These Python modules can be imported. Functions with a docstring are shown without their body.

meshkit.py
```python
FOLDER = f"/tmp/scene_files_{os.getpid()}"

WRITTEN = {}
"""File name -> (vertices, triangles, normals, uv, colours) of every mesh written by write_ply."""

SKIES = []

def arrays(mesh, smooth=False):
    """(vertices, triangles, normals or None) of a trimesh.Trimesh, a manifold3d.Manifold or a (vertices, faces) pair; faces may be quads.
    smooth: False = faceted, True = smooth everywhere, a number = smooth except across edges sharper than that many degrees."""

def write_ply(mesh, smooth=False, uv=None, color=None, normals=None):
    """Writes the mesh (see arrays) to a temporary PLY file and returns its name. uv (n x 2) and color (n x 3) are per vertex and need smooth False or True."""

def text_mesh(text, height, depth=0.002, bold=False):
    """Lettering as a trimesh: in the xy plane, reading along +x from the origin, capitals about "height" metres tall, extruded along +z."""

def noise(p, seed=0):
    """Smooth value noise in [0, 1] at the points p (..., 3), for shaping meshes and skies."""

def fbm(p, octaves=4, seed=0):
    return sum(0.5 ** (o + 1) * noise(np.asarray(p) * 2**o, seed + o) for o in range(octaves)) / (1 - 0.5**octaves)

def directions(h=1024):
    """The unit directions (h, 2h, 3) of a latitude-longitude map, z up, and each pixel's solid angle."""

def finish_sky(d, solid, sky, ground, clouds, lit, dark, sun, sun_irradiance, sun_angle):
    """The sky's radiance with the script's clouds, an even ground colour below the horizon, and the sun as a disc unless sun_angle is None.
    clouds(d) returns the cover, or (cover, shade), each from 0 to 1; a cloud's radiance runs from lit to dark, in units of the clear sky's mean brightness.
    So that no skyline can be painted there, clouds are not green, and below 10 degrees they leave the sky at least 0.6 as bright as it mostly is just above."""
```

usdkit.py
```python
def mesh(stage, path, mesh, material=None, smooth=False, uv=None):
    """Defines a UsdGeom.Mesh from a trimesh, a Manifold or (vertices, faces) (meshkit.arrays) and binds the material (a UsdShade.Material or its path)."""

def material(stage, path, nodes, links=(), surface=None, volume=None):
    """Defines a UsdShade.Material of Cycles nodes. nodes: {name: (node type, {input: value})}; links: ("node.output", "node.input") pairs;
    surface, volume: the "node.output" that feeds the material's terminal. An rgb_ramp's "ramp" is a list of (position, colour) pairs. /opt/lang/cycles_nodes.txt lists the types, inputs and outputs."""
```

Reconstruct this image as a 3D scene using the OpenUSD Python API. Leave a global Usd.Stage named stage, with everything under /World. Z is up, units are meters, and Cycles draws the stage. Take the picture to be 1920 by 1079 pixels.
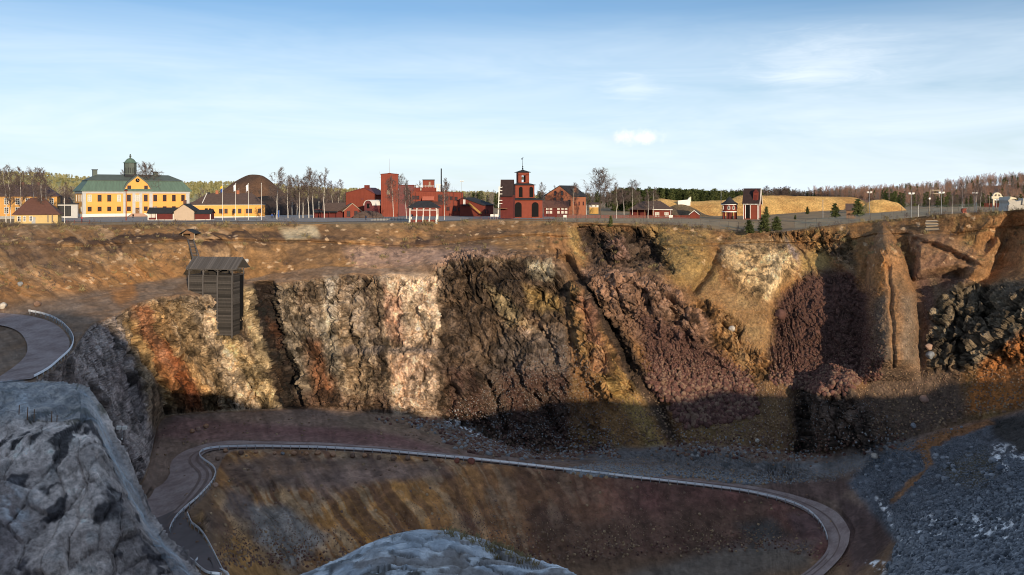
import math, random
import numpy as np, trimesh, usdkit, meshkit
from pxr import Usd, UsdGeom, UsdLux, UsdShade, Gf, Sdf, Vt
from scipy.spatial import cKDTree
from scipy.ndimage import gaussian_filter, gaussian_filter1d, map_coordinates

stage = Usd.Stage.CreateInMemory()
UsdGeom.SetStageUpAxis(stage, 'Z')
UsdGeom.SetStageMetersPerUnit(stage, 1.0)
stage.SetDefaultPrim(UsdGeom.Xform.Define(stage, '/World').GetPrim())
UsdGeom.Scope.Define(stage, '/World/Looks')

# ------------------------------------------------------------------ camera, sky, sun
F, HOR, EYE = 1663.0, 368.0, 8.0          # focal length and eye level in pixels of a 1920 px wide picture; eye height over the plateau
cam = UsdGeom.Camera.Define(stage, '/World/camera')
cam.CreateHorizontalApertureAttr(36.0)
cam.CreateFocalLengthAttr(36.0 * F / 1920)
cam.CreateVerticalApertureOffsetAttr(-36.0 * (539.5 - HOR) / 1920)
cam.CreateClippingRangeAttr((0.5, 60000.0))
cam.CreateExposureAttr(0.6)
cam.AddTranslateOp().Set((0, 0, EYE))
cam.AddRotateXYZOp().Set((90, 0, 0))

SUN_AZ, SUN_EL = math.radians(157), math.radians(11.0)     # azimuth from +y clockwise: behind the camera, to its right
SD = np.array([math.sin(SUN_AZ) * math.cos(SUN_EL), math.cos(SUN_AZ) * math.cos(SUN_EL), math.sin(SUN_EL)])
sun = UsdLux.DistantLight.Define(stage, '/World/sun')
sun.CreateIntensityAttr(0.86); sun.CreateAngleAttr(0.5); sun.CreateColorAttr((1.0, 0.8, 0.55))
sun.CreateNormalizeAttr(True)
sun.AddRotateXYZOp().Set((90 - math.degrees(SUN_EL), 0, -math.degrees(SUN_AZ) + 180))

sky = UsdLux.DomeLight.Define(stage, '/World/sky')
sky.GetPrim().SetCustomDataByKey('kind', 'structure')
CLOUDS = {'a': ((.141, .988, .066), (15., 4., 52.)), 'e': ((.128, .988, .064), (13., 4., 80.)), 'b': ((.136, .983, .121), (13., 4., 34.)), 'c': ((.335, .93, .14), (6., 3., 15.)), 'd': ((.31, .94, .128), (12., 4., 60.))}
SKY = usdkit.material(stage, '/World/Looks/sky', {
    'sky': ('sky_texture', {'sky_type': 'single_scattering', 'sun_disc': False, 'sun_elevation': SUN_EL, 'sun_rotation': SUN_AZ,
                            'air_density': 1.0, 'aerosol_density': 0.25, 'ozone_density': 4.0, 'altitude': 400.0}),
    'tc': ('texture_coordinate', {}), 'sep': ('separate_xyz', {}),
    # thin high veil, thicker towards the horizon where one looks through more of it, with soft streaks; denser overhead out of view, added to lift the shade
    'mp': ('mapping', {'scale': (2.2, 2.2, 16.0), 'rotation': (0.0, 0.12, 0.0)}), 'n': ('noise_texture', {'scale': 1.6, 'detail': 6.0, 'roughness': 0.62, 'distortion': 0.6}),
    'veil': ('rgb_ramp', {'ramp': [(0.0, (.80,)*3), (.05, (.72,)*3), (.11, (.58,)*3), (.16, (.44,)*3), (.185, (.22,)*3), (.205, (.08,)*3), (.23, (.08,)*3), (.36, (.24,)*3), (.5, (.3,)*3), (1.0, (.3,)*3)]}),
    'nr': ('map_range', {'from_min': 0.3, 'from_max': 0.75, 'to_min': 0.72, 'to_max': 1.38}), 'vm': ('math', {'math_type': 'multiply', 'use_clamp': True}),
    'mix': ('mix_color', {'b': (6.6, 7.5, 8.35), 'use_clamp': False}),
    # one small cumulus and two patches of cirrus
    'cn': ('noise_texture', {'scale': 75.0, 'detail': 8.0, 'roughness': 0.6}), 'wm': ('mapping', {'scale': (7.0, 7.0, 42.0), 'rotation': (0.0, 0.35, 0.0)}), 'wn': ('noise_texture', {'scale': 1.7, 'detail': 8.0, 'roughness': 0.68, 'distortion': 1.4}),
    **{f'c{k}m': ('mapping', {'scale': sc, 'location': tuple(-a * b for a, b in zip(sc, d))}) for k, (d, sc) in CLOUDS.items()},
    **{f'c{k}g': ('gradient_texture', {'gradient_type': 'spherical'}) for k in CLOUDS}, **{f'c{k}s': ('math', {'math_type': 'add'}) for k in CLOUDS},
    **{f'c{k}r': ('map_range', {'range_type': 'smoothstep', 'clamp': True, 'from_min': 0.95 if k in 'ae' else 0.85, 'from_max': 1.75 if k in 'ae' else 1.6, 'to_max': 1.0 if k == 'a' else 0.4}) for k in CLOUDS},
    **{f'c{k}x': ('mix_color', {'b': {'a': (9.8, 9.3, 9.1), 'e': (5.4, 5.7, 6.2)}.get(k, (7.7, 8.3, 8.8)), 'use_clamp': False}) for k in CLOUDS},
    'bg': ('background_shader', {'strength': 0.09}),
}, [('tc.generated', 'sep.vector'), ('tc.generated', 'mp.vector'), ('mp.vector', 'n.vector'), ('sep.z', 'veil.fac'), ('n.fac', 'nr.value'), ('veil.color', 'vm.value1'), ('nr.result', 'vm.value2'),
    ('vm.value', 'mix.fac'), ('sky.color', 'mix.a'), ('tc.generated', 'cn.vector'), ('tc.generated', 'wm.vector'), ('wm.vector', 'wn.vector')]
    + [l for k in CLOUDS for l in (('tc.generated', f'c{k}m.vector'), (f'c{k}m.vector', f'c{k}g.vector'), (f'c{k}g.fac', f'c{k}s.value1'), ('cn.fac' if k in 'ae' else 'wn.fac', f'c{k}s.value2'), (f'c{k}s.value', f'c{k}r.value'), (f'c{k}r.result', f'c{k}x.fac'))]
    + [('mix.result', 'cex.a'), ('cex.result', 'cax.a'), ('cax.result', 'cbx.a'), ('cbx.result', 'ccx.a'), ('ccx.result', 'cdx.a'), ('cdx.result', 'bg.color')], surface='bg.background')
UsdShade.MaterialBindingAPI.Apply(sky.GetPrim()).Bind(SKY)

# ------------------------------------------------------------------ helpers
def sx(px, Y): return (np.asarray(px, float) - 960) / F * Y
def sz(py, Y): return EYE - (np.asarray(py, float) - HOR) / F * Y
def at(px, py, Y): return np.stack(np.broadcast_arrays(sx(px, Y), Y, sz(py, Y)), -1).astype(float)
fbm, noise = meshkit.fbm, meshkit.noise
used = {}
def numbered(path):
    k = used.get(path, -1) + 1
    used[path] = k
    return path if k == 0 else f'{path}_{k:03d}'
def tag(p, label=None, cat=None, group=None, kind=None):
    p = p.GetPrim() if hasattr(p, 'GetPrim') else p
    for k, v in (('label', label), ('category', cat), ('group', group), ('kind', kind)):
        if v: p.SetCustomDataByKey(k, v)
    return p
def thing(name, label, cat, loc=(0, 0, 0), rot=0, group=None, scale=None):
    x = UsdGeom.Xform.Define(stage, numbered('/World/' + name))
    x.AddTranslateOp().Set(Gf.Vec3d(*map(float, loc)))
    if rot: x.AddRotateZOp().Set(float(rot))
    if scale is not None: x.AddScaleOp().Set(Gf.Vec3f(*map(float, np.broadcast_to(scale, 3))))
    return tag(x.GetPrim(), label, cat, group)
def obj(name, mesh, mat, parent=None, smooth=False, label=None, cat=None, group=None, kind=None, col=None):
    base = str(parent.GetPath()) if parent else '/World'
    m = usdkit.mesh(stage, numbered(base + '/' + name), mesh, mat, smooth=smooth)
    if col is not None:
        UsdGeom.PrimvarsAPI(m).CreatePrimvar('col', Sdf.ValueTypeNames.Color3fArray, 'vertex').Set(Vt.Vec3fArray.FromNumpy(np.asarray(col, np.float32)))
    return tag(m, label, cat, group, kind)
def copy_of(src, name, label, loc, rot=0, scale=None, group=None, cat=None):
    was = src.GetCustomData()
    t = thing(name, label, cat or was.get('category'), loc, rot, group or was.get('group'), scale)
    t.GetReferences().AddInternalReference(src.GetPath()); t.SetInstanceable(True)
    return t
def rock_material(name, bump=0.9, fine=1.8, contrast=0.75, rough=0.92, dist=0.5):
    return usdkit.material(stage, '/World/Looks/' + name, {
        'g': ('geometry', {}), 'a': ('attribute', {'attribute': 'col'}),
        'n1': ('noise_texture', {'scale': fine, 'detail': 9.0, 'roughness': 0.72}),
        'n2': ('noise_texture', {'scale': fine * 0.18, 'detail': 4.0, 'roughness': 0.6}),
        'm1': ('map_range', {'from_min': 0.25, 'from_max': 0.75, 'to_min': 1 - contrast, 'to_max': 1 + contrast}),
        'm2': ('map_range', {'from_min': 0.3, 'from_max': 0.7, 'to_min': 0.8, 'to_max': 1.2}),
        'mm': ('math', {'math_type': 'multiply'}),
        'mc': ('mix_color', {'blend_type': 'multiply', 'fac': 1.0, 'use_clamp': False}),
        'v': ('combine_xyz', {}),
        'b': ('bump', {'strength': bump, 'distance': dist}),
        'p': ('principled_bsdf', {'roughness': rough, 'specular_ior_level': 0.25}),
    }, [('g.position', 'n1.vector'), ('g.position', 'n2.vector'), ('n1.fac', 'm1.value'), ('n2.fac', 'm2.value'), ('m1.result', 'mm.value1'), ('m2.result', 'mm.value2'),
        ('mm.value', 'v.x'), ('mm.value', 'v.y'), ('mm.value', 'v.z'), ('a.color', 'mc.a'), ('v.vector', 'mc.b'), ('mc.result', 'p.base_color'),
        ('n1.fac', 'b.height'), ('b.normal', 'p.normal')], surface='p.BSDF')

# ------------------------------------------------------------------ the pit: profiles from the rim to the basin
CP = {   # name: [(column, row, distance)] along each break line of the pit
 'rim': [(-220,424,240),(0,421,248),(150,422,246),(300,420,252),(450,420,256),(600,420,256),(760,418,262),(900,413,275),(1000,414,270),(1060,416,262),(1150,418,262),(1250,420,262),(1330,428,260),(1400,433,256),(1470,434,250),(1530,426,246),(1640,413,240),(1700,409,235),(1760,402,228),(1830,398,222),(1880,396,220),(1920,392,215),(2140,385,190)],
 'band': [(-220,500,216),(0,459,232),(50,460,232),(150,465,234),(280,456,240),(400,452,246),(600,455,249),(750,465,251),(820,462,252),(900,450,262),(1000,442,261),(1060,446,256),(1150,460,252),(1250,465,252),(1400,456,253),(1450,455,252),(1500,458,247),(1600,450,238),(1640,440,234),(1680,440,231),(1740,440,228),(1800,440,226),(1860,430,219),(1920,425,212),(2140,420,190)],
 'foot': [(-220,615,185),(0,570,206),(60,560,209),(150,549,216),(270,529,227),(345,517,233),(460,524,237),(520,511,238.5),(620,498,240),(700,504,240),(760,500,241),(820,482,244),(900,470,248),(1000,470,250),(1050,480,250),(1080,500,246),(1130,510,244),(1200,510,244),(1300,515,243),(1400,520,242),(1480,520,240),(1560,510,236),(1640,500,230),(1700,490,227),(1760,490,226),(1830,500,222),(1920,500,206),(2140,500,182)],
 'edge': [(-220,790,125),(0,735,137),(60,718,141),(100,692,150),(130,666,160),(147,640,171),(170,607,188),(200,599,192),(215,591,196),(260,567,208),(300,557,214),(350,552,219),(400,556,223),(455,541,230),(520,531,232),(560,526,233),(620,518,234),(660,512,235),(700,516,236),(740,514,236),(800,520,237),(830,492,241),(900,482,244),(960,478,245),(1040,488,245),(1080,540,241),(1120,552,239),(1200,560,238),(1300,570,237),(1400,580,235),(1500,590,231),(1560,580,228),(1640,570,224),(1700,560,220),(1760,560,217),(1830,560,213),(1920,550,200),(2140,550,178)],
 'mid_a': [(-220,870,135),(0,840,142),(100,790,155),(150,770,164),(210,745,183),(250,690,200),(300,655,213),(400,655,219),(520,648,227.5),(620,652,229.5),(700,652,231.5),(800,650,233),(900,652,236),(1000,655,238),(1100,680,233),(1200,680,230),(1300,690,229),(1400,700,227),(1500,700,223),(1640,690,215),(1700,690,212),(1760,680,210),(1830,660,205),(1920,650,195),(2140,640,176)],
 'mid_b': [(-220,885,136),(0,855,143),(100,805,156),(150,785,165),(210,760,183),(250,705,199.5),(300,668,212.5),(400,668,218.5),(520,660,226.5),(620,663,227.5),(700,662,229),(800,661,230.5),(900,666,233),(1000,672,235),(1100,700,231.5),(1200,700,228.5),(1300,710,227.5),(1400,715,225.5),(1500,715,221.5),(1640,702,213.5),(1700,705,210.5),(1760,695,208.5),(1830,675,203.5),(1920,665,194),(2140,655,175)],
 'base': [(-220,1010,148),(0,985,152),(150,960,160),(230,930,169),(270,905,176),(284,870,188),(292,785,213),(330,776,217),(400,772,220),(560,764,222),(640,768,223),(720,776,224),(820,782,226),(900,815,227),(960,840,228),(1010,852,228),(1100,846,226),(1180,838,224),(1300,832,221),(1400,835,219),(1480,850,216),(1560,850,212),(1640,838,208),(1720,815,204),(1800,795,200),(1860,783,195),(1920,765,190),(2140,720,175)],
 'flat_a': [(-220,1040,143),(0,1015,146),(150,990,152),(230,960,161),(270,935,168),(284,900,178),(300,815,204),(330,805,207),(400,800,210),(560,795,211),(640,797,213),(720,804,214),(820,818,215),(900,832,217),(1000,858,220),(1100,860,219),(1200,860,217),(1300,862,214),(1400,866,212),(1480,872,209),(1560,868,206),(1640,858,202),(1720,835,198),(1800,815,193),(1860,808,187),(1920,800,178),(2140,770,165)],
 'flat_b': [(-220,1075,137),(0,1050,140),(150,1020,147),(230,985,156),(270,960,163),(290,920,174),(310,850,195),(340,840,198),(400,826,201),(500,820,203),(600,822,202),(700,828,202),(820,838,203),(900,848,205),(1000,862,207),(1150,876,207),(1300,888,207),(1400,896,206),(1480,905,203),(1560,915,197),(1600,925,192),(1660,900,187),(1720,872,186),(1800,860,178),(1860,852,170),(1920,845,161),(2140,830,150)],
 'rail': [(-220,1100,131),(0,1070,136),(150,1045,142),(230,1010,151),(270,990,157),(300,1000,152),(318,1004,148),(330,985,152),(350,960,157),(370,943,161),(385,930,165),(397,910,172),(406,888,181),(416,858,191),(430,846,195),(500,842,195),(600,844,194),(700,849,194),(800,857,194),(900,867,195),(1000,878,196),(1150,895,197),(1300,912,198),(1400,925,198),(1470,941,196),(1520,962,192),(1545,985,186),(1560,1005,181),(1600,985,179),(1640,985,175),(1680,950,172),(1720,925,170),(1800,905,163),(1860,895,155),(1920,890,147),(2140,880,138)],
 'shelf': [(-220,1115,128),(0,1085,133),(150,1060,139),(230,1030,147),(270,1012,152),(318,1030,144),(350,1010,148),(385,975,155),(410,925,172),(430,905,179),(500,901,180),(600,916,178),(700,906,180),(760,893,184),(820,882,188),(900,873,193),(1000,882,194.5),(1150,899,195.5),(1300,917,196.5),(1400,930,196.5),(1470,950,193.5),(1520,985,185),(1545,1015,179),(1560,1025,176.5),(1600,1015,170),(1640,1020,165),(1680,1000,158),(1720,980,154),(1800,965,145),(1860,955,138),(1920,945,131),(2140,935,122)],
 'toe': [(-220,1170,118),(0,1150,122),(230,1090,134),(318,1079,135),(400,1085,133),(430,1079,146),(500,1079,161),(600,1079,163),(700,1079,165),(800,1079,168),(900,1077,171),(1000,1070,174),(1150,1062,177),(1300,1050,180),(1400,1042,181),(1470,1040,179),(1520,1050,174),(1560,1062,167),(1600,1070,159),(1660,1079,145),(1720,1079,132),(1800,1079,120),(1920,1079,106),(2140,1079,95)],
 'end': [(-220,1260,105),(0,1240,108),(230,1190,118),(430,1180,130),(500,1160,152),(900,1150,157),(1300,1120,162),(1500,1120,158),(1600,1150,140),(1720,1160,112),(1800,1160,103),(1920,1160,92),(2140,1160,82)],
}
ROWS = [('rim','band',34),('band','foot',50),('foot','edge',46),('edge','mid_a',100),('mid_a','mid_b',12),('mid_b','base',112),('base','flat_a',30),('flat_a','flat_b',26),('flat_b','rail',30),('rail','shelf',34),('shelf','toe',112),('toe','end',16)]
cols = np.arange(-220, 2140.1, 1.9); NC = len(cols)
def curve(name, sm=4.0):
    c = np.array(CP[name], float)
    return [gaussian_filter1d(np.interp(cols, c[:, 0], c[:, k]), sm, mode='nearest') for k in (1, 2)]
CV = {k: curve(k) for k in CP}
rows_py, rows_Y, seg = [], [], []
for i, (a, b, n) in enumerate(ROWS):
    for t in np.arange(n) / n:
        rows_py.append(CV[a][0] * (1 - t) + CV[b][0] * t); rows_Y.append(CV[a][1] * (1 - t) + CV[b][1] * t); seg.append(i + t)
rows_py.append(CV['end'][0]); rows_Y.append(CV['end'][1]); seg.append(len(ROWS))
PY, YY, SEG = np.array(rows_py), np.array(rows_Y), np.array(seg)[:, None] * np.ones(NC)
PX = np.ones_like(PY) * cols
YY = gaussian_filter1d(YY, 2.0, axis=0, mode='nearest'); PY = gaussian_filter1d(PY, 1.2, axis=0, mode='nearest')
NR = len(PY)

# soft region masks, worked out on a coarse lattice and looked up
LX, LY = np.arange(-230, 2160, 5.0), np.arange(375, 1290, 5.0)
GX, GY = np.meshgrid(LX, LY)
def sdist(poly):
    """signed distance to a closed polygon on the lattice, negative inside"""
    p = np.array(poly, float); q = np.roll(p, -1, 0); d = np.full(GX.shape, 1e9); inside = np.zeros(GX.shape, bool)
    for (ax, ay), (bx, by) in zip(p, q):
        t = np.clip(((GX - ax) * (bx - ax) + (GY - ay) * (by - ay)) / ((bx - ax) ** 2 + (by - ay) ** 2 + 1e-9), 0, 1)
        d = np.minimum(d, np.hypot(GX - ax - t * (bx - ax), GY - ay - t * (by - ay)))
        inside ^= ((ay > GY) != (by > GY)) & (GX < (bx - ax) * (GY - ay) / (by - ay + 1e-12) + ax)
    return np.where(inside, -d, d)
def ldist(line):
    p = np.array(line, float); d = np.full(GX.shape, 1e9)
    for (ax, ay), (bx, by) in zip(p[:-1], p[1:]):
        t = np.clip(((GX - ax) * (bx - ax) + (GY - ay) * (by - ay)) / ((bx - ax) ** 2 + (by - ay) ** 2 + 1e-9), 0, 1)
        d = np.minimum(d, np.hypot(GX - ax - t * (bx - ax), GY - ay - t * (by - ay)))
    return d
def look(field, px, py): return map_coordinates(field, [(py - LY[0]) / 5.0, (px - LX[0]) / 5.0], order=1, mode='nearest')
def sstep(d, soft): t = np.clip(0.5 - d / (2 * soft), 0, 1); return t * t * (3 - 2 * t)
# sculpting: (outline in columns and rows, metres away from the eye (+) or towards it (-), softness)
SC = [
 ([(1345,470),(1385,448),(1480,448),(1503,490),(1435,562),(1385,530)], -2.6, 24),
 ([(1085,432),(1150,428),(1235,440),(1245,500),(1190,510),(1100,500)], 9, 20),
 ([(1140,440),(1172,440),(1186,490),(1150,486)], -7, 14),
 ([(1255,450),(1320,440),(1330,500),(1270,520)], -3, 20),
 ([(1075,540),(1108,530),(1130,600),(1160,690),(1150,760),(1090,700)], -6, 14),
 ([(1105,520),(1170,505),(1230,520),(1300,570),(1330,640),(1270,640),(1180,590)], -4, 16),
 ([(480,532),(516,530),(536,660),(572,766),(535,768),(505,670),(482,590)], 5.5, 6),
 ([(1745,590),(1790,535),(1920,528),(2140,525),(2140,640),(1925,640),(1830,690),(1750,690)], -4.5, 34),
 ([(1715,440),(1770,440),(1862,488),(1850,515),(1800,505),(1720,520)], -7, 13),
 ([(1850,450),(1900,410),(2140,400),(2140,520),(1850,522)], 9, 25),
 ([(1520,740),(1560,690),(1600,700),(1650,790),(1640,850),(1540,850)], -7, 16),
 ([(1488,700),(1530,720),(1525,850),(1490,850)], 3.5, 16),
 ([(800,500),(850,478),(960,470),(1040,484),(1055,520),(1000,560),(830,560)], -4, 16),
 ([(960,560),(1060,560),(1100,700),(1060,760),(960,740)], -4, 26),
 ([(700,525),(815,525),(822,780),(720,775)], -1.5, 10),
 ([(585,640),(640,560),(700,560),(720,700),(690,775),(600,765)], -2.0, 18),
 ([(1500,470),(1560,455),(1620,500),(1640,690),(1560,720),(1440,690),(1455,560)], 2.5, 18),
 ([(355,985),(380,960),(392,1010),(398,1055),(372,1040),(358,1020)], -4, 7),
]
LN = [  # grooves and ridges along a line: points, metres, half-width
 ([(1060,488),(1085,520),(1115,560),(1150,620),(1150,620)], 5, 9), ([(1150,620),(1190,690),(1240,760),(1275,830)], 2, 7),
 ([(1667,500),(1670,560),(1676,690)], 1.3, 3.5), ([(1659,424),(1661,440),(1664,462)], -2.5, 9),
 ([(1345,470),(1320,520),(1300,545)], 4, 9),
 ([(1720,450),(1780,470),(1850,505)], 2.5, 6),
 ([(1800,640),(1800,690)], 3, 5), ([(890,450),(930,462),(1040,478)], 2, 10),
 ([(285,815),(330,800),(400,800),(560,800),(700,812),(830,842)], 0.5, 12),
 ([(150,640),(210,760),(262,890)], -4, 14), ([(205,620),(245,720),(280,830)], 4, 12),
 ([(1560,470),(1590,500),(1605,520)], -2.5, 12), ([(1870,455),(1850,490),(1800,540)], -4, 10),
] + [(list(l), .9 + .8 * ((k * 7) % 3), 3.5 + 1.5 * (k % 3)) for k, l in enumerate([[(575,545),(568,592),(580,628),(587,674),(587,709)],[(625,560),(615,604),(620,640),(618,674),(616,710)],[(668,539),(655,590),(659,623),(668,671),(657,721)],[(705,567),(707,599),(687,624),(700,649),(682,678)],[(1041,718),(1056,744),(1081,757),(1082,780),(1105,804)],[(1012,723),(1023,745),(1032,771),(1047,798),(1057,817)],[(1014,514),(1021,537),(1050,557),(1056,575),(1068,592)],[(894,636),(905,653),(893,663),(903,668),(909,683)],[(915,718),(926,744),(930,766),(942,793),(950,813)],[(911,758),(898,769),(892,776),(894,791),(891,800)],[(879,521),(879,540),(892,555),(899,570),(909,581)],[(1014,552),(1026,577),(1036,596),(1064,620),(1068,643)],[(980,673),(969,691),(958,719),(934,742),(931,763)],[(959,680),(965,695),(981,716),(980,725),(1000,742)],[(1000,733),(1006,749),(1030,775),(1033,794),(1050,810)],[(866,513),(877,531),(903,552),(905,575),(927,596)],[(1018,549),(1005,572),(998,592),(983,606),(980,627)],[(1006,611),(1019,623),(1031,643),(1036,663),(1037,679)],[(1061,642),(1064,666),(1085,687),(1094,714),(1105,733)],[(958,677),(967,689),(972,707),(981,730),(989,743)],[(1259,585),(1272,610),(1287,623),(1296,647)],[(1216,627),(1237,650),(1249,675),(1256,695)],[(1250,556),(1263,566),(1273,586),(1275,598)],[(1150,634),(1164,651),(1179,673),(1187,696)],[(1176,550),(1183,561),(1197,575),(1197,586)],[(1187,536),(1205,553),(1212,566),(1217,587)],[(1156,545),(1165,562),(1167,575),(1181,587)],[(255,590),(278,622),(287,638),(292,678),(300,700)],[(305,590),(309,631),(332,678),(353,721),(372,765)],[(360,575),(380,597),(373,627),(387,655),(410,690)],[(405,590),(427,620),(411,640),(426,662),(440,690)],[(1800,560),(1793,582),(1797,598),(1784,618),(1790,640)],[(1850,545),(1842,565),(1862,581),(1847,597),(1862,620)],[(1585,720),(1578,741),(1585,758),(1582,782),(1570,800)],[(744,527),(742,557),(741,590),(739,620),(738,650)],[(770,580),(780,598),(790,621),(800,640)]])]
B = at(PX, PY, YY)
warp1 = (fbm(B * 0.05, 3, 11) - .5); warp2 = (fbm(B * 0.05 + 40, 3, 12) - .5)
warp3 = (fbm(B * 0.25, 3, 13) - .5); warp4 = (fbm(B * 0.25 + 40, 3, 14) - .5)
WX, WY = PX + 46 * warp1 + 16 * warp3, PY + 30 * warp2 + 12 * warp4
dY = np.zeros(PX.shape)
for poly, amount, soft in SC: dY += amount * sstep(look(sdist(poly), WX * .5 + PX * .5, WY * .5 + PY * .5), soft)
hw = np.interp(PY, [424, 445, 480, 560, 690, 720], [2, 19, 36, 50, 58, 56]); dY -= 9.5 * np.sqrt(np.clip(1 - ((PX + 26 * warp1 - 1664 - .03 * (PY - 424)) / hw) ** 2, 0, 1)) * np.clip((PY - 423) / 45, 0, 1) * np.clip((715 - PY) / 40, 0, 1)
for line, amount, half in LN: dY += amount * np.exp(-(look(ldist(line), WX * .4 + PX * .6, WY * .4 + PY * .6) / half) ** 2)

def poly_mask(poly, soft=10, wob=1.0): return sstep(look(sdist(poly), PX + (WX - PX) * wob, PY + (WY - PY) * wob), soft)
inseg = lambda a, b, s=0.12: np.clip((SEG - a) / s, 0, 1) * np.clip((b - SEG) / s, 0, 1)
left = np.clip((1075 - PX) / 30, 0, 1)
rock = inseg(3.0, 6.0, 0.06) * left * (1 - np.clip((320 - PX) / 60, 0, 1) * 0.15)
for p in ([(1075,520),(1170,500),(1240,520),(1330,600),(1350,690),(1250,690),(1180,640),(1200,730),(1130,760),(1075,700)],
          [(1345,465),(1390,448),(1490,448),(1505,490),(1435,565),(1385,535)], [(1745,590),(1790,530),(2140,520),(2140,650),(1850,690),(1750,695)],
          [(1500,700),(1560,690),(1650,780),(1650,850),(1490,850)], [(1080,425),(1240,425),(1260,510),(1100,510)], [(800,500),(850,470),(1045,470),(1070,520),(830,560)],
          [(1440,430),(1500,425),(1600,440),(1610,500),(1560,480),(1490,445)], [(1440,580),(1490,575),(1500,620),(1460,640)], [(1280,560),(1330,560),(1400,620),(1380,680),(1310,680)],
          [(1395,650),(1450,660),(1470,705),(1400,705)], [(355,980),(395,970),(400,1060),(360,1045)]):
    rock = np.maximum(rock, poly_mask(p, 8))
tal = lambda: 0
talus = np.zeros(PX.shape)
for p in ([(1450,560),(1530,500),(1600,510),(1640,560),(1650,700),(1560,730),(1440,700)], [(1130,610),(1210,590),(1330,640),(1420,700),(1420,760),(1280,790),(1200,720)],
          [(830,775),(940,690),(1080,650),(1120,720),(1130,850),(990,850)], [(1100,855),(1200,840),(1400,845),(1480,865),(1560,895),(1380,895),(1150,870)],
          [(1590,900),(1640,850),(1740,820),(1850,790),(2140,740),(2140,1290),(1590,1290),(1680,1010)]):
    talus = np.maximum(talus, poly_mask(p, 14))
rock *= 1 - 0.8 * talus
floor = inseg(6.1, 9.4, 0.3) * (1 - 0.7 * talus) * np.clip((1600 - PX) / 60, 0, 1)
soil = np.clip(1 - rock - talus, 0, 1)
# slanted rills and ribs follow the fall of the slope
kk = np.interp(cols, [0, 300, 450, 560, 620, 1000, 1080, 1300, 1500, 1600, 1750, 1920], [1.1, .9, .65, .45, .12, .1, .7, .75, .2, .05, -.3, -.5])[None, :] * np.ones(PX.shape)
kl = np.interp(cols, [300, 420, 700, 1000, 1250, 1560], [.9, .95, .8, .5, .3, .2])[None, :] * np.ones(PX.shape)
K = np.where(SEG > 8.5, kl, kk)
U = PX + 70 * warp1 + 24 * warp3 - K * (PY - 600)
def rib(scale_u, scale_v, octaves, seed): return fbm(np.stack([U / scale_u, PY / scale_v, np.zeros_like(U)], -1), octaves, seed) - .5
calm = poly_mask([(1335,455),(1390,440),(1495,440),(1512,490),(1435,572),(1375,535)], 8)
r1, r2, r3 = rib(40, 260, 4, 21), rib(14, 160, 3, 22), rib(5, 60, 3, 23)
leftcliff = np.clip((620 - PX) / 80, .35, 1)
lwall = np.clip((262 + .25 * (PY - 700) - PX) / 14, 0, 1)
dY += rock * left * leftcliff * (1 - .9 * lwall) * .6 * (r1 * 6.5 + r2 * 2.4 + r3 * 0.9) + soil * inseg(0.3, 2.2, .3) * np.interp(PX, [480, 620, 1040, 1100], [1, .3, .3, 1]) * (r1 * 3.4 + r2 * 1.8 + r3 * .5) + inseg(9.2, 11.2, .4) * (r1 * 2.4 + r2 * .7)
dY += inseg(0.9, 1.06, .06) * 0.8 * (SEG < 1.2) - inseg(0.6, 0.95, .15) * 0.9 * (PX < 1060)
Bs = at(PX, PY, YY + dY * inseg(0.02, 11.9, .15))
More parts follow.
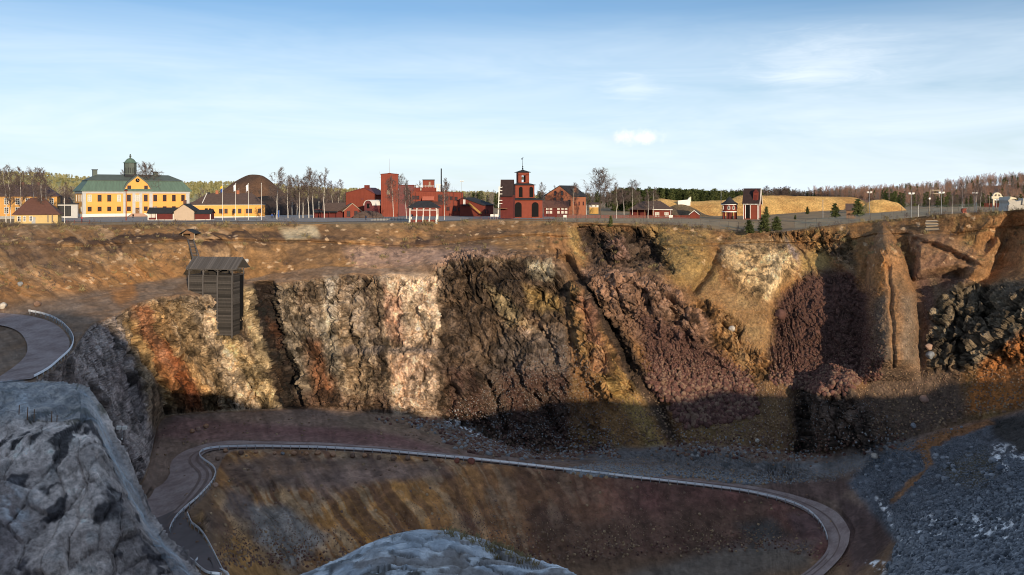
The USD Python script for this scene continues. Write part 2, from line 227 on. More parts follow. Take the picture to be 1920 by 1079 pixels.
def normals(P):
    n = np.cross(np.gradient(P, axis=1), np.gradient(P, axis=0)); n /= np.linalg.norm(n, axis=-1, keepdims=True) + 1e-9
    return n * np.where((n * (np.array([0, 0, EYE]) - P)).sum(-1, keepdims=True) < 0, -1, 1)
sm = np.stack([gaussian_filter(Bs[..., k], 4) for k in range(3)], -1)
N = normals(sm)
# broken rock: blocks of several sizes, each with its own offset and tilt, cracked along their joints
def blocks(P, size, seed, squash=(1, 1, 0.7)):
    q = (P / np.array(squash)).reshape(-1, 3) / size
    rng = np.random.default_rng(seed); lo, hi = q.min(0) - 1, q.max(0) + 1
    cells = np.unique(np.floor(q).astype(int), axis=0)
    cells = np.unique((cells[:, None] + np.array([(a, b, c) for a in (-1, 0, 1) for b in (-1, 0, 1) for c in (-1, 0, 1)])[None]).reshape(-1, 3), axis=0)
    pts = cells + rng.random(cells.shape)
    d, i = cKDTree(pts).query(q, k=2, workers=-1)
    tilt, off, tone = rng.normal(0, 1, pts.shape), rng.random(len(pts)) - .5, rng.random(len(pts))
    rel = q - pts[i[:, 0]]
    h = off[i[:, 0]] + 0.7 * (rel * tilt[i[:, 0]]).sum(1)
    edge = d[:, 1] - d[:, 0]
    return h.reshape(P.shape[:2]), edge.reshape(P.shape[:2]), tone[i[:, 0]].reshape(P.shape[:2])
wp = Bs + np.stack([4.5 * (fbm(Bs * .12 + 9 * k, 3, 30 + k) - .5) + 1.6 * (fbm(Bs * .6 + 5 * k, 3, 35 + k) - .5) for k in range(3)], -1)
tiltm = np.clip((WX + (WX - PX) - 850) / 60, 0, 1) * np.clip((1500 - PX) / 60, 0, 1) * .62; wp = np.stack([wp[..., 0] * np.cos(tiltm) + (wp[..., 2] + 30) * np.sin(tiltm), wp[..., 1], -wp[..., 0] * np.sin(tiltm) + (wp[..., 2] + 30) * np.cos(tiltm)], -1)
h1, e1, t1 = blocks(wp, 9.0, 1, (.85, 1, 1.6)); h2, e2, t2 = blocks(wp, 3.4, 2, (.85, 1, 1.5)); h3, e3, t3 = blocks(wp, 1.25, 3, (1, 1, 1.0))
right = 1 - left
crack = lambda e, w: np.exp(-(e / w) ** 2)
f1, f2 = fbm(Bs * .5, 4, 41) - .5, fbm(Bs * 1.7, 3, 42) - .5
ridged = 1 - np.abs(fbm(Bs * np.array([.16, .16, .1]), 4, 44) - .5) * 4
f4 = fbm(Bs * .9 + 3, 4, 45) - .5
h4, e4, t4 = blocks(wp + .3 * f4[..., None], .62, 4)
disp = rock * (h1 * 1.3 + h2 * 1.0 + h3 * 0.5 + h4 * .2 + ridged * .35 + f4 * .4 - 1.3 * crack(e1, .05) - 0.85 * crack(e2, .085) - .22 * crack(e3, .13))
disp += talus * (h2 * .6 + h3 * 0.5 - .35 * crack(e3, .2)) + soil * (1 - floor) * (f1 * 0.8 + h3 * 0.12 * (t3 > .85) * (1 - inseg(-.5, 2.1, .1)) + f2 * .22) + floor * (f1 * 0.25 + f2 * .08)
disp += rock * (f1 * .7 + f2 * .35)
view = np.array([0, 0, EYE]) - Bs; view /= np.linalg.norm(view, axis=-1, keepdims=True)
disp *= inseg(0.03, 11.9, .2) * (1 - .85 * calm - .35 * poly_mask([(716,520),(815,520),(824,782),(735,776)], 12)) * np.clip((N * view).sum(-1) * 1.7, .3, 1)
# ground colours: minerals, soil, rust, dust, plus shade painted into some recesses
C = lambda *c: np.array(c, float)
SNOWC = C(.85,.87,.9)
OCHRE, BROWN, DARK, PURPLE, CREAM, PINK, GREY, ORANGE, RUST, GRAVEL = C(.33,.18,.075), C(.19,.115,.068), C(.065,.045,.036), C(.098,.05,.043), C(.56,.43,.29), C(.47,.29,.205), C(.22,.2,.175), C(.42,.18,.05), C(.2,.075,.03), C(.13,.145,.17)
YELLOW, TAN, DUSK, TEAL, MAUVE = C(.36,.24,.09), C(.36,.25,.155), C(.10,.068,.058), C(.17,.2,.19), C(.2,.155,.15)
col = np.ones(PX.shape + (3,)) * BROWN
def paint(mask, c, k=1.0):
    global col
    m = np.clip(mask * k, 0, 1)[..., None]; col = col * (1 - m) + m * np.asarray(c)
def zone(poly, c, soft=14, k=1.0, wob=1.0): paint(poly_mask(poly, soft, wob), c, k)
S1, S2, S3 = np.clip(.5 + 2.6 * r1, 0, 1), np.clip(.5 + 2.6 * r2, 0, 1), np.clip(.5 + 2.6 * r3, 0, 1)
G1, G2 = np.clip(.5 + 2.2 * (fbm(Bs * .07, 4, 51) - .5), 0, 1), np.clip(.5 + 2.2 * (fbm(Bs * .22, 4, 52) - .5), 0, 1)
mixc = lambda a, b, t: a + (b - a) * t[..., None]
# upper slope
up = inseg(-.5, 2.15, .12)
col = mixc(col, mixc(OCHRE * .82, BROWN * .78, np.clip((S1 * .6 + S2 * .35) * np.interp(PX, [480, 620, 1040, 1100], [1, .35, .35, 1]) + G2 * np.interp(PX, [480, 620], [.3, .75]) - .18, 0, 1)), up)
paint(up * np.clip((S2 - .6) * 4, 0, 1) * G1 * .5 * np.interp(PX, [480, 620, 1040, 1100], [1, .2, .2, 1]), TAN)
paint(inseg(1.3, 2.2, .3) * np.clip((500 - PX) / 200, 0, 1) * S2, ORANGE * .8, .55)
lf = np.interp(PX, [480, 620], [1, .5]); bt = SEG - .93 - lf * (.34 * (S1 - .5) + .36 * (S2 - .5)) - .3 * (G2 - .5)
paint(np.clip((bt + .24) / .07, 0, 1) * np.clip((.16 + .2 * S1 - bt) / .25, 0, 1) * np.clip(.5 + 2.2 * (G1 - .35), 0, 1) * np.clip((1000 - PX) / 100, 0, 1), C(.05,.03,.023), .95)
paint(np.clip((bt - .12) / .1, 0, 1) * np.clip((.75 - bt) / .4, 0, 1) * (S2 * .5 + .5) * np.interp(PX, [340, 640], [1, .15]) * up, C(.33,.225,.13), .5)
paint(up * np.clip((fbm(Bs * np.array([.1, .1, .2]) + 4, 4, 69) - .55) / .06, 0, 1), C(.09,.055,.035), .6)
paint(inseg(-.2, .3, .1) * G2, C(.16,.12,.07), .7)
zone([(530,425),(600,422),(600,442),(540,445)], C(.42,.36,.25), 6, .8)
zone([(640,470),(800,465),(930,462),(960,480),(820,500),(660,505)], C(.3,.2,.16), 14, .8)
zone([(900,470),(1040,466),(1060,480),(900,482)], DARK, 8, .6)
# the bench and the tracks on it
paint(inseg(2.0, 3.02, .12) * np.clip((820 - PX) / 50, 0, 1), mixc(C(.2,.15,.115), BROWN, G2), .85)
zone([(200,555),(245,535),(258,560),(220,575)], ORANGE, 8, .7)
# main cliff
cl = inseg(3.0, 6.05, .04) * left
base = mixc(mixc(C(.2,.165,.13), C(.17,.105,.062), G1), C(.33,.225,.13), S1 * .5)
col = mixc(col, base, cl)
paint(cl * (S2 > .68), DARK, .6); paint(cl * (S3 > .75), CREAM, .3)
def strip(a, b, wa, wb, c, k, soft=8): zone([(a[0]-wa,a[1]),(a[0]+wa,a[1]),(b[0]+wb,b[1]),(b[0]-wb,b[1])], c, soft, k, .8)
strip((235,600),(345,770),16,26,C(.36,.23,.1),.9); strip((225,600),(290,740),8,18,C(.34,.25,.16),.9); strip((262,575),(360,770),20,26,RUST*1.25,.75); strip((292,570),(395,770),15,18,C(.36,.22,.1),.8)
strip((318,640),(370,770),8,20,C(.27,.09,.035),.9); strip((330,560),(445,770),22,26,C(.34,.235,.13),.85); strip((372,560),(462,770),18,26,C(.4,.31,.22),.85); strip((395,570),(470,765),8,14,CREAM*1.05,.7); strip((425,610),(505,765),14,24,C(.48,.36,.2),.8); strip((468,540),(500,700),12,14,C(.5,.38,.22),.8)
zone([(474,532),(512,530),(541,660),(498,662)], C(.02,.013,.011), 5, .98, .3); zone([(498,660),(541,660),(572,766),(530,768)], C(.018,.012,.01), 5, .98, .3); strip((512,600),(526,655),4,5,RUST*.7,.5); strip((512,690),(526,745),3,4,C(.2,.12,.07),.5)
strip((540,535),(575,740),22,20,C(.24,.2,.15),.55); strip((588,640),(605,760),16,26,RUST*1.2,.75,14); strip((620,520),(628,600),12,7,C(.5,.44,.37),.75); strip((655,525),(675,620),20,22,C(.33,.26,.2),.6); strip((610,600),(625,700),14,16,C(.3,.27,.22),.6)
zone([(560,735),(720,735),(740,780),(560,770)], C(.16,.1,.07), 12, .7)
zone([(716,520),(812,522),(822,640),(750,650),(722,620)], mixc(C(.66,.52,.38), C(.58,.42,.3), G2), 12, .94, .8); zone([(716,530),(745,560),(752,620),(730,640),(716,600)], PINK, 6, .9); zone([(750,630),(722,620),(735,645),(760,648)], PINK, 6, .8); zone([(728,668),(820,664),(824,782),(735,776)], mixc(C(.66,.5,.36), C(.56,.38,.27), G2), 12, .94, .7)
zone([(745,590),(770,585),(770,612),(750,615)], C(.2,.15,.11), 5, .7)
paint(poly_mask([(716,520),(820,520),(824,782),(735,776)], 8) * (S3 > .7), C(.3,.2,.14), .6)
zone([(640,652),(900,652),(900,664),(640,664)], C(.2,.16,.14), 6, .85, .6)
zone([(822,520),(860,490),(1060,500),(1110,640),(1130,850),(826,850)], mixc(C(.14,.09,.057), C(.046,.033,.027), np.clip(G1 * .7 + G2 * .5 - .1, 0, 1)), 14, .92, 1.1)
zone([(990,540),(1050,560),(1060,590),(1000,580)], YELLOW, 10, .7); zone([(1000,490),(1040,495),(1045,530),(1005,525)], C(.42,.36,.26), 8, .8); zone([(970,600),(1020,600),(1040,640),(980,650)], C(.4,.27,.18), 12, .7); zone([(915,540),(960,560),(1010,630),(960,620)], C(.3,.24,.13), 12, .5)
zone([(900,700),(950,640),(1060,620),(1090,700),(950,720)], C(.15,.12,.105), 12, .7)
zone([(838,690),(1080,700),(1120,850),(840,790)], mixc(DARK * 1.05, PURPLE * .7, S2), 16, .8)
# left shaded wall and its top
lw = inseg(3.0, 6.0, .05) * np.clip((262 + .25 * (PY - 700) - PX) / 14, 0, 1)
col = mixc(col, mixc(C(.44,.37,.345), C(.27,.22,.205), np.clip(S1 * .8 + G2 * .5 - .15, 0, 1)), lw)
paint(lw * (S2 > .6), C(.42,.36,.33), .6); paint(lw * poly_mask([(95,640),(140,680),(200,780),(150,790),(80,760)], 14), C(.17,.13,.115), .7)
# right wall: soils, outcrops, talus
rw = inseg(.1, 6.05, .1) * np.clip((PX - 1060) / 18, 0, 1)
col = mixc(col, mixc(C(.28,.145,.055), C(.13,.075,.042), np.clip(G1 * .6 + S2 * .6 - .1, 0, 1)), rw)
paint(rw * (S2 > .6) * G2, YELLOW * .8, .5)
zone([(1080,428),(1240,432),(1256,510),(1100,506)], DARK * .9, 12, .92); zone([(1148,445),(1172,440),(1186,488),(1160,488)], C(.22,.13,.1), 6, .9)  # the crevice's shadow is put into its near-black colour
zone([(1230,420),(1330,425),(1340,520),(1260,540)], YELLOW * .85, 16, .6)
zone([(1060,428),(1085,428),(1085,490),(1062,480)], YELLOW, 8, .7); zone([(1020,440),(1060,440),(1085,495),(1050,478)], C(.36,.18,.08), 10, .7)
zone([(1075,500),(1180,505),(1240,520),(1330,600),(1350,690),(1180,640),(1120,560)], C(.21,.125,.088), 12, .85); zone([(1090,560),(1120,560),(1130,650),(1105,640)], C(.3,.15,.1), 7, .8)
zone([(1110,700),(1190,690),(1270,840),(1140,845)], mixc(OCHRE * .9, YELLOW * .8, S2), 14, .85); zone([(1100,650),(1140,655),(1150,700),(1110,700)], C(.26,.14,.08), 8, .7)
zone([(1190,590),(1290,620),(1400,700),(1420,780),(1280,800),(1220,700)], PURPLE * 1.02, 16, .9)
zone([(1060,488),(1085,505),(1160,610),(1250,760),(1275,830),(1255,830),(1140,640),(1085,540)], DARK * .7, 7, .92, .5)
zone([(1420,460),(1505,455),(1560,500),(1560,560)], C(.16,.12,.1), 10, .3)
zone([(1345,475),(1385,450),(1480,452),(1502,490),(1435,562),(1388,530)], mixc(C(.6,.43,.24), C(.42,.27,.13), G2), 14, .95, .9); zone([(1440,465),(1465,470),(1455,540),(1435,556)], C(.66,.5,.3), 8, .8); zone([(1380,450),(1440,444),(1480,450),(1400,470)], C(.3,.2,.11), 8, .7); zone([(1478,440),(1500,470),(1500,495),(1485,470)], C(.2,.165,.17), 5, .85)
zone([(1330,520),(1390,540),(1450,570),(1460,700),(1400,700),(1330,600)], mixc(OCHRE * .85, C(.3,.2,.1), G2), 16, .7)
zone([(1505,478),(1540,455),(1560,480),(1530,520),(1500,515)], YELLOW * 1.1, 12, .85)
zone([(1450,565),(1520,510),(1600,505),(1640,560),(1650,700),(1560,735),(1440,705)], mixc(PURPLE * 1.05, PURPLE * .7, G1), 12, .95)
zone([(1545,460),(1590,455),(1612,490),(1600,505)], C(.3,.2,.12), 10, .7)
zone([(1625,520),(1642,450),(1660,424),(1682,440),(1716,520),(1738,690),(1634,690)], mixc(C(.33,.165,.07), C(.2,.125,.07), np.clip(S1 * .5 + G2 * .6, 0, 1)), 12, .92, .6)
zone([(1632,590),(1660,540),(1672,690),(1634,690)], C(.12,.1,.08), 14, .8); zone([(1690,560),(1715,560),(1738,690),(1690,690)], C(.15,.125,.1), 14, .8); zone([(1640,480),(1665,485),(1660,560),(1636,560)], ORANGE * .85, 10, .6)
zone([(1600,530),(1625,460),(1640,470),(1625,560)], C(.38,.19,.08), 8, .7)
zone([(1715,500),(1830,520),(1790,560),(1745,680),(1728,600)], C(.125,.078,.068), 14, .9)
zone([(1715,440),(1775,440),(1868,492),(1850,515),(1800,505),(1720,510)], mixc(C(.3,.18,.105), C(.17,.095,.065), np.clip(.5 + 3 * (fbm(np.stack([PX / 60 - PY / 60, (PX * .5 + PY) / 9, 0 * PX], -1), 3, 68) - .5), 0, 1)), 14, .85)
zone([(1840,430),(1880,405),(1925,398),(2140,390),(2140,522),(1830,525)], mixc(C(.34,.18,.08), C(.27,.165,.09), np.clip(S2 * .6 + G2 * .4, 0, 1)), 12, .85); zone([(1880,405),(1920,400),(2140,395),(2140,450),(1840,450)], C(.42,.215,.095), 8, .6)
zone([(1745,590),(1790,535),(1920,528),(2140,525),(2140,640),(1920,640),(1840,690),(1750,690)], mixc(C(.21,.165,.11), C(.1,.078,.058), G2), 12, .95); zone([(1755,520),(1780,540),(1780,640),(1755,620)], C(.2,.16,.1), 10, .6)
zone([(1800,780),(1840,680),(1930,615),(2140,600),(2140,760),(1930,760)], mixc(C(.36,.14,.04), C(.28,.12,.045), G2), 8, .97, .5)
zone([(1400,705),(1560,735),(1500,850),(1380,850),(1290,800)], mixc(C(.2,.125,.06), C(.12,.07,.05), S2), 16, .85); zone([(1300,740),(1420,750),(1400,830),(1270,830)], C(.24,.16,.07), 16, .5)
zone([(1640,690),(1800,690),(1810,790),(1650,850),(1600,800)], mixc(C(.14,.1,.075), C(.09,.065,.055), G2), 14, .9)
zone([(1500,710),(1560,690),(1620,730),(1650,850),(1490,855)], mixc(C(.11,.08,.065), DARK * .8, G1), 10, .92); zone([(1490,700),(1535,715),(1530,850),(1492,852)], C(.055,.042,.034), 14, .7)  # last zone: shade of the hollow painted into the rock colour
# floor, tracks, gravel
fl = inseg(6.05, 9.1, .12)
col = mixc(col, mixc(C(.24,.165,.125), C(.165,.115,.09), G1 * .5 + G2 * .5), fl)
zone([(290,820),(330,785),(450,792),(700,806),(840,845),(1000,868),(900,852),(640,838),(480,826),(360,828)], C(.2,.115,.105), 7, .8, .25)
zone([(420,800),(560,802),(720,812),(840,848),(760,836),(560,818)], C(.165,.085,.08), 8, .7, .3)
zone([(640,770),(760,780),(880,840),(760,815),(640,800)], C(.2,.15,.1), 12, .5)
zone([(780,790),(860,800),(990,850),(1010,870),(900,850),(830,825)], C(.14,.12,.11), 8, .7)
zone([(1000,862),(1120,838),(1300,834),(1390,840),(1400,866),(1180,862)], C(.135,.135,.14), 9, .85); zone([(1060,880),(1400,870),(1560,860),(1720,822),(1730,850),(1560,890),(1400,905),(1150,885)], C(.16,.16,.165), 9, .8); zone([(1120,862),(1400,866),(1560,868),(1560,874),(1400,876),(1120,868)], C(.12,.125,.13), 4, .8, .3)
zone([(1400,900),(1560,893),(1600,905),(1560,940),(1460,930)], C(.1,.062,.055), 9, .8); zone([(1560,930),(1640,960),(1680,1010),(1600,1079),(1580,1000)], C(.085,.055,.052), 12, .9)
# slope below the road
inn = inseg(8.95, 10.95, .12) * np.clip((1600 - PX) / 40, 0, 1) * np.clip((PX - 395) / 20, 0, 1)
A = np.clip((PX - 700) / 500, 0, 1)
col = mixc(col, mixc(mixc(C(.46,.225,.07), C(.18,.09,.05), np.clip(S1 * .6 + G2 * .8 - .22, 0, 1)), mixc(C(.16,.07,.058), C(.115,.065,.048), np.clip(S1 * .6 + G2 * .4, 0, 1)), A), inn)
paint(inn * np.clip((S2 * .6 + G2 * .5 - .62) / .1, 0, 1) * (1 - A), C(.4,.3,.19), .45); paint(inn * np.clip((.38 - S2 * .6 - G2 * .3) / .1, 0, 1) * (1 - A), C(.12,.062,.042), .6)
zone([(420,870),(500,850),(720,858),(840,880),(700,905),(560,915),(440,905)], mixc(C(.2,.13,.095), C(.14,.095,.08), G2), 10, .8); zone([(560,880),(740,870),(850,892),(720,900),(600,935)], C(.24,.16,.13), 10, .6)
zone([(460,940),(540,945),(620,1000),(560,1079),(500,1050)], C(.22,.21,.2), 14, .85); zone([(405,1000),(470,1000),(580,1079),(420,1090)], C(.36,.19,.06), 14, .7); zone([(420,910),(470,920),(480,985),(420,960)], C(.13,.11,.11), 12, .75)
zone([(355,985),(380,960),(398,1000),(400,1058),(372,1045)], C(.33,.18,.06), 6, .9); zone([(330,990),(420,950),(440,1000),(400,1079),(350,1030)], C(.12,.095,.085), 12, .5)
zone([(1000,960),(1400,950),(1500,1000),(1300,1060),(1050,1060)], C(.12,.07,.048), 24, .75); zone([(1380,985),(1440,975),(1480,1010),(1430,1030)], C(.06,.062,.06), 12, .8); zone([(1150,1079),(1400,1020),(1530,1018),(1520,1060),(1300,1110)], mixc(C(.13,.135,.13), C(.17,.155,.135), G2), 16, .6); zone([(1470,960),(1540,960),(1550,1015),(1490,1010)], C(.12,.08,.08), 10, .6)
# dark gravel heap at the right and the orange stream bed through it
zone([(1585,905),(1640,850),(1730,830),(1800,805),(1860,790),(2140,745),(2140,1300),(1560,1300),(1680,1020)], mixc(GRAVEL, GRAVEL * .6, G2), 9, .97, .6)
zone([(1845,800),(1920,780),(2140,770),(2140,860),(1920,850),(1870,830)], C(.045,.042,.038), 9, .9); zone([(1760,880),(1840,850),(1880,870),(1860,910),(1790,900)], C(.1,.085,.055), 12, .8)
zone([(1690,840),(1760,812),(1850,788),(1862,795),(1780,825),(1730,850)], C(.3,.14,.055), 5, .9, .4); zone([(1725,835),(1740,840),(1748,870),(1735,880),(1728,860)], C(.27,.13,.05), 3, .9, .3); zone([(1662,945),(1700,905),(1735,876),(1738,882),(1712,912),(1672,944)], C(.3,.14,.045), 3, .75, .35)
# old snow lying in hollows
snow = np.zeros(PX.shape)
for p in ([(836,788),(860,792),(850,797)], [(862,798),(890,806),(880,812),(866,806)], [(885,808),(918,822),(912,826),(890,818)], [(920,822),(950,832),(944,838),(924,829)], [(968,838),(990,846),(1014,856),(1000,857),(978,846)], [(1640,936),(1662,940),(1650,946)], [(1655,950),(1662,945),(1660,960)], [(1664,962),(1678,980),(1674,990),(1668,975)], [(1860,836),(1900,840),(1925,860),(1890,852),(1872,848)], [(1860,850),(1874,858),(1892,882),(1880,880)], [(1780,975),(1830,968),(1840,985),(1790,985)], [(1836,995),(1900,975),(1912,985),(1850,1003)], [(1730,970),(1770,962),(1760,978)], [(1740,1000),(1800,1005),(1850,1000),(1850,1008),(1760,1012)], [(1880,1000),(1910,1010),(1890,1020)], [(1620,1052),(1680,1060),(1720,1075),(1660,1072)]):
    snow = np.maximum(snow, sstep(look(sdist(p), PX + 16 * warp3, PY + 10 * warp4) - 3.0, 3.0))
snow *= np.clip((fbm(Bs * .8, 5, 61) - .49) * 14, 0, 1)
for p in ([(1760,955),(1930,965),(1930,1075),(1640,1079),(1700,1000)],):
    snow = np.maximum(snow, poly_mask(p, 20) * np.clip((fbm(Bs * .7, 5, 62) - .625) * 14, 0, 1))
col *= np.where(rock > .5, .36 + .5 * t2 + .5 * t3 + .36 * t4, .8 + .4 * t3)[..., None]
col *= (1 + (.18 + .3 * rock + .2 * talus) * (fbm(Bs * 1.1, 4, 63) - .5) * 2)[..., None]
col *= (1 + .5 * soil * (r2 + r3 * .8 * (1 - inn)))[..., None]
col *= (1 + inn * 1.1 * (fbm(Bs * .6, 5, 66) - .5))[..., None]
col *= (1 + .04 * np.clip(fl + inn + talus * (SEG > 5.8), 0, 1))[..., None]  # shaded floor, inner slope and low talus lightened to make up for missing fill
q_ = fbm(Bs * np.array([.55, .55, .3]) + 5, 4, 64); q2 = fbm(Bs * np.array([1.5, 1.5, .7]) + 9, 4, 67); paint(rock * np.clip((q2 - .57) / .04, 0, 1), col * .4, .7); paint(rock * np.clip((q_ - .56) / .05, 0, 1), col * .3, .85); paint(rock * np.clip((.42 - q_) / .05, 0, 1), np.clip(col * 1.35 + .02, 0, .6), .7)
paint(soil * (t3 > .94) * (e3 > .18) * up, TAN * 1.35, .8)
paint(snow, SNOWC, .95)
col = np.clip(col, .012, .85)

VP = Bs + N * disp[..., None]
VP[:, 0] = Bs[:, 0]; VP[:, -1] = Bs[:, -1]
ROCKM = rock_material('weathered_rock')
def sheet(name, r0, r1, c0=0, c1=None, label=None):
    c1 = NC if c1 is None else c1
    P, K_ = VP[r0:r1 + 1, c0:c1], col[r0:r1 + 1, c0:c1]
    n, m = P.shape[:2]; i = np.arange(n * m).reshape(n, m)
    q = np.stack([i[:-1, :-1], i[1:, :-1], i[1:, 1:], i[:-1, 1:]], -1).reshape(-1, 4)
    o = obj(name, (P.reshape(-1, 3), q), SOILM if name in ('soil_slope', 'bench', 'pit_floor', 'inner_slope') else ROCKM, smooth=False, kind='structure', col=K_.reshape(-1, 3)); return o
SOILM = rock_material('loose_soil', .45, 1.3, .32, .95, .3)
starts = np.cumsum([0] + [n for _, _, n in ROWS])
ci = lambda px: int(np.searchsorted(cols, px))
def surf(px, py):
    """the point of the pit's undisturbed surface seen at a column and a row"""
    j = np.clip(np.interp(px, cols, np.arange(NC)), 0, NC - 1); c = np.array(PY[:, int(round(float(j)))])
    i = np.interp(py, c, np.arange(NR))
    g = lambda A: float(map_coordinates(A, [[i], [j]], order=1)[0])
    return np.array([g(VP[..., 0]), g(VP[..., 1]), g(VP[..., 2])])
# ------------------------------------------------------------------ plateau all round the pit, near wall, hills
EARTH = usdkit.material(stage, '/World/Looks/plateau_ground', {
    'g': ('geometry', {}), 'n': ('noise_texture', {'scale': 0.12, 'detail': 6.0, 'roughness': .65}), 'n2': ('noise_texture', {'scale': 1.5, 'detail': 4.0}),
    'r': ('rgb_ramp', {'ramp': [(.3, (.13,.09,.055)), (.45, (.25,.18,.11)), (.58, (.31,.21,.11)), (.75, (.13,.085,.04))]}),
    'b': ('bump', {'strength': .3, 'distance': .2}), 'p': ('principled_bsdf', {'roughness': .95, 'specular_ior_level': .2})},
    [('g.position', 'n.vector'), ('g.position', 'n2.vector'), ('n.fac', 'r.fac'), ('r.color', 'p.base_color'), ('n2.fac', 'b.height'), ('b.normal', 'p.normal')], surface='p.BSDF')
front = VP[0, ::4]                              # the rim in view, left to right
near = np.array([(152,160,2),(172,120,-1),(180,80,-3),(172,45,-3),(158,20,1),(138,6,5),(118,-4,5),(90,-8,2),(60,-8,2.5),(30,-3,5.5),(8,0.5,6.4),(-8,1,6.4),(-30,8,5),(-60,20,4),(-100,45,3),(-135,85,2),(-160,130,1),(-172,180,0.5)], float)
tt = np.linspace(0, len(near) - 1, 120)
nearp = np.stack([gaussian_filter1d(np.interp(tt, np.arange(len(near)), near[:, k]), 3, mode='nearest') for k in range(3)], -1)
nearp[:, 2] += 9.0 * (fbm(np.c_[nearp[:, :2] * .09, 0 * tt], 3, 75) - .5) * np.clip((np.abs(nearp[:, 0]) - 12) / 15, 0, 1)
ring = np.vstack([front, nearp[0:]])
cen = np.array([0., 120.])
dirs = ring[:, :2] - cen; rad = np.linalg.norm(dirs, axis=1, keepdims=True); dirs /= rad
fr = len(front)
def shade_ridge(x, y):
    """unseen ridge added behind the viewpoint to cast shade on the left wall"""
    return 25.0 * np.exp(-((x + 6) / 25) ** 4 - ((y + 36) / 17) ** 2)
steps = [0, 1.5, 4, 8, 13, 18, 24, 30, 36, 45, 54, 65, 90, 130, 200, 350, 700, 1500, 3500, 9000]
lay = []
for s in steps:
    p = np.zeros_like(ring); p[:, :2] = cen + dirs * (rad + s)
    # the plateau settles to its own level a little way behind the rim
    base = np.where(p[:, 0] > 95, np.clip((p[:, 0] - 95) / 60, 0, 1) * 3.8, 0.0)
    t = min(1, s / 35); t = t * t * (3 - 2 * t)
    p[:, 2] = ring[:, 2] * (1 - t) + (base if True else 0) * t + (0.35 * (fbm(np.c_[p[:, :2] * .08, p[:, 2] * 0], 3, 71) - .5) * (s > 0))
    isnear = np.r_[np.zeros(fr, bool), np.ones(len(ring) - fr, bool)]
    keep = np.where(isnear, 1 - np.clip((s - 40) / 300, 0, 1), 0)
    p[:, 2] = np.where(isnear, ring[:, 2] * keep + base * (1 - keep), p[:, 2])
    p[:, 2] += shade_ridge(p[:, 0], p[:, 1])  # unseen ridge, added for the shadow it throws into the pit
    lay.append(p)
lay = np.array(lay); n, m = lay.shape[:2]
idx = np.arange(n * m).reshape(n, m); a, b = idx, np.roll(idx, -1, 1)
q = np.stack([a[:-1], b[:-1], b[1:], a[1:]], -1).reshape(-1, 4)
obj('ground', (lay.reshape(-1, 3), q[:, ::-1]), EARTH, smooth=True, kind='structure')
# near wall of the pit, from the near rim down past the foreground to the basin
low = nearp.copy(); tc = np.array([20., 110.]); v = low[:, :2] - tc
low[:, :2] = tc + v * 0.55; low[:, 2] = -58
nw = np.array([nearp * (1 - t) + low * t + np.array([0, 0, 0]) for t in np.linspace(0, 1, 40)])
nw += ((fbm(nw * .1, 4, 81) - .5) * 6 * np.sin(np.linspace(0, np.pi, 40))[:, None])[..., None] * np.array([0, 0, .6])
n, m = nw.shape[:2]; idx = np.arange(n * m).reshape(n, m)
q = np.stack([idx[:-1, :-1], idx[:-1, 1:], idx[1:, 1:], idx[1:, :-1]], -1).reshape(-1, 4)
cc = np.ones((n * m, 3)) * np.array([.16,.12,.09])
obj('near_wall', (nw.reshape(-1, 3), q), ROCKM, smooth=True, kind='structure', col=cc)
# ------------------------------------------------------------------ plain materials
def plain(name, c, rough=.7, var=.25, scale=1.2, spec=.3, metal=0., bump=0., stretch=(1, 1, 1), each=0.):
    c = np.array(c, float)
    return usdkit.material(stage, '/World/Looks/' + name, {
        'tc': ('texture_coordinate', {}), 'mp': ('mapping', {'scale': stretch}), 'n': ('noise_texture', {'scale': scale, 'detail': 5.0, 'roughness': .65}), 'oi': ('object_info', {}),
        'r': ('rgb_ramp', {'ramp': [(.25, c * (1 - var)), (.75, c * (1 + var))]}), 'b': ('bump', {'strength': bump, 'distance': .05}), 'er': ('map_range', {'to_min': 1 - each, 'to_max': 1 + each}), 'ev': ('combine_xyz', {}), 'ex': ('mix_color', {'blend_type': 'multiply', 'fac': 1.0, 'use_clamp': False}),
        'p': ('principled_bsdf', {'roughness': rough, 'specular_ior_level': spec, 'metallic': metal})},
        [('tc.object', 'mp.vector'), ('mp.vector', 'n.vector'), ('n.fac', 'r.fac'), ('oi.random', 'er.value'), ('er.result', 'ev.x'), ('er.result', 'ev.y'), ('er.result', 'ev.z'), ('r.color', 'ex.a'), ('ev.vector', 'ex.b'), ('ex.result', 'p.base_color')] + ([('n.fac', 'b.height'), ('b.normal', 'p.normal')] if bump else []), surface='p.BSDF')
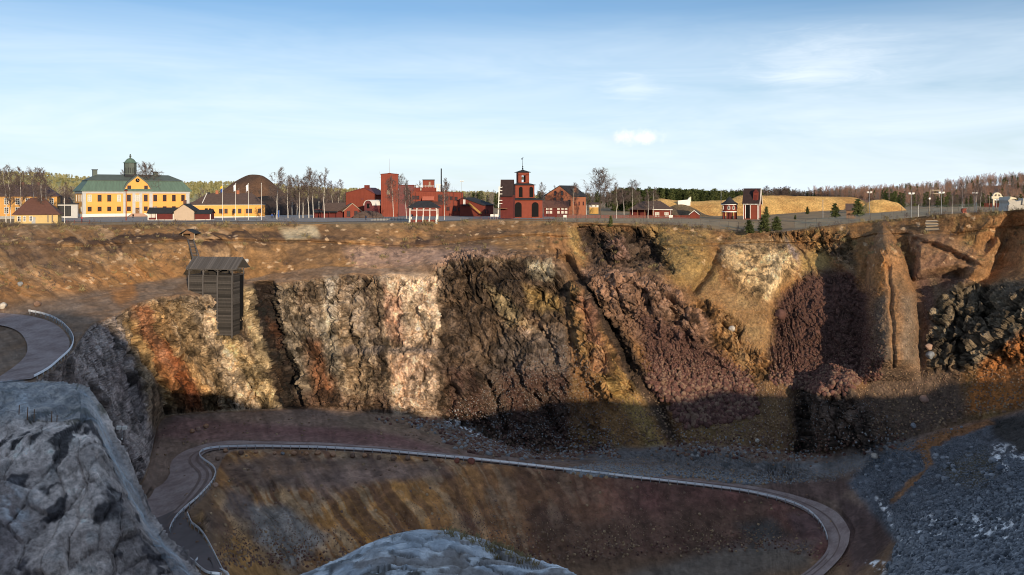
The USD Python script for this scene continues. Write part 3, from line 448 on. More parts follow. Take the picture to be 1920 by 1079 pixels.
M = dict(
 yellow=plain('yellow_render', (.72,.36,.095), .8, .08, .5), shaded_yellow=plain('shaded_yellow_render', (.5,.27,.085), .85, .12), pale_yellow=plain('pale_yellow_render', (.5,.37,.17), .8, .1, .6), grey_trim=plain('grey_render', (.45,.45,.45), .8, .1), white=plain('white_paint', (.72,.7,.66), .6, .1),  # shaded_yellow: yellow darkened to stand for birch shade on the manor
 red=plain('red_paint', (.17,.036,.025), .85, .2, .8), brick_red=plain('red_boarding', (.2,.047,.029), .85, .16, .6), dark_red=plain('dark_red_paint', (.11,.022,.02), .85, .2), purple_red=plain('purple_red_sheet', (.15,.042,.045), .6, .15), orange_red=plain('orange_brick', (.32,.12,.065), .85, .18, 1.5), light_red=plain('sunlit_red_sheet', (.42,.13,.085), .7, .1),  # light_red: sunlight of the lean-to put into the colour; plain red on the kiosk
 copper=plain('green_copper', (.095,.15,.12), .6, .2, .4, stretch=(3, 1, .3)), copper_dark=plain('dark_copper', (.085,.105,.095), .6, .2, .4), slate=plain('dark_roof', (.03,.032,.037), .8, .25, spec=.15), tile=plain('brown_tile', (.085,.058,.05), .8, .25), shingle=plain('dark_shingle', (.04,.027,.028), .9, .25, spec=.1), purple_tile=plain('purple_tile', (.075,.05,.055), .8, .2), red_tile=plain('red_tile', (.11,.052,.04), .8, .2), beige=plain('beige_render', (.45,.35,.26), .85, .08),
 black=plain('black_paint', (.012,.012,.013), .9, .2, spec=.03), glass=plain('dark_window_glass', (.03,.032,.036), .12, .1, spec=.6), pale_glass=plain('curtained_window_glass', (.45,.43,.38), .3, .2, spec=.5), steel=plain('galvanised_steel', (.78,.8,.84), .5, .1, 2., spec=.5), grey_steel=plain('grey_steel', (.3,.31,.32), .5, .15), 
 old_wood=plain('grey_weathered_boards', (.095,.087,.085), .85, .3, 2., stretch=(6, 6, .4), each=.35), dark_wood=plain('dark_weathered_boards', (.045,.04,.037), .85, .35, 2., stretch=(6, 6, .4), each=.55), pale_wood=plain('pale_timber', (.33,.27,.2), .85, .2), brown_wood=plain('brown_timber', (.2,.11,.06), .8, .2), stair_yellow=plain('yellow_timber', (.45,.27,.08), .8, .15),
 bark=plain('birch_bark', (.55,.52,.48), .8, .45, 2.5, stretch=(1, 1, 2)), dark_bark=plain('dark_bark', (.09,.07,.058), .9, .3), twig=plain('purple_brown_twigs', (.11,.082,.075), .9, .3), warm_twig=plain('reddish_twigs', (.3,.175,.125), .9, .3), pale_twig=plain('pale_twigs', (.2,.165,.15), .9, .3),
 stone=plain('grey_stone', (.3,.3,.29), .9, .25), concrete=plain('weathered_concrete', (.38,.36,.33), .9, .2), cream=plain('cream_stone', (.6,.53,.4), .8, .1), pink_stone=plain('pink_stone', (.4,.26,.2), .85, .1),
 asphalt=plain('mauve_asphalt', (.17,.14,.145), .9, .2, .35), paving=plain('grey_gravel_yard', (.25,.235,.23), .95, .1, .2),
 blue=plain('blue_cloth', (.03,.08,.3), .8, .1), navy=plain('navy_cloth', (.02,.03,.06), .8, .1), red_cloth=plain('red_cloth', (.5,.04,.04), .8, .1), skin=plain('skin', (.5,.3,.22), .6, .05), white_cloth=plain('white_cloth', (.7,.72,.78), .8, .1), yellow_cloth=plain('yellow_cloth', (.7,.45,.03), .8, .1),
)
def leafy(name, c1, c2):
    return usdkit.material(stage, '/World/Looks/' + name, {
        'g': ('geometry', {}), 'oi': ('object_info', {}), 'a': ('math', {'math_type': 'add'}), 'f': ('math', {'math_type': 'fraction'}),
        'r': ('rgb_ramp', {'ramp': [(0., c1), (1., c2)]}), 'd': ('diffuse_bsdf', {}), 't': ('translucent_bsdf', {}), 'm': ('mix_closure', {'fac': .25})},
        [('g.random_per_island', 'a.value1'), ('oi.random', 'a.value2'), ('a.value', 'f.value1'), ('f.value', 'r.fac'), ('r.color', 'd.color'), ('r.color', 't.color'), ('d.BSDF', 'm.closure1'), ('t.BSDF', 'm.closure2')], surface='m.closure')
M['needles'] = leafy('pine_needles', (.05,.068,.028), (.125,.14,.055)); M['dry_grass'] = leafy('dry_grass', (.2,.15,.08), (.34,.28,.15))
def see_through(name, c, fac):
    return usdkit.material(stage, '/World/Looks/' + name, {'t': ('transparent_bsdf', {'color': (1., 1., 1.)}), 'd': ('diffuse_bsdf', {'color': c}), 'm': ('mix_closure', {'fac': fac})}, [('t.BSDF', 'm.closure1'), ('d.BSDF', 'm.closure2')], surface='m.closure')
M['mesh_fence'] = see_through('wire_mesh', (.17,.2,.19), .16); M['net'] = see_through('steel_net', (.28,.32,.36), .17)

# ------------------------------------------------------------------ mesh pieces in local metres
cat = trimesh.util.concatenate
def bx(x0, x1, y0, y1, z0, z1): return trimesh.creation.box(bounds=[[min(x0, x1), min(y0, y1), min(z0, z1)], [max(x0, x1), max(y0, y1), max(z0, z1)]])
def hull(pts): return trimesh.convex.convex_hull(np.array(pts, float))
def poly(pts, axis, a, b):
    from shapely.geometry import Polygon
    m = trimesh.creation.extrude_polygon(Polygon(pts), abs(b - a), engine='earcut'); v = m.vertices.copy(); lo = min(a, b)
    if axis == 'y': m = trimesh.Trimesh(np.c_[v[:, 0], v[:, 2] + lo, v[:, 1]], m.faces[:, ::-1], process=False)
    elif axis == 'x': m = trimesh.Trimesh(np.c_[v[:, 2] + lo, v[:, 0], v[:, 1]], m.faces, process=False)
    else: m.apply_translation([0, 0, lo])
    return m
def bar(p, q, r, sides=6, r2=None):
    p, q = np.array(p, float), np.array(q, float); d = q - p; L = np.linalg.norm(d); d /= L
    a = np.cross(d, [0, 0, 1.] if abs(d[2]) < .9 else [1., 0, 0]); a /= np.linalg.norm(a); b = np.cross(d, a); t = np.arange(sides) * 2 * np.pi / sides
    r2 = r if r2 is None else r2
    v = np.vstack([p + r * (np.cos(t)[:, None] * a + np.sin(t)[:, None] * b), q + r2 * (np.cos(t)[:, None] * a + np.sin(t)[:, None] * b), [p], [q]])
    f = []
    for i in range(sides):
        j = (i + 1) % sides; f += [(i, i + sides, j), (j, i + sides, j + sides), (2 * sides, i, j), (2 * sides + 1, j + sides, i + sides)]
    return trimesh.Trimesh(v, f, process=False)
def hip(x0, x1, y0, y1, ze, zr, i0, i1, th=.15):
    ym = (y0 + y1) / 2
    return hull([(x, y, z) for x in (x0, x1) for y in (y0, y1) for z in (ze, ze - th)] + [(x0 + i0, ym, zr), (x1 - i1, ym, zr)])
def gable_x(x0, x1, y0, y1, ze, zr, th=.18):
    """two roof slopes, ridge along x"""
    ym = (y0 + y1) / 2
    return poly([(y0, ze), (ym, zr), (y1, ze), (y1, ze - th), (ym, zr - th * 1.2), (y0, ze - th)], 'x', x0, x1)
def gable_y(x0, x1, y0, y1, ze, zr, th=.18):
    xm = (x0 + x1) / 2
    return poly([(x0, ze), (xm, zr), (x1, ze), (x1, ze - th), (xm, zr - th * 1.2), (x0, ze - th)], 'y', y0, y1)
class Bld:
    """a building set out from its left front corner: columns and rows become metres on its own front wall"""
    def __init__(s, name, label, category, px, py, Y, rot=0., group=None):
        s.o = at(px, py, Y); s.rot = math.radians(rot); s.Y, s.py = Y, py
        s.t = thing(name, label, category, s.o, rot, group)
    def x(s, px, d=0.):
        k = (px - 960) / F; c, n = math.cos(s.rot), math.sin(s.rot)
        X0, Y0 = s.o[0] - n * d, s.o[1] + c * d
        return float((k * Y0 - X0) / (c - k * n))
    def z(s, py): return float((s.py - py) * s.Y / F)
    def part(s, name, mesh, mat, parent=None, **k): return obj(name, mesh, M[mat], parent or s.t, **k)
    def window(s, x, z, w, h, frame='white', pane='glass', face='front', y=0., bars=(1, 1), arch=False, name='window', fw=.12):
        """x: along the wall, z: the middle height"""
        def put(m):
            if face == 'left': m = m.copy(); v = m.vertices; m.vertices = np.c_[y + v[:, 1], -v[:, 0], v[:, 2]]
            elif face == 'right': m = m.copy(); v = m.vertices; m.vertices = np.c_[y - v[:, 1], v[:, 0], v[:, 2]]
            else: m = m.copy(); m.apply_translation([0, y, 0])
            return m
        if face == 'left': x = -x
        x0, x1, z0, z1 = x - w / 2, x + w / 2, z - h / 2, z + h / 2
        fr = [bx(x0 - fw, x0, -.09, .03, z0, z1), bx(x1, x1 + fw, -.09, .03, z0, z1), bx(x0 - fw, x1 + fw, -.1, .03, z1, z1 + fw), bx(x0 - fw * 1.3, x1 + fw * 1.3, -.16, .03, z0 - fw, z0)]
        fr += [bx(x0 + (k + 1) * w / (bars[0] + 1) - .03, x0 + (k + 1) * w / (bars[0] + 1) + .03, -.06, -.02, z0, z1) for k in range(bars[0])]
        fr += [bx(x0, x1, -.055, -.02, z0 + (k + 1) * h / (bars[1] + 1) - .03, z0 + (k + 1) * h / (bars[1] + 1) + .03) for k in range(bars[1])]
        pn = bx(x0, x1, -.03, .02, z0, z1)
        if arch:
            a = np.linspace(0, np.pi, 13); o = [(x + (w / 2 + fw) * math.cos(t), z1 + (w / 2 + fw) * math.sin(t)) for t in a]; i_ = [(x + w / 2 * math.cos(t), z1 + w / 2 * math.sin(t)) for t in a[::-1]]
            fr[2] = poly(o + i_, 'y', -.1, .03); pn = cat([pn, poly([(x + w / 2 * math.cos(t), z1 + w / 2 * math.sin(t)) for t in a], 'y', -.03, .02)])
        f = s.part(name, put(cat(fr)), frame); s.part('pane' if name == 'window' else 'panel', put(pn), pane, f); return f
def walls(b, x0, x1, y1, z1, mat, gables=None, z0=0., y0=0., name='wall'):
    return b.part(name, bx(x0, x1, y0, y1, z0, z1), mat)

# ------------------------------------------------------------------ the mining museum and the buildings on the left rim
b = Bld('museum_building', 'large yellow mansion with green mansard roof, clock gable and copper roof turret', 'building', 155, 408, 333, 36)
X, Z = b.x, b.z; xr = X(355); D = 14.5
b.part('plinth', bx(-.12, xr + .12, -.12, D + .1, -.6, Z(401.7)), 'white'); b.part('wall', bx(0, xr, 0, D, Z(401.7), Z(360)), 'yellow'); b.part('cornice', bx(-.25, xr + .25, -.25, D + .25, Z(363), Z(359)), 'grey_trim')
for px in (156.5, 234, 283, 352.5): w = .85 if px < 200 or px > 340 else .6; b.part('pilaster', bx(max(X(px) - w, -.03), min(X(px) + w, xr + .03), -.1, .1, Z(401.7), Z(363)), 'grey_trim')
b.part('pilaster', bx(-.1, .1, -.08, 1.2, Z(401.7), Z(363)), 'grey_trim')
for px in (251, 263.8): b.part('pilaster', bx(X(px) - .55, X(px) + .55, -.14, .1, Z(401.7), Z(363)), 'grey_trim')
e, lo, hi = .8, Z(338.5), Z(326)
lower = hull([(x, y, z) for x in (-e, xr + e) for y in (-e, D + e) for z in (Z(359), Z(357.5))] + [(x, y, lo) for x in (2.2, xr - 2.2) for y in (1.9, D - 1.9)])
rf = b.part('roof', lower, 'copper', label='green copper lower roof'); b.part('upper_roof', hull([(x, y, z) for x in (1.9, xr - 1.9) for y in (1.6, D - 1.6) for z in (lo - .02, lo + .12)] + [(x, D / 2, hi) for x in (6.2, xr - 6.2)]), 'copper_dark', rf)
for k in range(30): xs = 1.5 + k * (xr - 3) / 29; b.part('seam', hull([(xs + a, -e + .06 - .05 * c, Z(357.4)) for a in (-.03, .03) for c in (0, 1)] + [(2.2 + (xs - 0) * (xr - 4.4) / xr + a, 1.9 - .05 * c, lo) for a in (-.03, .03) for c in (0, 1)]), 'copper_dark', rf)
for px, t, bt in ((185, 318, 331), (300.5, 321, 331)):
    ch = b.part('chimney', bx(X(px) - .8, X(px) + .8, D / 2 - .7, D / 2 + .7, Z(bt), Z(t)), 'copper_dark', rf); b.part('chimney_cap', bx(X(px) - 1, X(px) + 1, D / 2 - .9, D / 2 + .9, Z(t), Z(t) + .3), 'slate')
gx0, gx1, gm = X(231), X(284), X(257.5)
g = [(gx0, Z(359)), (gx1, Z(359)), (gx1 - .3, Z(354)), (gx1 - 1.4, Z(344)), (gx1 - 2.4, Z(339)), (gm, Z(328.5)), (gx0 + 2.4, Z(339)), (gx0 + 1.4, Z(344)), (gx0 + .3, Z(354))]
b.part('gable', poly(g, 'y', -.35, D / 2), 'yellow')
o = [(gx0 - .3, Z(356)), (gx0 + 1.1, Z(343.5)), (gx0 + 2.2, Z(338)), (gm, Z(327)), (gx1 - 2.2, Z(338)), (gx1 - 1.1, Z(343.5)), (gx1 + .3, Z(356))]; i_ = [(gx0 + .3, Z(356)), (gx0 + 1.6, Z(344.5)), (gx0 + 2.7, Z(339.5)), (gm, Z(329.5)), (gx1 - 2.7, Z(339.5)), (gx1 - 1.6, Z(344.5)), (gx1 - .3, Z(356))]
b.part('gable_roof', poly(o + i_[::-1], 'y', -.5, D / 2 + .1), 'copper_dark'); b.part('gable_band', bx(gx0, gx1, -.5, -.2, Z(360.5), Z(358.5)), 'grey_trim')
ck = trimesh.creation.cylinder(.75, .12, sections=24); ck.apply_transform(trimesh.transformations.rotation_matrix(np.pi / 2, [1, 0, 0])); ck.apply_translation([gm, -.42, Z(337.5)]); cl_ = b.part('clock', ck, 'black'); b.part('clock_hand', cat([bx(gm - .04, gm + .04, -.52, -.48, Z(337.5), Z(337.5) + .5), bx(gm, gm + .4, -.52, -.48, Z(337.5) - .04, Z(337.5) + .04)]), 'white', cl_)
for i, px in enumerate((168, 186.7, 204.7, 223, 241.7, 257.5, 273.3, 290.8, 308.7, 326, 343)):
    b.window(X(px), Z(372), 1.15, 2.3, 'white' if i in (0, 3, 5) else 'dark_red', 'pale_glass' if i in (0, 3, 5) else 'glass', bars=(1, 2), y=-.02)
    if i != 5: b.window(X(px), Z(392.5), 1.15, 1.5, 'dark_red', 'pale_glass' if i == 7 else 'glass', y=-.02)
for px in (241.7, 273.3): b.window(X(px), Z(352), 1.1, 1.5, 'dark_red', y=-.36)
for k, dd in enumerate((2.6, 7.2, 11.8)):
    b.window(dd, Z(372), .9, 2.3, 'white', 'glass', 'left', y=0, bars=(1, 2))
    if k == 0: b.window(dd, Z(392.5), .9, 1.6, 'white', 'glass', 'left', y=0)
d = b.part('door', bx(gm - .75, gm + .75, -.2, .05, Z(401.7), Z(390.5)), 'brown_wood'); b.part('fanlight', bx(gm - .6, gm + .6, -.24, -.19, Z(392.5), Z(391)), 'glass', d); b.part('handle', bx(gm + .4, gm + .5, -.28, -.2, Z(396.8), Z(396)), 'steel', d)
st = [bx(gm - 2.2 - .28 * k, gm + 2.2 + .28 * k, -.7 - .35 * (k + 1), -.12, Z(401.7) - .2 * (k + 1), Z(401.7) - .2 * k) for k in range(7)]; b.part('steps', cat(st), 'pink_stone')
tx = X(244.3, D / 2); ty = D / 2
oct_ = lambda r, n=8: [(tx + r * math.cos(a), ty + r * math.sin(a)) for a in (np.arange(n) + .5) * 2 * np.pi / n]
tw = b.part('turret', poly(oct_(2.35), 'z', Z(330), Z(303)), 'copper_dark'); b.part('turret_base', bx(tx - 2.5, tx + 2.5, ty - 2.5, ty + 2.5, Z(332), Z(325.5)), 'slate')
prof = np.array([(0, Z(293)), (.5, Z(293.4)), (1.1, Z(294.8)), (1.6, Z(297)), (1.9, Z(299.5)), (2.3, Z(301.6)), (2.75, Z(302.6)), (2.75, Z(303.1)), (0, Z(303.1))]); dm = trimesh.creation.revolve(prof[::-1], sections=16); dm.apply_translation([tx, ty, 0]); b.part('dome', dm, 'copper', tw)
fn = trimesh.creation.revolve(np.array([(0, Z(293.4)), (.35, Z(293)), (.25, Z(291)), (.5, Z(289.5)), (.28, Z(288)), (.12, Z(287.3)), (.3, Z(286.3)), (.12, Z(285.2)), (0, Z(285))]), sections=10); fn.apply_translation([tx, ty, 0]); b.part('finial', fn, 'copper_dark', tw)
for a in (-112.5, -67.5, -157.5, -22.5):
    a_ = math.radians(a + 0); m = poly([(-.5, Z(323)), (.5, Z(323)), (.5, Z(313.5)), (.3, Z(311.8)), (0, Z(311.2)), (-.3, Z(311.8)), (-.5, Z(313.5))], 'y', -.06, .06); m.apply_transform(trimesh.transformations.rotation_matrix(a_ + np.pi / 2, [0, 0, 1])); m.apply_translation([tx + 2.2 * math.cos(a_), ty + 2.2 * math.sin(a_), 0]); b.part('louvre', m, 'slate', tw)

b = Bld('manor_house', 'yellow manor with dark purple hipped roof behind the birches at the far left', 'building', -28, 411, 308, 22)
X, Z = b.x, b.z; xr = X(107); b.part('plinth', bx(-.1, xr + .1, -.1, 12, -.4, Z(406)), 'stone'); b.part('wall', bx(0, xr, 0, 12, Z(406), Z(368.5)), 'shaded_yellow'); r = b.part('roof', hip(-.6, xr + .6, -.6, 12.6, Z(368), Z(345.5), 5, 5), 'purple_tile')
for px in (-8, 12, 33, 52, 72, 97): b.window(X(px), Z(378), 1.2, 2., 'white', bars=(1, 2)); b.window(X(px), Z(395), 1.2, 2., 'white', bars=(1, 2))
for px in (38, 68): b.part('chimney', bx(X(px) - .6, X(px) + .6, 5.4, 6.6, Z(355), Z(341)), 'red_tile', r)
b = Bld('lodge', 'small pale yellow house with steep brown hipped roof beside the birch trunks', 'building', 27, 420.5, 257, 20)
X, Z = b.x, b.z; xr = X(108.5); b.part('wall', bx(0, xr, 0, 8, -.4, Z(402)), 'pale_yellow'); r = b.part('roof', hip(-.6, xr + .6, -.6, 8.6, Z(402.3), Z(371.5), xr * .36, xr * .42), 'red_tile')
for px, w in ((36, .7), (46, .5), (58, .7), (90, .15), (98, .15)): b.window(X(px), Z(410.5), w, 1.3 if w > .2 else 2.0, 'white' if w > .2 else 'pale_wood', bars=(1, 1) if w > .2 else (0, 0))
b.part('door', bx(X(63) - .5, X(63) + .5, -.08, .03, -.2, 2.0), 'grey_steel'); b.part('chimney', bx(X(70) - .4, X(70) + .4, 3.6, 4.4, Z(378), Z(367)), 'red_tile', r)
b = Bld('glass_annexe', 'low grey flat roofed annexe with wide dark window between manor and mansion', 'building', 107.5, 410, 318, 24)
X, Z = b.x, b.z; xr = X(145.5); b.part('wall', bx(0, xr, .3, 8, -.3, Z(383.5)), 'grey_trim'); b.part('roof', bx(-.3, xr + .3, -.2, 8.2, Z(383.5), Z(381.7)), 'slate'); f = b.part('window', cat([bx(.05, X(133), .1, .35, Z(387.2), Z(386.4)), bx(.05, X(133), .1, .35, Z(405.6), Z(404.8))] + [bx(x - .05, x + .05, .1, .35, Z(405), Z(387)) for x in np.linspace(.1, X(133) - .05, 5)]), 'slate'); b.part('pane', bx(.1, X(133), .18, .28, Z(405), Z(387)), 'glass', f)
b = Bld('back_hall', 'plain dark roofed hall just behind the grey annexe', 'building', 108, 410, 345, 24); X, Z = b.x, b.z; b.part('wall', bx(0, X(134), 0, 8, -.3, Z(382)), 'grey_trim'); b.part('roof', hip(-.4, X(134) + .4, -.4, 8.4, Z(382), Z(367), 1.5, 1.5), 'slate')

b = Bld('gift_shop', 'low house with beige gable wall, blue black roofs and two red wings before the mansion', 'building', 326, 414.3, 288, 8)
X, Z = b.x, b.z; xr = X(363.5); D = 9
b.part('gable_wall', poly([(0, -.3), (xr, -.3), (xr, Z(396.5)), (xr * .5, Z(383.8)), (0, Z(396.5))], 'y', 0, D), 'beige')
b.part('roof', poly([(-.7, Z(399)), (xr * .5, Z(382.4)), (xr + .35, Z(397.3)), (xr + .35, Z(396.3)), (xr * .5, Z(383.8)), (-.7, Z(400.2))], 'y', -.3, D + .3), 'slate')
xl = X(277.5, 1.0); b.part('wing_wall', bx(xl, -.02, 1.0, 7, Z(412.4), Z(399)), 'dark_red', label='left red wing wall'); b.part('wing_plinth', bx(xl - .05, -.02, .94, 7, -.3, Z(412.4)), 'white'); b.part('wing_roof', poly([(.5, Z(400.4)), (4, Z(389.5)), (7.6, Z(400.4)), (7.6, Z(401)), (4, Z(390.2)), (.5, Z(401))], 'x', xl - .4, 0.6), 'slate')
for px in (281, 288.3): b.window(X(px, 1.), Z(404), .75, 1.25, 'white', 'pale_glass', y=1.0)
for px in (277.8, 293.5, 325): b.part('corner_board', bx(X(px, 1.) - .12, X(px, 1.) + .12, .92, 1.05, -.2, Z(400)), 'white')
xr2 = X(395, 1.2); b.part('wing_wall', bx(xr + .02, xr2, 1.2, 7, Z(412.4), Z(400)), 'dark_red', label='right red wing wall'); b.part('wing_plinth', bx(xr + .02, xr2 + .05, 1.14, 7, -.3, Z(412.4)), 'white'); b.part('wing_roof', poly([(.7, Z(401)), (4, Z(394)), (7.6, Z(401)), (7.6, Z(401.6)), (4, Z(394.6)), (.7, Z(401.6))], 'x', xr - .2, xr2 + .4), 'slate')
b.part('corner_board', bx(xr2 - .22, xr2 + .02, 1.12, 1.3, -.2, Z(401)), 'white'); b.part('chimney', bx(xr * .36, xr * .36 + .9, 3, 3.9, Z(388), Z(375.5)), 'red_tile'); b.part('flue', bx(X(387), X(391), 4, 4.6, Z(397), Z(391.5)), 'black')

b = Bld('long_yellow_house', 'long low yellow house with dark hipped roof behind the flagpoles', 'building', 357, 409, 326, 20)
X, Z = b.x, b.z; xr = X(497); D = 11; b.part('plinth', bx(-.06, xr + .06, -.06, D, -.3, Z(407)), 'white'); b.part('wall', bx(0, xr, 0, D, Z(407), Z(385.3)), 'yellow'); b.part('eaves_board', bx(-.2, xr + .2, -.2, D + .2, Z(385.3), Z(383.8)), 'white'); r = b.part('roof', hip(-.6, xr + .6, -.6, D + .6, Z(383.6), Z(362.5), 7, 5), 'tile')
for px in (397.5, 413.7, 423.8, 438.8, 449.5, 464, 469.5, 486.7): b.window(X(px), Z(396.7), .95, 1.5, 'dark_red')
for px, m, t in ((392, 'slate', 360.5), (407.5, 'orange_red', 357), (447.5, 'orange_red', 357)): b.part('chimney', bx(X(px) - .5, X(px) + .5, D / 2 - .5, D / 2 + .5, Z(366), Z(t)), m, r)
b.part('hip_flashing', bar((X(379), .0, Z(381.6)), (X(388.5), D / 2 - .1, Z(362.4)), .14), 'white', r); b.part('dark_box', bx(X(387) - .5, X(387) + .5, -.8, 0, Z(399), Z(391)), 'black')

# ------------------------------------------------------------------ the red works in the middle of the rim
b = Bld('brown_roofed_house', 'red house with brown gabled roof and dark open porch beside the vaulted hut', 'building', 645, 408.6, 326, 14)
X, Z = b.x, b.z; xr = X(676.3); D = 8
b.part('gable_wall', poly([(0, -.3), (xr, -.3), (xr, Z(394.8)), (xr * .5, Z(382.6)), (0, Z(394.8))], 'y', 0, D), 'brick_red'); b.part('roof', poly([(-3.2, Z(398)), (xr * .5, Z(381.2)), (xr + .45, Z(396.2)), (xr + .45, Z(397.2)), (xr * .5, Z(382.5)), (-3.2, Z(399))], 'y', .1, D + .4), 'tile')
b.part('bargeboard', poly([(-.5, Z(396.3)), (xr * .5, Z(381.0)), (xr + .5, Z(396.3)), (xr + .5, Z(397.8)), (xr * .5, Z(382.6)), (-.5, Z(397.8))], 'y', -.25, .08), 'pale_wood')
for px in (653.5, 667.3): b.window(X(px), Z(401.5), 1.1, 2.0, 'dark_red')
x0 = X(590, 1.); b.part('long_wall', bx(x0, -.03, 2.2, D, -.3, Z(393)), 'dark_red'); b.part('long_roof', poly([(.4, Z(394.5)), (4.4, Z(380.4)), (8.4, Z(394.5)), (8.4, Z(395.5)), (4.4, Z(381.4)), (.4, Z(395.5))], 'x', X(604, 1), .8), 'tile'); b.part('porch_roof', poly([(-.4, Z(397.5)), (2.6, Z(393)), (2.6, Z(393.7)), (-.4, Z(398.3))], 'x', x0 - .6, X(634)), 'slate')
for px in (590, 603, 618, 632): b.part('porch_post', bx(X(px) - .09, X(px) + .09, -.2, 0, -.3, Z(397.5)), 'dark_red')
b = Bld('vaulted_hut', 'barrel vaulted hut with white roof and small dark door before the red barn', 'building', 683, 408, 338, -24)
X, Z = b.x, b.z; xr = X(698.3); a = np.linspace(0, np.pi, 17); zc = Z(385.5); rr = xr / 2
arc = [(rr + rr * math.cos(t), zc + rr * 1.02 * math.sin(t)) for t in a]; L = 9.5
b.part('wall', poly([(xr, -.2)] + arc + [(0, -.2)], 'y', 0, L), 'purple_red'); out = [(rr + (rr + .22) * math.cos(t), zc + (rr + .22) * 1.02 * math.sin(t)) for t in a]; b.part('vault', poly(out + [(rr + (rr + .03) * math.cos(t), zc + (rr + .03) * 1.02 * math.sin(t)) for t in a[::-1]], 'y', -.3, L), 'white')
d = b.part('door', bx(rr - .55, rr + .55, -.06, .02, Z(391), Z(382)), 'black'); b.part('handle', bx(rr + .35, rr + .42, -.1, -.05, Z(387), Z(386)), 'steel', d)
b = Bld('red_barn', 'big brick red gabled hall with purple roof left of the tall red tower', 'building', 648.5, 408, 352, -14)
X, Z = b.x, b.z; xr = X(705); D = 11; xp = X(683.5)
b.part('wall', poly([(0, -.3), (xr, -.3), (xr, Z(365.5)), (xp, Z(353)), (0, Z(361.5))], 'y', 0, D), 'brick_red'); r = b.part('roof', poly([(-.3, Z(361.7)), (xp, Z(352.1)), (xr + .4, Z(365.2)), (xr + .4, Z(366.2)), (xp, Z(353.1)), (-.3, Z(362.7))], 'y', -.25, D + .3), 'purple_red'); b.part('roof_turret', bx(X(681.), X(687.7), 1, 3, Z(354.5), Z(347.5)), 'red', r)
b.part('vent', bx(X(677), X(682), -.05, .05, Z(374.5), Z(372.5)), 'purple_red')
for k in range(9): b.part('seam', bx(xr * k / 9 + .35, xr * k / 9 + .41, -.03, .02, -.2, Z(366)), 'red')
b = Bld('red_tower', 'tall windowless red tower with thin mast and cream emblem', 'building', 714.3, 408, 340, 6)
X, Z = b.x, b.z; xr = X(746.3); b.part('wall', poly([(0, -.3), (xr, -.3), (xr, Z(326.8)), (xr / 2, Z(325)), (0, Z(326.8))], 'y', 0, 6.5), 'brick_red'); b.part('roof', poly([(-.2, Z(326.6)), (xr / 2, Z(324.6)), (xr + .2, Z(326.6)), (xr + .2, Z(327.6)), (xr / 2, Z(325.6)), (-.2, Z(327.6))], 'y', -.15, 6.7), 'dark_red'); b.part('mast', bar((xr / 2, 2, Z(325)), (xr / 2, 2, Z(297.5)), .09, 6, .05), 'grey_steel'); b.part('aerial', cat([bar((-.2, .5, Z(330)), (-.6, .5, Z(322)), .04), bar((0, .5, Z(333)), (-.7, .5, Z(333)), .04)]), 'grey_steel')
em = poly([(-.55, 0), (.55, 0), (.6, .9), (.35, 1.5), (.2, 1.9), (-.25, 1.9), (-.4, 1.5), (-.6, .8)], 'y', -.12, .02); em.apply_translation([X(728), 0, Z(365)]); b.part('emblem', em, 'pale_wood')
for k in range(7): b.part('seam', bx(xr * (k + 1) / 8 - .03, xr * (k + 1) / 8 + .03, -.03, .02, -.2, Z(327.5)), 'red')
b = Bld('ore_works', 'stepped red industrial works with roof hut, white ducts and black flue', 'building', 746.5, 408, 352, 2)
X, Z = b.x, b.z
b.part('wall', bx(.05, X(775), 1.5, 14, -.3, Z(348)), 'purple_red', label='recessed purplish wall'); b.part('roof_edge', bx(-.05, X(775) + .1, 1.35, 14.1, Z(348), Z(347)), 'dark_red')
b.part('wall', bx(X(772), X(816), 3, 15, -.3, Z(352)), 'red'); b.part('wall', poly([(X(770), -.3), (X(868), -.3), (X(868), Z(361.8)), (X(770), Z(358.5))], 'y', 0, 2.9), 'brick_red'); b.part('coping', poly([(X(769.6), Z(358.6)), (X(868.4), Z(361.9)), (X(868.4), Z(361.1)), (X(769.6), Z(357.8))], 'y', -.12, 3.0), 'dark_red'); b.part('wall', bx(X(826), X(868), 2.95, 12, -.3, Z(361.9)), 'dark_red')
h = b.part('roof_hut', bx(X(791.2), X(812.8), 4, 8, Z(352), Z(338)), 'brick_red'); b.part('hut_roof', bx(X(790.6), X(813.4), 3.8, 8.2, Z(338), Z(336.5)), 'slate', h); b.part('hut_door', bx(X(803), X(806), 3.93, 4.02, Z(350), Z(341)), 'pale_wood', h)
b.part('railing', cat([bar((X(776) + k * 1.1, 3.1, Z(352)), (X(776) + k * 1.1, 3.1, Z(347)), .04) for k in range(8)] + [bar((X(776), 3.1, z), (X(812), 3.1, z), .05) for z in (Z(347.3), Z(349.5))]), 'white')
b.part('duct', cat([bar((X(818), 4, Z(359)), (X(818), 4, Z(346)), .3), bar((X(823.5), 4, Z(359)), (X(823.5), 4, Z(347)), .26), bar((X(817.5), 4, Z(346.5)), (X(826), 4, Z(346.5)), .28), bar((X(818), 4, Z(353)), (X(825), 4, Z(356)), .22)]), 'white'); b.part('flue', bar((X(826.5), 4.5, Z(362)), (X(826.5), 4.5, Z(315.5)), .26, 8, .22), 'black'); b.part('block', bx(X(834), X(837.5), 2, 3.5, Z(361), Z(356.8)), 'red')
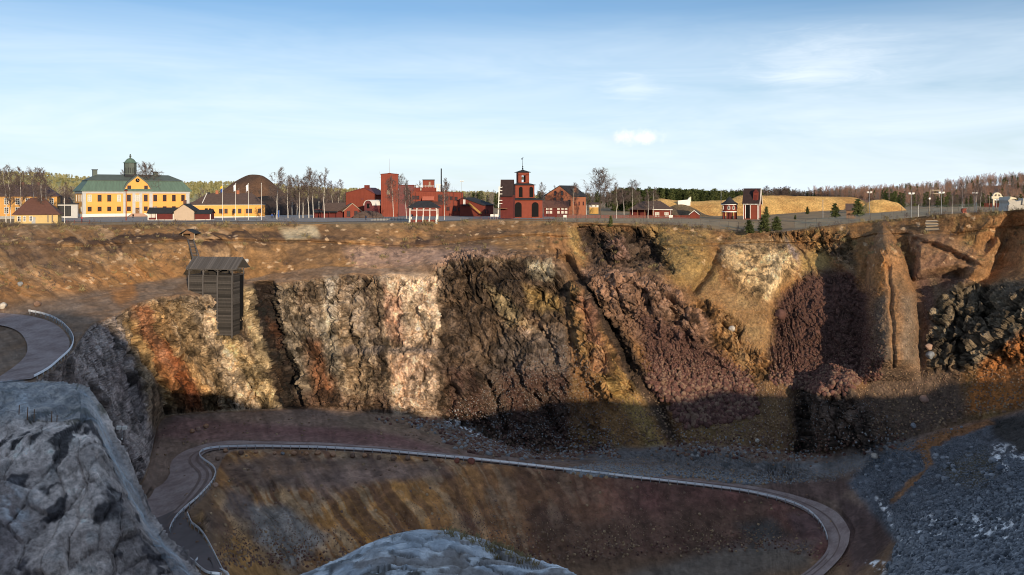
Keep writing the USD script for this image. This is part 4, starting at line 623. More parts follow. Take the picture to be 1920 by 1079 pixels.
b.part('lean_to', poly([(-2.2, Z(376)), (0, Z(368.5)), (0, Z(376))], 'x', X(792), X(814)), 'light_red'); b.window(X(788), Z(354.5), .55, 1.2, 'dark_red', 'pale_glass', y=2.98); b.window(X(825.5), Z(372), 1.6, 2.6, 'dark_red', y=-.02); b.part('lower_annexe', bx(X(776), X(830), -4, -.02, -.3, Z(383)), 'red'); b.part('annexe_roof', poly([(-4.4, Z(383.5)), (-.03, Z(378)), (-.03, Z(379)), (-4.4, Z(384.3))], 'x', X(775), X(831)), 'red_tile')
[b.window(X(p), Z(q), 1.1, 1.3, 'dark_red', 'glass', y=-.02) for p, q in ((776, 371), (783, 371), (838, 372), (846, 372), (855, 373), (840, 392), (852, 393), (862, 393))]; b.part('downpipe', cat([bar((X(p), -.12, -.2), (X(p), -.12, Z(361)), .07) for p in (779.5, 850, 866)]), 'slate'); [b.part('batten', bx(x - .04, x + .04, -.05, .0, -.2, Z(362.2)), 'red') for x in np.linspace(X(772), X(866), 22)]
b.part('low_block', bx(X(706.5), X(741), -6, -2, -.3, Z(397)), 'brick_red')
b = Bld('lookout_pavilion', 'open pavilion on splayed white posts with black hipped roof at the pit edge', 'pavilion', 767, 418.3, 266, 0)
X, Z = b.x, b.z; W, D = X(820), 4.2; px_ = [X(p) + .15 for p in (768, 780.5, 792.7, 805, 818)]
b.part('roof', hip(-.6, W + .7, -.7, D + .7, Z(389), Z(377.5), 3, 3), 'slate'); b.part('floor', bx(0, W, 0, D, -.4, .1), 'stone')
for i, x in enumerate(px_):
    for y in (0., D):
        if y and i not in (0, 4): continue
        o = -.35; b.part('post', cat([hull([(x - .14 + o * .8, y - .15, 0), (x + .3 + o * .8, y - .15, 0), (x - .14, y + .12, Z(403)), (x + .14, y + .12, Z(403)), (x - .14 + o * .8, y + .12, 0), (x + .3 + o * .8, y + .12, 0), (x - .14, y - .1, Z(403)), (x + .14, y - .1, Z(403))]), bx(x - .1, x + .1, y - .1, y + .1, Z(403), Z(389.2)), bar((x, y, Z(394)), (x + (.5 if i < 4 else -.5), y, Z(389.5)), .06)]), 'white')
for i in range(4):
    x0, x1 = px_[i] + .16, px_[i + 1] - .16
    b.part('panel', bx(x0, x1, .0, .1, Z(402.4), Z(394.8)), 'red'); b.part('lower_panel', bx(x0, x1, .05, .12, .02, Z(412.5)), 'red'); b.part('rail', bx(x0, x1, -.06, .14, Z(394.8), Z(393.8)), 'white')
b = Bld('stair_shed', 'red shed with blue black gabled roof and slanting yellow outside stair', 'building', 863, 406.5, 350, -26)
X, Z = b.x, b.z; xr = X(905); D = 9; xp = X(868)
b.part('wall', poly([(-.2, -.3), (xr, -.3), (xr, Z(384.6)), (xp, Z(372)), (-.2, Z(374))], 'y', 0, D), 'red'); b.part('roof', poly([(-.6, Z(374.4)), (xp, Z(370.6)), (xr + .5, Z(384.6)), (xr + .5, Z(385.6)), (xp, Z(371.8)), (-.6, Z(375.4))], 'y', -.3, D + .4), 'slate')
b.part('door', bx(X(868.3), X(872.6), -.08, .03, Z(384), Z(374.5)), 'white'); b.part('landing', bx(X(866), X(881), -1.2, 0, Z(385.6), Z(384.6)), 'slate'); sw = cat([hull([(X(880), y, Z(380)), (X(880), y, Z(382)), (X(904), y, Z(399.5)), (X(904), y, Z(401.5)), (X(880), y + .1, Z(380)), (X(880), y + .1, Z(382)), (X(904), y + .1, Z(399.5)), (X(904), y + .1, Z(401.5))]) for y in (-1.3, -.2)]); b.part('stair', sw, 'stair_yellow')
for yy in (2.2, 4.4): b.window(yy, Z(397), 1.0, 1.4, 'dark_red', 'glass', 'right', y=xr)
b = Bld('steep_headframe', 'headframe with steep dark shingled roof and white raking braces', 'headframe', 936, 408, 305, -8)
X, Z = b.x, b.z
b.part('wall', bx(X(938), X(962), .3, 4.6, -.3, Z(366)), 'dark_red'); b.part('roof', poly([(-.6, Z(369)), (1.9, Z(337)), (3, Z(337)), (5.4, Z(369))], 'x', X(937.5), X(961.5)), 'shingle')
b.part('bargeboard', poly([(-.7, Z(369.2)), (2.0, Z(336.6)), (2.9, Z(336.6)), (5.5, Z(369.2)), (5.2, Z(369.2)), (2.6, Z(339)), (2.2, Z(339)), (-.35, Z(369.2))], 'x', X(936.8), X(937.4)), 'white')
for dy, x0, x1 in ((-.5, 936.5, 934.5), (1.0, 941, 943.4)): b.part('brace', hull([(X(p) + o, dy + q, Z(r_)) for p, r_ in ((x0, 350), (x1, 407)) for o in (-.15, .15) for q in (-.15, .15)]), 'white')
for k, r_ in enumerate((352, 358, 364, 376, 382)): b.part('tie', bx(X(935.6), X(942), -.45, -.3, Z(r_) - .12, Z(r_) + .12), 'white')
b.part('platform', bx(X(934), X(952), -1.6, .2, Z(392), Z(391)), 'brown_wood')
b = Bld('bell_headframe', 'three tiered brick red headframe tower with arched black doors and open belfry', 'headframe', 957.5, 409.5, 318, 10)
X, Z = b.x, b.z; xr = X(1017.3); D = xr * .92
b.part('wall', bx(0, xr, 0, D, -.3, Z(375.5)), 'brick_red'); m0, m1 = X(968), X(1004); dm_ = (m1 - m0); y0 = (D - dm_) / 2
b.part('skirt_roof', hull([(x, y, z) for x in (-.9, xr + .5) for y in (-.7, D + .7) for z in (Z(375.5), Z(374.9))] + [(x, y, Z(371.5)) for x in (m0 - .2, m1 + .2) for y in (y0 - .2, y0 + dm_ + .2)]), 'slate')
b.part('middle_tier', bx(m0, m1, y0, y0 + dm_, Z(372), Z(347.4)), 'brick_red'); c0, c1 = X(973.2, y0), X(993.6, y0); dc = c1 - c0; y2 = D / 2 - dc / 2
b.part('middle_roof', hull([(x, y, z) for x in (m0 - .8, m1 + .5) for y in (y0 - .6, y0 + dm_ + .6) for z in (Z(347.4), Z(346.8))] + [(x, y, Z(343.6)) for x in (c0 - .1, c1 + .1) for y in (y2 - .1, y2 + dc + .1)]), 'slate')
pw = dc * .32; bf = b.part('belfry', cat([bx(x, x + pw, y, y + pw, Z(343.7), Z(327)) for x in (c0, c1 - pw) for y in (y2, y2 + dc - pw)] + [bx(c0, c1, y2, y2 + dc, Z(328.5), Z(323.2)), bx(c0, c1, y2, y2 + dc, Z(343.8), Z(341.6))]), 'brick_red')
cx_, cy_ = (c0 + c1) / 2, y2 + dc / 2; b.part('belfry_roof', hull([(x, y, z) for x in (c0 - .7, c1 + .6) for y in (y2 - .6, y2 + dc + .6) for z in (Z(323.2), Z(322.6))] + [(cx_, cy_, Z(317.5))]), 'slate')
bl = trimesh.creation.revolve(np.array([(0, Z(337)), (.5, Z(337)), (.4, Z(335)), (.3, Z(331.5)), (.1, Z(330.5)), (0, Z(330.4))]), sections=12); bl.apply_translation([cx_, cy_, 0]); b.part('bell', bl, 'copper_dark', bf)
b.part('spire', cat([bar((cx_, cy_, Z(318.5)), (cx_, cy_, Z(293.5)), .12, 6, .05), hull([(cx_ - .35, cy_, Z(317)), (cx_ + .35, cy_, Z(317)), (cx_, cy_ - .35, Z(317)), (cx_, cy_ + .35, Z(317)), (cx_, cy_, Z(312))]), trimesh.creation.icosphere(1, .25).apply_translation([cx_, cy_, Z(312)])]), 'black'); b.part('weathervane', cat([bx(cx_ - .55, cx_, cy_ - .03, cy_ + .03, Z(298), Z(296)), bx(cx_, cx_ + .35, cy_ - .03, cy_ + .03, Z(295.4), Z(294.6))]), 'black')
for px in (971.7, 1003.4): w = 2.5; b.window(X(px), (Z(407.3) + Z(386)) / 2, w, Z(386) - Z(407.3), 'brick_red', 'black', arch=True, name='door', fw=.14, bars=(0, 0))
for px in (976.4, 995.9): w = 1.35; b.window(X(px, y0), (Z(370) + Z(354)) / 2, w, Z(354) - Z(370), 'brick_red', 'black', arch=True, y=y0, bars=(0, 0))
b.window(D * .5, (Z(404) + Z(385)) / 2, 2.6, Z(385) - Z(404), 'dark_red', 'black', 'left', y=0, bars=(0, 0)); b.window(y0 + dm_ * .5, (Z(370) + Z(354)) / 2, 1.6, Z(354) - Z(370), 'dark_red', 'black', 'left', y=m0, bars=(0, 0))
b.part('step', bx(X(997), X(1011), -.9, 0, -.3, .12), 'pink_stone')
b = Bld('cottage', 'dark red cottage with small white windows beside the bell headframe', 'building', 1019.5, 404, 338, -4)
X, Z = b.x, b.z; xr = X(1066); b.part('wall', bx(0, xr, 0, 7, -1, Z(389)), 'dark_red'); b.part('roof', gable_x(-.3, xr + .3, -.5, 7.5, Z(389), Z(376.5), .25), 'red_tile')
for px in (1026, 1033, 1047.2, 1054.7, 1061.3):
    for py in (391.3, 398.3): b.window(X(px), Z(py), .62, .7, 'white', 'pale_glass', fw=.13)
b = Bld('brick_house', 'tall orange brick house with dark roof and gable end, right of the bell headframe', 'building', 1022, 408, 362, -30)
X, Z = b.x, b.z; xr = X(1072.5); D = 13; xp = xr * .55
b.part('wall', poly([(0, -.3), (xr, -.3), (xr, Z(368)), (xp, Z(349.5)), (0, Z(366))], 'y', 0, D), 'orange_red'); b.part('roof', poly([(-.4, Z(366.5)), (xp, Z(348)), (xr + .5, Z(368.3)), (xr + .5, Z(369.3)), (xp, Z(349.4)), (-.4, Z(367.7))], 'y', -.15, D + .3), 'slate')
for px, py in ((1041, 363.7), (1054, 363.7), (1040.5, 375.5), (1053.7, 376)): b.window(X(px), Z(py), 1.0, 1.1, 'dark_red', arch=True, bars=(1, 1))
b.part('opening', bx(X(1064.5), X(1070), -.04, .03, Z(387), Z(375)), 'black')
for yy in (2.5, 6.5, 10.5): b.window(yy, Z(382), .9, 1.3, 'dark_red', 'glass', 'right', y=xr)
b.part('chimney', bx(X(1070), X(1073), 3, 4, Z(361), Z(350)), 'orange_red')

# ------------------------------------------------------------------ right rim
b = Bld('low_shed', 'low red house with broad brown hipped roof and open dark porch behind the red fence', 'building', 1180, 409, 328, -12)
X, Z = b.x, b.z; xr = X(1257.5); b.part('wall', bx(X(1224), xr, 0, 9, -.3, Z(393.5)), 'red'); b.part('back_wall', bx(0, X(1224), 3.5, 9, -.3, Z(393.5)), 'dark_red'); b.part('roof', hip(-.7, xr + .7, -.7, 9.7, Z(393), Z(377.5), 5.5, 4.5), 'tile'); b.part('eaves_board', bx(X(1224), xr + .72, -.78, -.68, Z(394), Z(392.6)), 'white')
for px in (1232, 1249.8): b.window(X(px), Z(402.5), 1.3, 1.5, 'white', 'pale_glass')
for px in (1181, 1195, 1209, 1223.5): b.part('porch_post', bx(X(px) - .1, X(px) + .1, 0, .2, -.3, Z(393.5)), 'brown_wood')
b.part('downpipe', bx(xr - .05, xr + .1, -.15, 0, -.3, Z(393)), 'white')
b = Bld('gabled_shed', 'tiny red shed with white bargeboards beside the end of the red fence', 'building', 1294, 410, 316, -22)
X, Z = b.x, b.z; xr = X(1309.5); D = 2.8; b.part('wall', poly([(0, -.3), (xr, -.3), (xr, Z(401.5)), (xr / 2, Z(395.5)), (0, Z(401.5))], 'y', 0, D), 'red'); b.part('roof', gable_y(-.3, xr + .35, -.2, D + .2, Z(402), Z(394.6), .2), 'slate'); b.part('bargeboard', gable_y(-.4, xr + .45, -.28, -.21, Z(402.3), Z(394.2), .25), 'white'); b.part('door', bx(xr * .3, xr * .7, -.05, .02, -.2, Z(402.5)), 'brick_red')
t = thing('round_hut', 'round red hut on stilts with black conical roof and two white arched windows', 'hut', at(1368, 410, 310)); s_ = 310 / F; Z = lambda py: (410 - py) * s_
rv = lambda p: trimesh.creation.revolve(np.array([(r_ * s_, Z(z)) for r_, z in p]), sections=24)
obj('wall', rv([(0, 396), (13, 396), (13.2, 384), (0, 384)]), M['red'], t); obj('roof', rv([(0, 382.9), (15.8, 382.9), (15.8, 382.3), (9, 378), (4.5, 373.5), (1.5, 369.5), (0, 369)]), M['slate'], t); obj('eaves_band', rv([(0, 384.6), (15, 384.6), (15.4, 382.9), (0, 382.9)]), M['white'], t); obj('floor_band', rv([(0, 398), (14, 398), (14, 396), (0, 396)]), M['white'], t); obj('core', rv([(0, 411), (4, 411), (4, 398), (0, 398)]), M['dark_red'], t)
for k in range(10): a = k * 2 * np.pi / 10 + .3; x, y = 12.3 * s_ * math.cos(a), 12.3 * s_ * math.sin(a); obj('post', bx(x - .17, x + .17, y - .17, y + .17, -.3, Z(398)), M['red'], t)
for a in (-165, -109, -71, -15):
    a_ = math.radians(a)
    for nm, w, h, m, d_ in (('window', .42, 0, 'white', 13.3), ('pane', .24, .18, 'black', 13.5)):
        mm = poly([(-w, Z(393) + h), (w, Z(393) + h), (w, Z(388)), (w * .7, Z(386.6) - h * .3), (0, Z(385.9) - h), (-w * .7, Z(386.6) - h * .3), (-w, Z(388))], 'y', -.1, .06); mm.apply_transform(trimesh.transformations.rotation_matrix(a_ + np.pi / 2, [0, 0, 1])); mm.apply_translation([d_ * s_ * math.cos(a_), d_ * s_ * math.sin(a_), 0])
        if nm == 'window': wn = obj(nm, mm, M[m], t)
        else: obj(nm, mm, M[m], wn)
b = Bld('hoist_house', 'tall red boarded house with steep dark roof, red dormer and tall black door', 'building', 1394, 410.5, 305, -24)
X, Z = b.x, b.z; xr = X(1423); D = 4.6; ym = D / 2
b.part('wall', poly([(0, -.3), (D, -.3), (D, Z(379)), (ym, Z(356)), (0, Z(379))], 'x', 0, xr), 'brick_red'); r = b.part('roof', gable_x(-.35, xr + .3, -.55, D + .55, Z(382), Z(353.5), .3), 'shingle')
b.part('bargeboard', gable_x(xr + .32, xr + .5, -.7, D + .7, Z(383), Z(353), .45), 'white'); dr = b.part('dormer', bx(X(1412.3), X(1421.3), .1, 2.2, Z(381), Z(361)), 'red', r); b.part('dormer_roof', poly([(X(1411.6), Z(361.5)), (X(1416.8), Z(355.5)), (X(1422), Z(361.5))], 'y', -.1, 2.4), 'dark_red', r); b.part('dormer_door', bx(X(1414.5), X(1419), .03, .12, Z(379), Z(366)), 'dark_red', dr)
d = b.part('door', bx(X(1398.8), X(1406.2), -.1, .03, Z(410), Z(381)), 'black'); b.part('door_frame', cat([bx(X(1397.3), X(1398.7), -.16, .02, Z(410), Z(379.5)), bx(X(1406.3), X(1407.4), -.16, .02, Z(410), Z(379.5)), bx(X(1398.7), X(1406.3), -.16, .02, Z(380.9), Z(379.5))]), 'white', d); b.part('corner_board', bx(-.05, .18, -.06, .1, -.2, Z(380)), 'white'); b.part('corner_board', bx(xr - .16, xr + .05, -.06, .1, -.2, Z(384)), 'white'); b.part('downpipe', bx(X(1419.7), X(1420.6), -.1, .0, -.2, Z(385)), 'white')
for k in range(12): b.part('eaves_block', bx(xr * k / 12 + .05, xr * k / 12 + .32, -.62, -.5, Z(384.2), Z(382.6)), 'white')
b = Bld('roof_hut', 'small brown roofed hut half hidden by the sand bank and a pine', 'hut', 1587, 404, 282, -20); X, Z = b.x, b.z; b.part('wall', bx(0, X(1604), 0, 3, -1, Z(393)), 'brown_wood'); b.part('roof', gable_x(-.3, X(1604) + .3, -.4, 3.4, Z(394), Z(382), .2), 'tile')
t = thing('stone_arch', 'cream stone gate of two pillars carrying a round arch on the right skyline', 'arch', at(1868.5, 396, 262)); s_ = 262 / F; Z = lambda py: (396 - py) * s_; xx = lambda px: (px - 1868.5) * s_
for p in (1862.7, 1875.3): obj('pillar', bx(xx(p) - .2, xx(p) + .2, -.2, .2, -1, Z(373)), M['cream'], t)
obj('lintel', bx(xx(1858.7), xx(1879.7), -.3, .3, Z(373), Z(368.3)), M['cream'], t); a = np.linspace(0, np.pi, 19); obj('arch', poly([(xx(1869.2) + 8.2 * s_ * math.cos(u), Z(368.3) + 7 * s_ * math.sin(u)) for u in a] + [(xx(1869.2) + 5.6 * s_ * math.cos(u), Z(368.3) + 4.6 * s_ * math.sin(u)) for u in a[::-1]], 'y', -.28, .28), M['cream'], t)
obj('keystone', bx(xx(1867.6), xx(1870.8), -.33, .33, Z(368.3), Z(363.6)), M['cream'], t)
t = thing('concrete_ruin', 'grey tilted concrete block at the right edge of the skyline', 'ruin', at(1905, 396, 250)); s_ = 250 / F; Z = lambda py: (396 - py) * s_; xx = lambda px: (px - 1905) * s_
obj('block', poly([(xx(1890), -1), (xx(1930), -1), (xx(1930), Z(378)), (xx(1916), Z(376)), (xx(1905), Z(378)), (xx(1899), Z(371)), (xx(1892), Z(370)), (xx(1890), Z(376)), (xx(1893), Z(382)), (xx(1891), Z(386))], 'y', 0, 5), M['concrete'], t); obj('cap', poly([(xx(1890.5), Z(375)), (xx(1893), Z(369)), (xx(1902), Z(371.3)), (xx(1905), Z(374)), (xx(1898), Z(373))], 'y', -.6, 3), M['cream'], t); obj('slab', poly([(xx(1915), Z(384)), (xx(1917), Z(372)), (xx(1932), Z(374)), (xx(1932), Z(386))], 'y', -.5, 2), M['concrete'], t)
# ------------------------------------------------------------------ near rocks
def grid_faces(n, m, flip=False):
    i = np.arange(n * m).reshape(n, m); q = np.stack([i[:-1, :-1], i[1:, :-1], i[1:, 1:], i[:-1, 1:]], -1).reshape(-1, 4)
    return q[:, ::-1] if flip else q
def near_rock(sil, ys, ye, shelf, step, rows, back, drop, bottom, rough, seed):
    c = np.array(sil, float); px = np.arange(c[0, 0], c[-1, 0] + .1, step); f = lambda t: gaussian_filter1d(np.interp(px, np.array(t, float)[:, 0], np.array(t, float)[:, 1]), 3, mode='nearest')
    ps, Ys, Ye = f(sil), f(ys), f(ye)
    t = np.linspace(0, 1, rows)[:, None]; py = ps + (bottom - ps) * t; Y = Ys - (Ys - Ye) * shelf(t, px)
    P = at(px + 0 * py, py, Y)
    s = np.linspace(1, 0, 24)[:-1, None]; Yb = Ys + back * s; zb = sz(ps, Ys) - drop * s ** 1.6
    Pb = np.stack([sx(px, Yb), Yb, zb], -1); P = np.concatenate([Pb, P])
    P = np.stack([gaussian_filter1d(P[..., k], 2.5, axis=0, mode='nearest') for k in range(3)], -1)
    return px, np.concatenate([ps - 3 * s * 0, py]), P
f_px, f_py, FP = near_rock([(-230,724),(0,716),(60,716),(140,719),(160,728),(178,752),(195,790),(212,826),(235,868),(258,918),(280,974),(314,1024),(348,1062),(368,1086),(385,1115)],
    [(-230,112),(60,110),(140,107),(200,102),(250,98),(300,93),(385,86)], [(-230,70),(100,72),(250,76),(385,79)],
    lambda t, px: np.where(px[None] < 150, np.interp(t + 0 * px[None], [0, .05, .18, .28, 1], [0, .14, .42, .52, 1]), np.interp(t + 0 * px[None], [0, .06, .25, 1], [0, .22, .5, 1])), 1.9, 250, 22, 22, 1290, 1, 1)
FN = normals(np.stack([gaussian_filter(FP[..., k], 3) for k in range(3)], -1)); 
fu = np.broadcast_to(f_px[None] - .0, FP.shape[:2]); q1 = FP * np.array([.16, .16, .05]); fa = fbm(q1, 4, 91) - .5; fb = fbm(FP * np.array([.5, .5, .16]), 4, 92) - .5; fc = fbm(FP * 1.3, 4, 93) - .5
hh, ee, tt_ = blocks(FP + 1.2 * np.stack([fa, fb, fa * 0], -1), 4.2, 9, (.7, 1, 2.2))
fview = np.array([0, 0, EYE]) - FP; fview /= np.linalg.norm(fview, axis=-1, keepdims=True)
h8, e8, t8 = blocks(FP + .6 * np.stack([fb, fc, fb], -1), 1.5, 12, (.7, 1, 1.8))
FV = FP + FN * (np.clip((FN * fview).sum(-1) * 1.9, .5, 1) * (fa * 5.0 + fb * .8 + fc * .4 + hh * .3 - .4 * crack(ee, .035) + h8 * .05 - .07 * crack(e8, .05) + .3 * (fbm(FP * 3.1, 3, 97) - .5)))[..., None]
pyv = f_py; ramp = lambda v, a, b: np.clip((v - a) / (b - a), 0, 1)
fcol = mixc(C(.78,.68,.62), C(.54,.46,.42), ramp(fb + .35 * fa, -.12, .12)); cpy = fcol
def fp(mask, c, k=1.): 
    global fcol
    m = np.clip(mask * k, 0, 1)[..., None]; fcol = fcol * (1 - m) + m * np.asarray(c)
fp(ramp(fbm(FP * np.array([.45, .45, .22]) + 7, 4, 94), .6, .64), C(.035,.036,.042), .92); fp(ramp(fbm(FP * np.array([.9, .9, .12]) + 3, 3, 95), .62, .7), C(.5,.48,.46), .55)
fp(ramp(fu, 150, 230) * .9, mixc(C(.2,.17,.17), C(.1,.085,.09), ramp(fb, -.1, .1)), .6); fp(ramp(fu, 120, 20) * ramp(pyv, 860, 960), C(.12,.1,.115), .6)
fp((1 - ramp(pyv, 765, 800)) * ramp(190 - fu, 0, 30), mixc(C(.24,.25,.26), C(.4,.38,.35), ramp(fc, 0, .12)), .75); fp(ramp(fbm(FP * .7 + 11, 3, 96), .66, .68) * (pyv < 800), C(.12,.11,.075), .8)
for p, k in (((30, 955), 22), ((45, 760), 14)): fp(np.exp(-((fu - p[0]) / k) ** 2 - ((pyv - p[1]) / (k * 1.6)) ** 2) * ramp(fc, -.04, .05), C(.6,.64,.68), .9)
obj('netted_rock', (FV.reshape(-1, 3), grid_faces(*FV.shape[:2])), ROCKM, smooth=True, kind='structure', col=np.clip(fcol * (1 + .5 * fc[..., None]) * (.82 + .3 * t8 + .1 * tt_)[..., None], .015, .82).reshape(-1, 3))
g_px, g_py, GP = near_rock([(540,1100),(560,1082),(600,1064),(640,1047),(690,1020),(740,1002),(785,993),(850,997),(905,1013),(960,1036),(1000,1051),(1045,1061),(1085,1080),(1110,1105)],
    [(540,31),(700,34),(790,35.5),(900,34.5),(1000,32.5),(1110,30)], [(540,20),(800,20),(1110,20)], lambda t, px: np.interp(t + 0 * px[None], [0, .1, .3, 1], [0, .16, .42, 1]), 1.15, 200, 8, 9, 1330, 1, 2)
GN = normals(np.stack([gaussian_filter(GP[..., k], 3) for k in range(3)], -1)); ga = fbm(GP * np.array([.55, .55, .8]), 4, 101) - .5; gb = fbm(GP * 2.2, 5, 102) - .5
h5, e5, t5 = blocks(GP + .5 * np.stack([ga, gb, ga], -1), 1.35, 10, (1.5, .8, .6)); h6, e6, t6 = blocks(GP + .2 * np.stack([gb, ga, gb], -1), .45, 11, (1.4, .8, .6))
gview = np.array([0, 0, EYE]) - GP; gview /= np.linalg.norm(gview, axis=-1, keepdims=True)
GV = GP + GN * np.clip((GN * gview).sum(-1) * 3., .12, 1)[..., None] * (ga * .8 + gb * .22 + h5 * .12 + h6 * .05 - .09 * crack(e5, .06))[..., None]
gcol = mixc(C(.5,.53,.57), C(.32,.36,.41), ramp(gb + .5 * ga, -.12, .14)); m_ = np.clip(crack(e5, .06) * .8 + (t5 < .3) * ramp(gb, -.08, .03), 0, 1)[..., None]; gcol = gcol * (1 - m_) + m_ * C(.09,.085,.08)
m_ = (ramp(fbm(GP * np.array([.5, .5, .9]) + 5, 3, 103), .48, .54) * (t5 > .35))[..., None] * .75; gcol = gcol * (1 - m_) + m_ * C(.19,.165,.15)
m_ = (ramp(fbm(GP * 1.1 + 2, 4, 104), .63, .68))[..., None] * .7; gcol = gcol * (1 - m_) + m_ * C(.6,.64,.68)
obj('pale_rock', (GV.reshape(-1, 3), grid_faces(*GV.shape[:2])), rock_material('pale_blue_rock', .5, 6., .35, .85, .06), smooth=True, kind='structure', col=np.clip(gcol, .02, .8).reshape(-1, 3))
def net(name, V, Nn, keep, off, label):
    f = grid_faces(*V.shape[:2]); k = keep.ravel()[f].all(1); f = f[k]; u_, inv = np.unique(f, return_inverse=True)
    obj(name, ((V + Nn * off).reshape(-1, 3)[u_], inv.reshape(-1, 4)), M['net'], smooth=True, label=label, cat='net')
S24 = np.arange(FV.shape[0])[:, None] >= 12
net('rockfall_net', FV, FN, S24 & (((pyv < 792 + 14 * fa * 3) & (fu < 185)) | ((pyv - np.interp(fu, f_px, f_py[30]) < 38 + 70 * fa) & (fu > 140))), .22, 'blue grey steel net draped over the tall rock at left')
net('rockfall_net', GV, GN, (np.arange(GV.shape[0])[:, None] >= 14) & (g_py < np.interp(np.broadcast_to(g_px, g_py.shape), g_px, g_py[23]) + 26 + 60 * ga) & (np.broadcast_to(g_px, g_py.shape) < 860), .05, 'fine steel net over the crest of the pale bottom rock')
rng = np.random.default_rng(5)
def fpoint(V, pxs, pys, px, py):
    i = np.argmin((pxs[None] - px) ** 2 * 1.0 + (pys - py) ** 2); return V.reshape(-1, 3)[i]
for k, (px, py, h) in enumerate(((36, 783, 1.3), (52, 788, 1.6), (62, 786, 1.5), (95, 787, 1.4), (105, 785, .9))):
    p = fpoint(FV, f_px, f_py, px, py); t = thing('net_post', f'thin wooden post on the netted rock, {("leftmost", "second from the left", "middle one", "second from the right", "rightmost")[k]} of five', 'post', p - [0, 0, .2], 0, 'posts on the netted rock'); obj('stake', bar((0, 0, 0), (.06, 0, h), .05, 6), M['brown_wood'], t); obj('wire', bar((-.25, 0, h * .7), (.3, 0, h * .68), .015, 4), M['steel'], t)
def tuft(n, r, h, seed):
    g = np.random.default_rng(seed); v, f = [], []
    for k in range(n):
        a, l = g.random() * 6.28, h * (.5 + g.random()); b = np.array([g.normal(0, r), g.normal(0, r), -.03]); w = .012; d = np.array([math.cos(a), math.sin(a), 0]) * l * .5 * g.random(); s_ = np.array([-math.sin(a), math.cos(a), 0]) * w
        i = len(v); v += [b - s_, b + s_, b + d * .6 + [0, 0, l * .7], b + d * 1.5 + [0, 0, l]]; f += [(i, i + 1, i + 2), (i, i + 2, i + 3)]
    return trimesh.Trimesh(v, f, process=False)
inst = []
pi = UsdGeom.PointInstancer.Define(stage, '/World/grass'); tag(pi, 'dry straw grass on the crest of the pale bottom rock', 'grass', kind='stuff')
for k in range(3): obj('tuft', tuft(20, .07, .15, k), M['dry_grass'], pi.GetPrim())
cand = np.argwhere((g_py < np.interp(np.broadcast_to(g_px, g_py.shape), g_px, g_py[23]) + 16) & (np.broadcast_to(g_px, g_py.shape) > 820) & (np.broadcast_to(g_px, g_py.shape) < 1005) & (np.arange(GV.shape[0])[:, None] > 16))
sel = cand[rng.integers(0, len(cand), 70)]; pos = GV[sel[:, 0], sel[:, 1]]
def set_instancer(pi, protos, pos, ids, scales, quats=None):
    pi.CreatePrototypesRel().SetTargets(protos); pi.CreatePositionsAttr(Vt.Vec3fArray.FromNumpy(np.asarray(pos, np.float32))); pi.CreateProtoIndicesAttr(Vt.IntArray.FromNumpy(np.asarray(ids, np.int32)))
    s_ = np.asarray(scales, np.float32); pi.CreateScalesAttr(Vt.Vec3fArray.FromNumpy(np.ascontiguousarray(np.repeat(s_[:, None], 3, 1) if s_.ndim == 1 else s_)))
    if quats is not None: pi.CreateOrientationsAttr(Vt.QuathArray([Gf.Quath(float(a), float(b), float(c), float(d)) for a, b, c, d in quats]))
def zquats(n, g): a = g.random(n) * np.pi; return np.c_[np.cos(a), 0 * a, 0 * a, np.sin(a)]
def rquats(n, g): q = g.normal(size=(n, 4)); return q / np.linalg.norm(q, axis=1, keepdims=True)
protos_of = lambda pi: [c.GetPath() for c in (pi.GetPrim() if hasattr(pi, 'GetPrim') else pi).GetChildren()]
set_instancer(pi, protos_of(pi), pos, rng.integers(0, 3, len(pos)), .6 + rng.random(len(pos)) * .9, zquats(len(pos), rng))

# ------------------------------------------------------------------ roads and guard rails
fl_ = VP[starts[6]:, :].reshape(-1, 3); FT = cKDTree(fl_[:, :2]); bn_ = VP[starts[2]:starts[3], :ci(330)].reshape(-1, 3); BT = cKDTree(bn_[:, :2])
def ground_z(xy, tree=None, pts=None, k=14):
    tree, pts = (FT, fl_) if tree is None else (tree, pts); d, i = tree.query(xy, k=k); return pts[i, 2].mean(-1)
def path(pts, step=.5, sm=4, tree=None, base=None):
    p = np.array([surf(a, b) for a, b in pts])[:, :2]; L = np.r_[0, np.cumsum(np.linalg.norm(np.diff(p, axis=0), axis=1))]; u = np.arange(0, L[-1], step)
    p = np.stack([gaussian_filter1d(np.interp(u, L, p[:, k]), sm, mode='nearest') for k in (0, 1)], -1); z = gaussian_filter1d(ground_z(p, tree, base), 6, mode='nearest'); return np.c_[p, z]
def side(p):
    t = np.gradient(p[:, :2], axis=0); t /= np.linalg.norm(t, axis=1, keepdims=True) + 1e-9; return np.c_[-t[:, 1], t[:, 0], 0 * t[:, 0]]
def ribbon(name, p, a, b, mat, lift=.16, n=10, tree=None, base=None, sm=6, kind='structure', label=None):
    nn = side(np.c_[gaussian_filter1d(p[:, :2], sm, axis=0, mode='nearest'), p[:, 2]]); w = np.linspace(0, 1, n); a, b = np.broadcast_to(a, len(p)), np.broadcast_to(b, len(p))
    G = p[:, None] + nn[:, None] * (a[:, None] * (1 - w) + b[:, None] * w)[..., None]; G[..., 2] = gaussian_filter(ground_z(G[..., :2].reshape(-1, 2), tree, base, 20).reshape(G.shape[:2]), (4, 1.5), mode='nearest') + lift
    return obj(name, (G.reshape(-1, 3), grid_faces(len(p), n)), mat, smooth=True, kind=kind, label=label), G
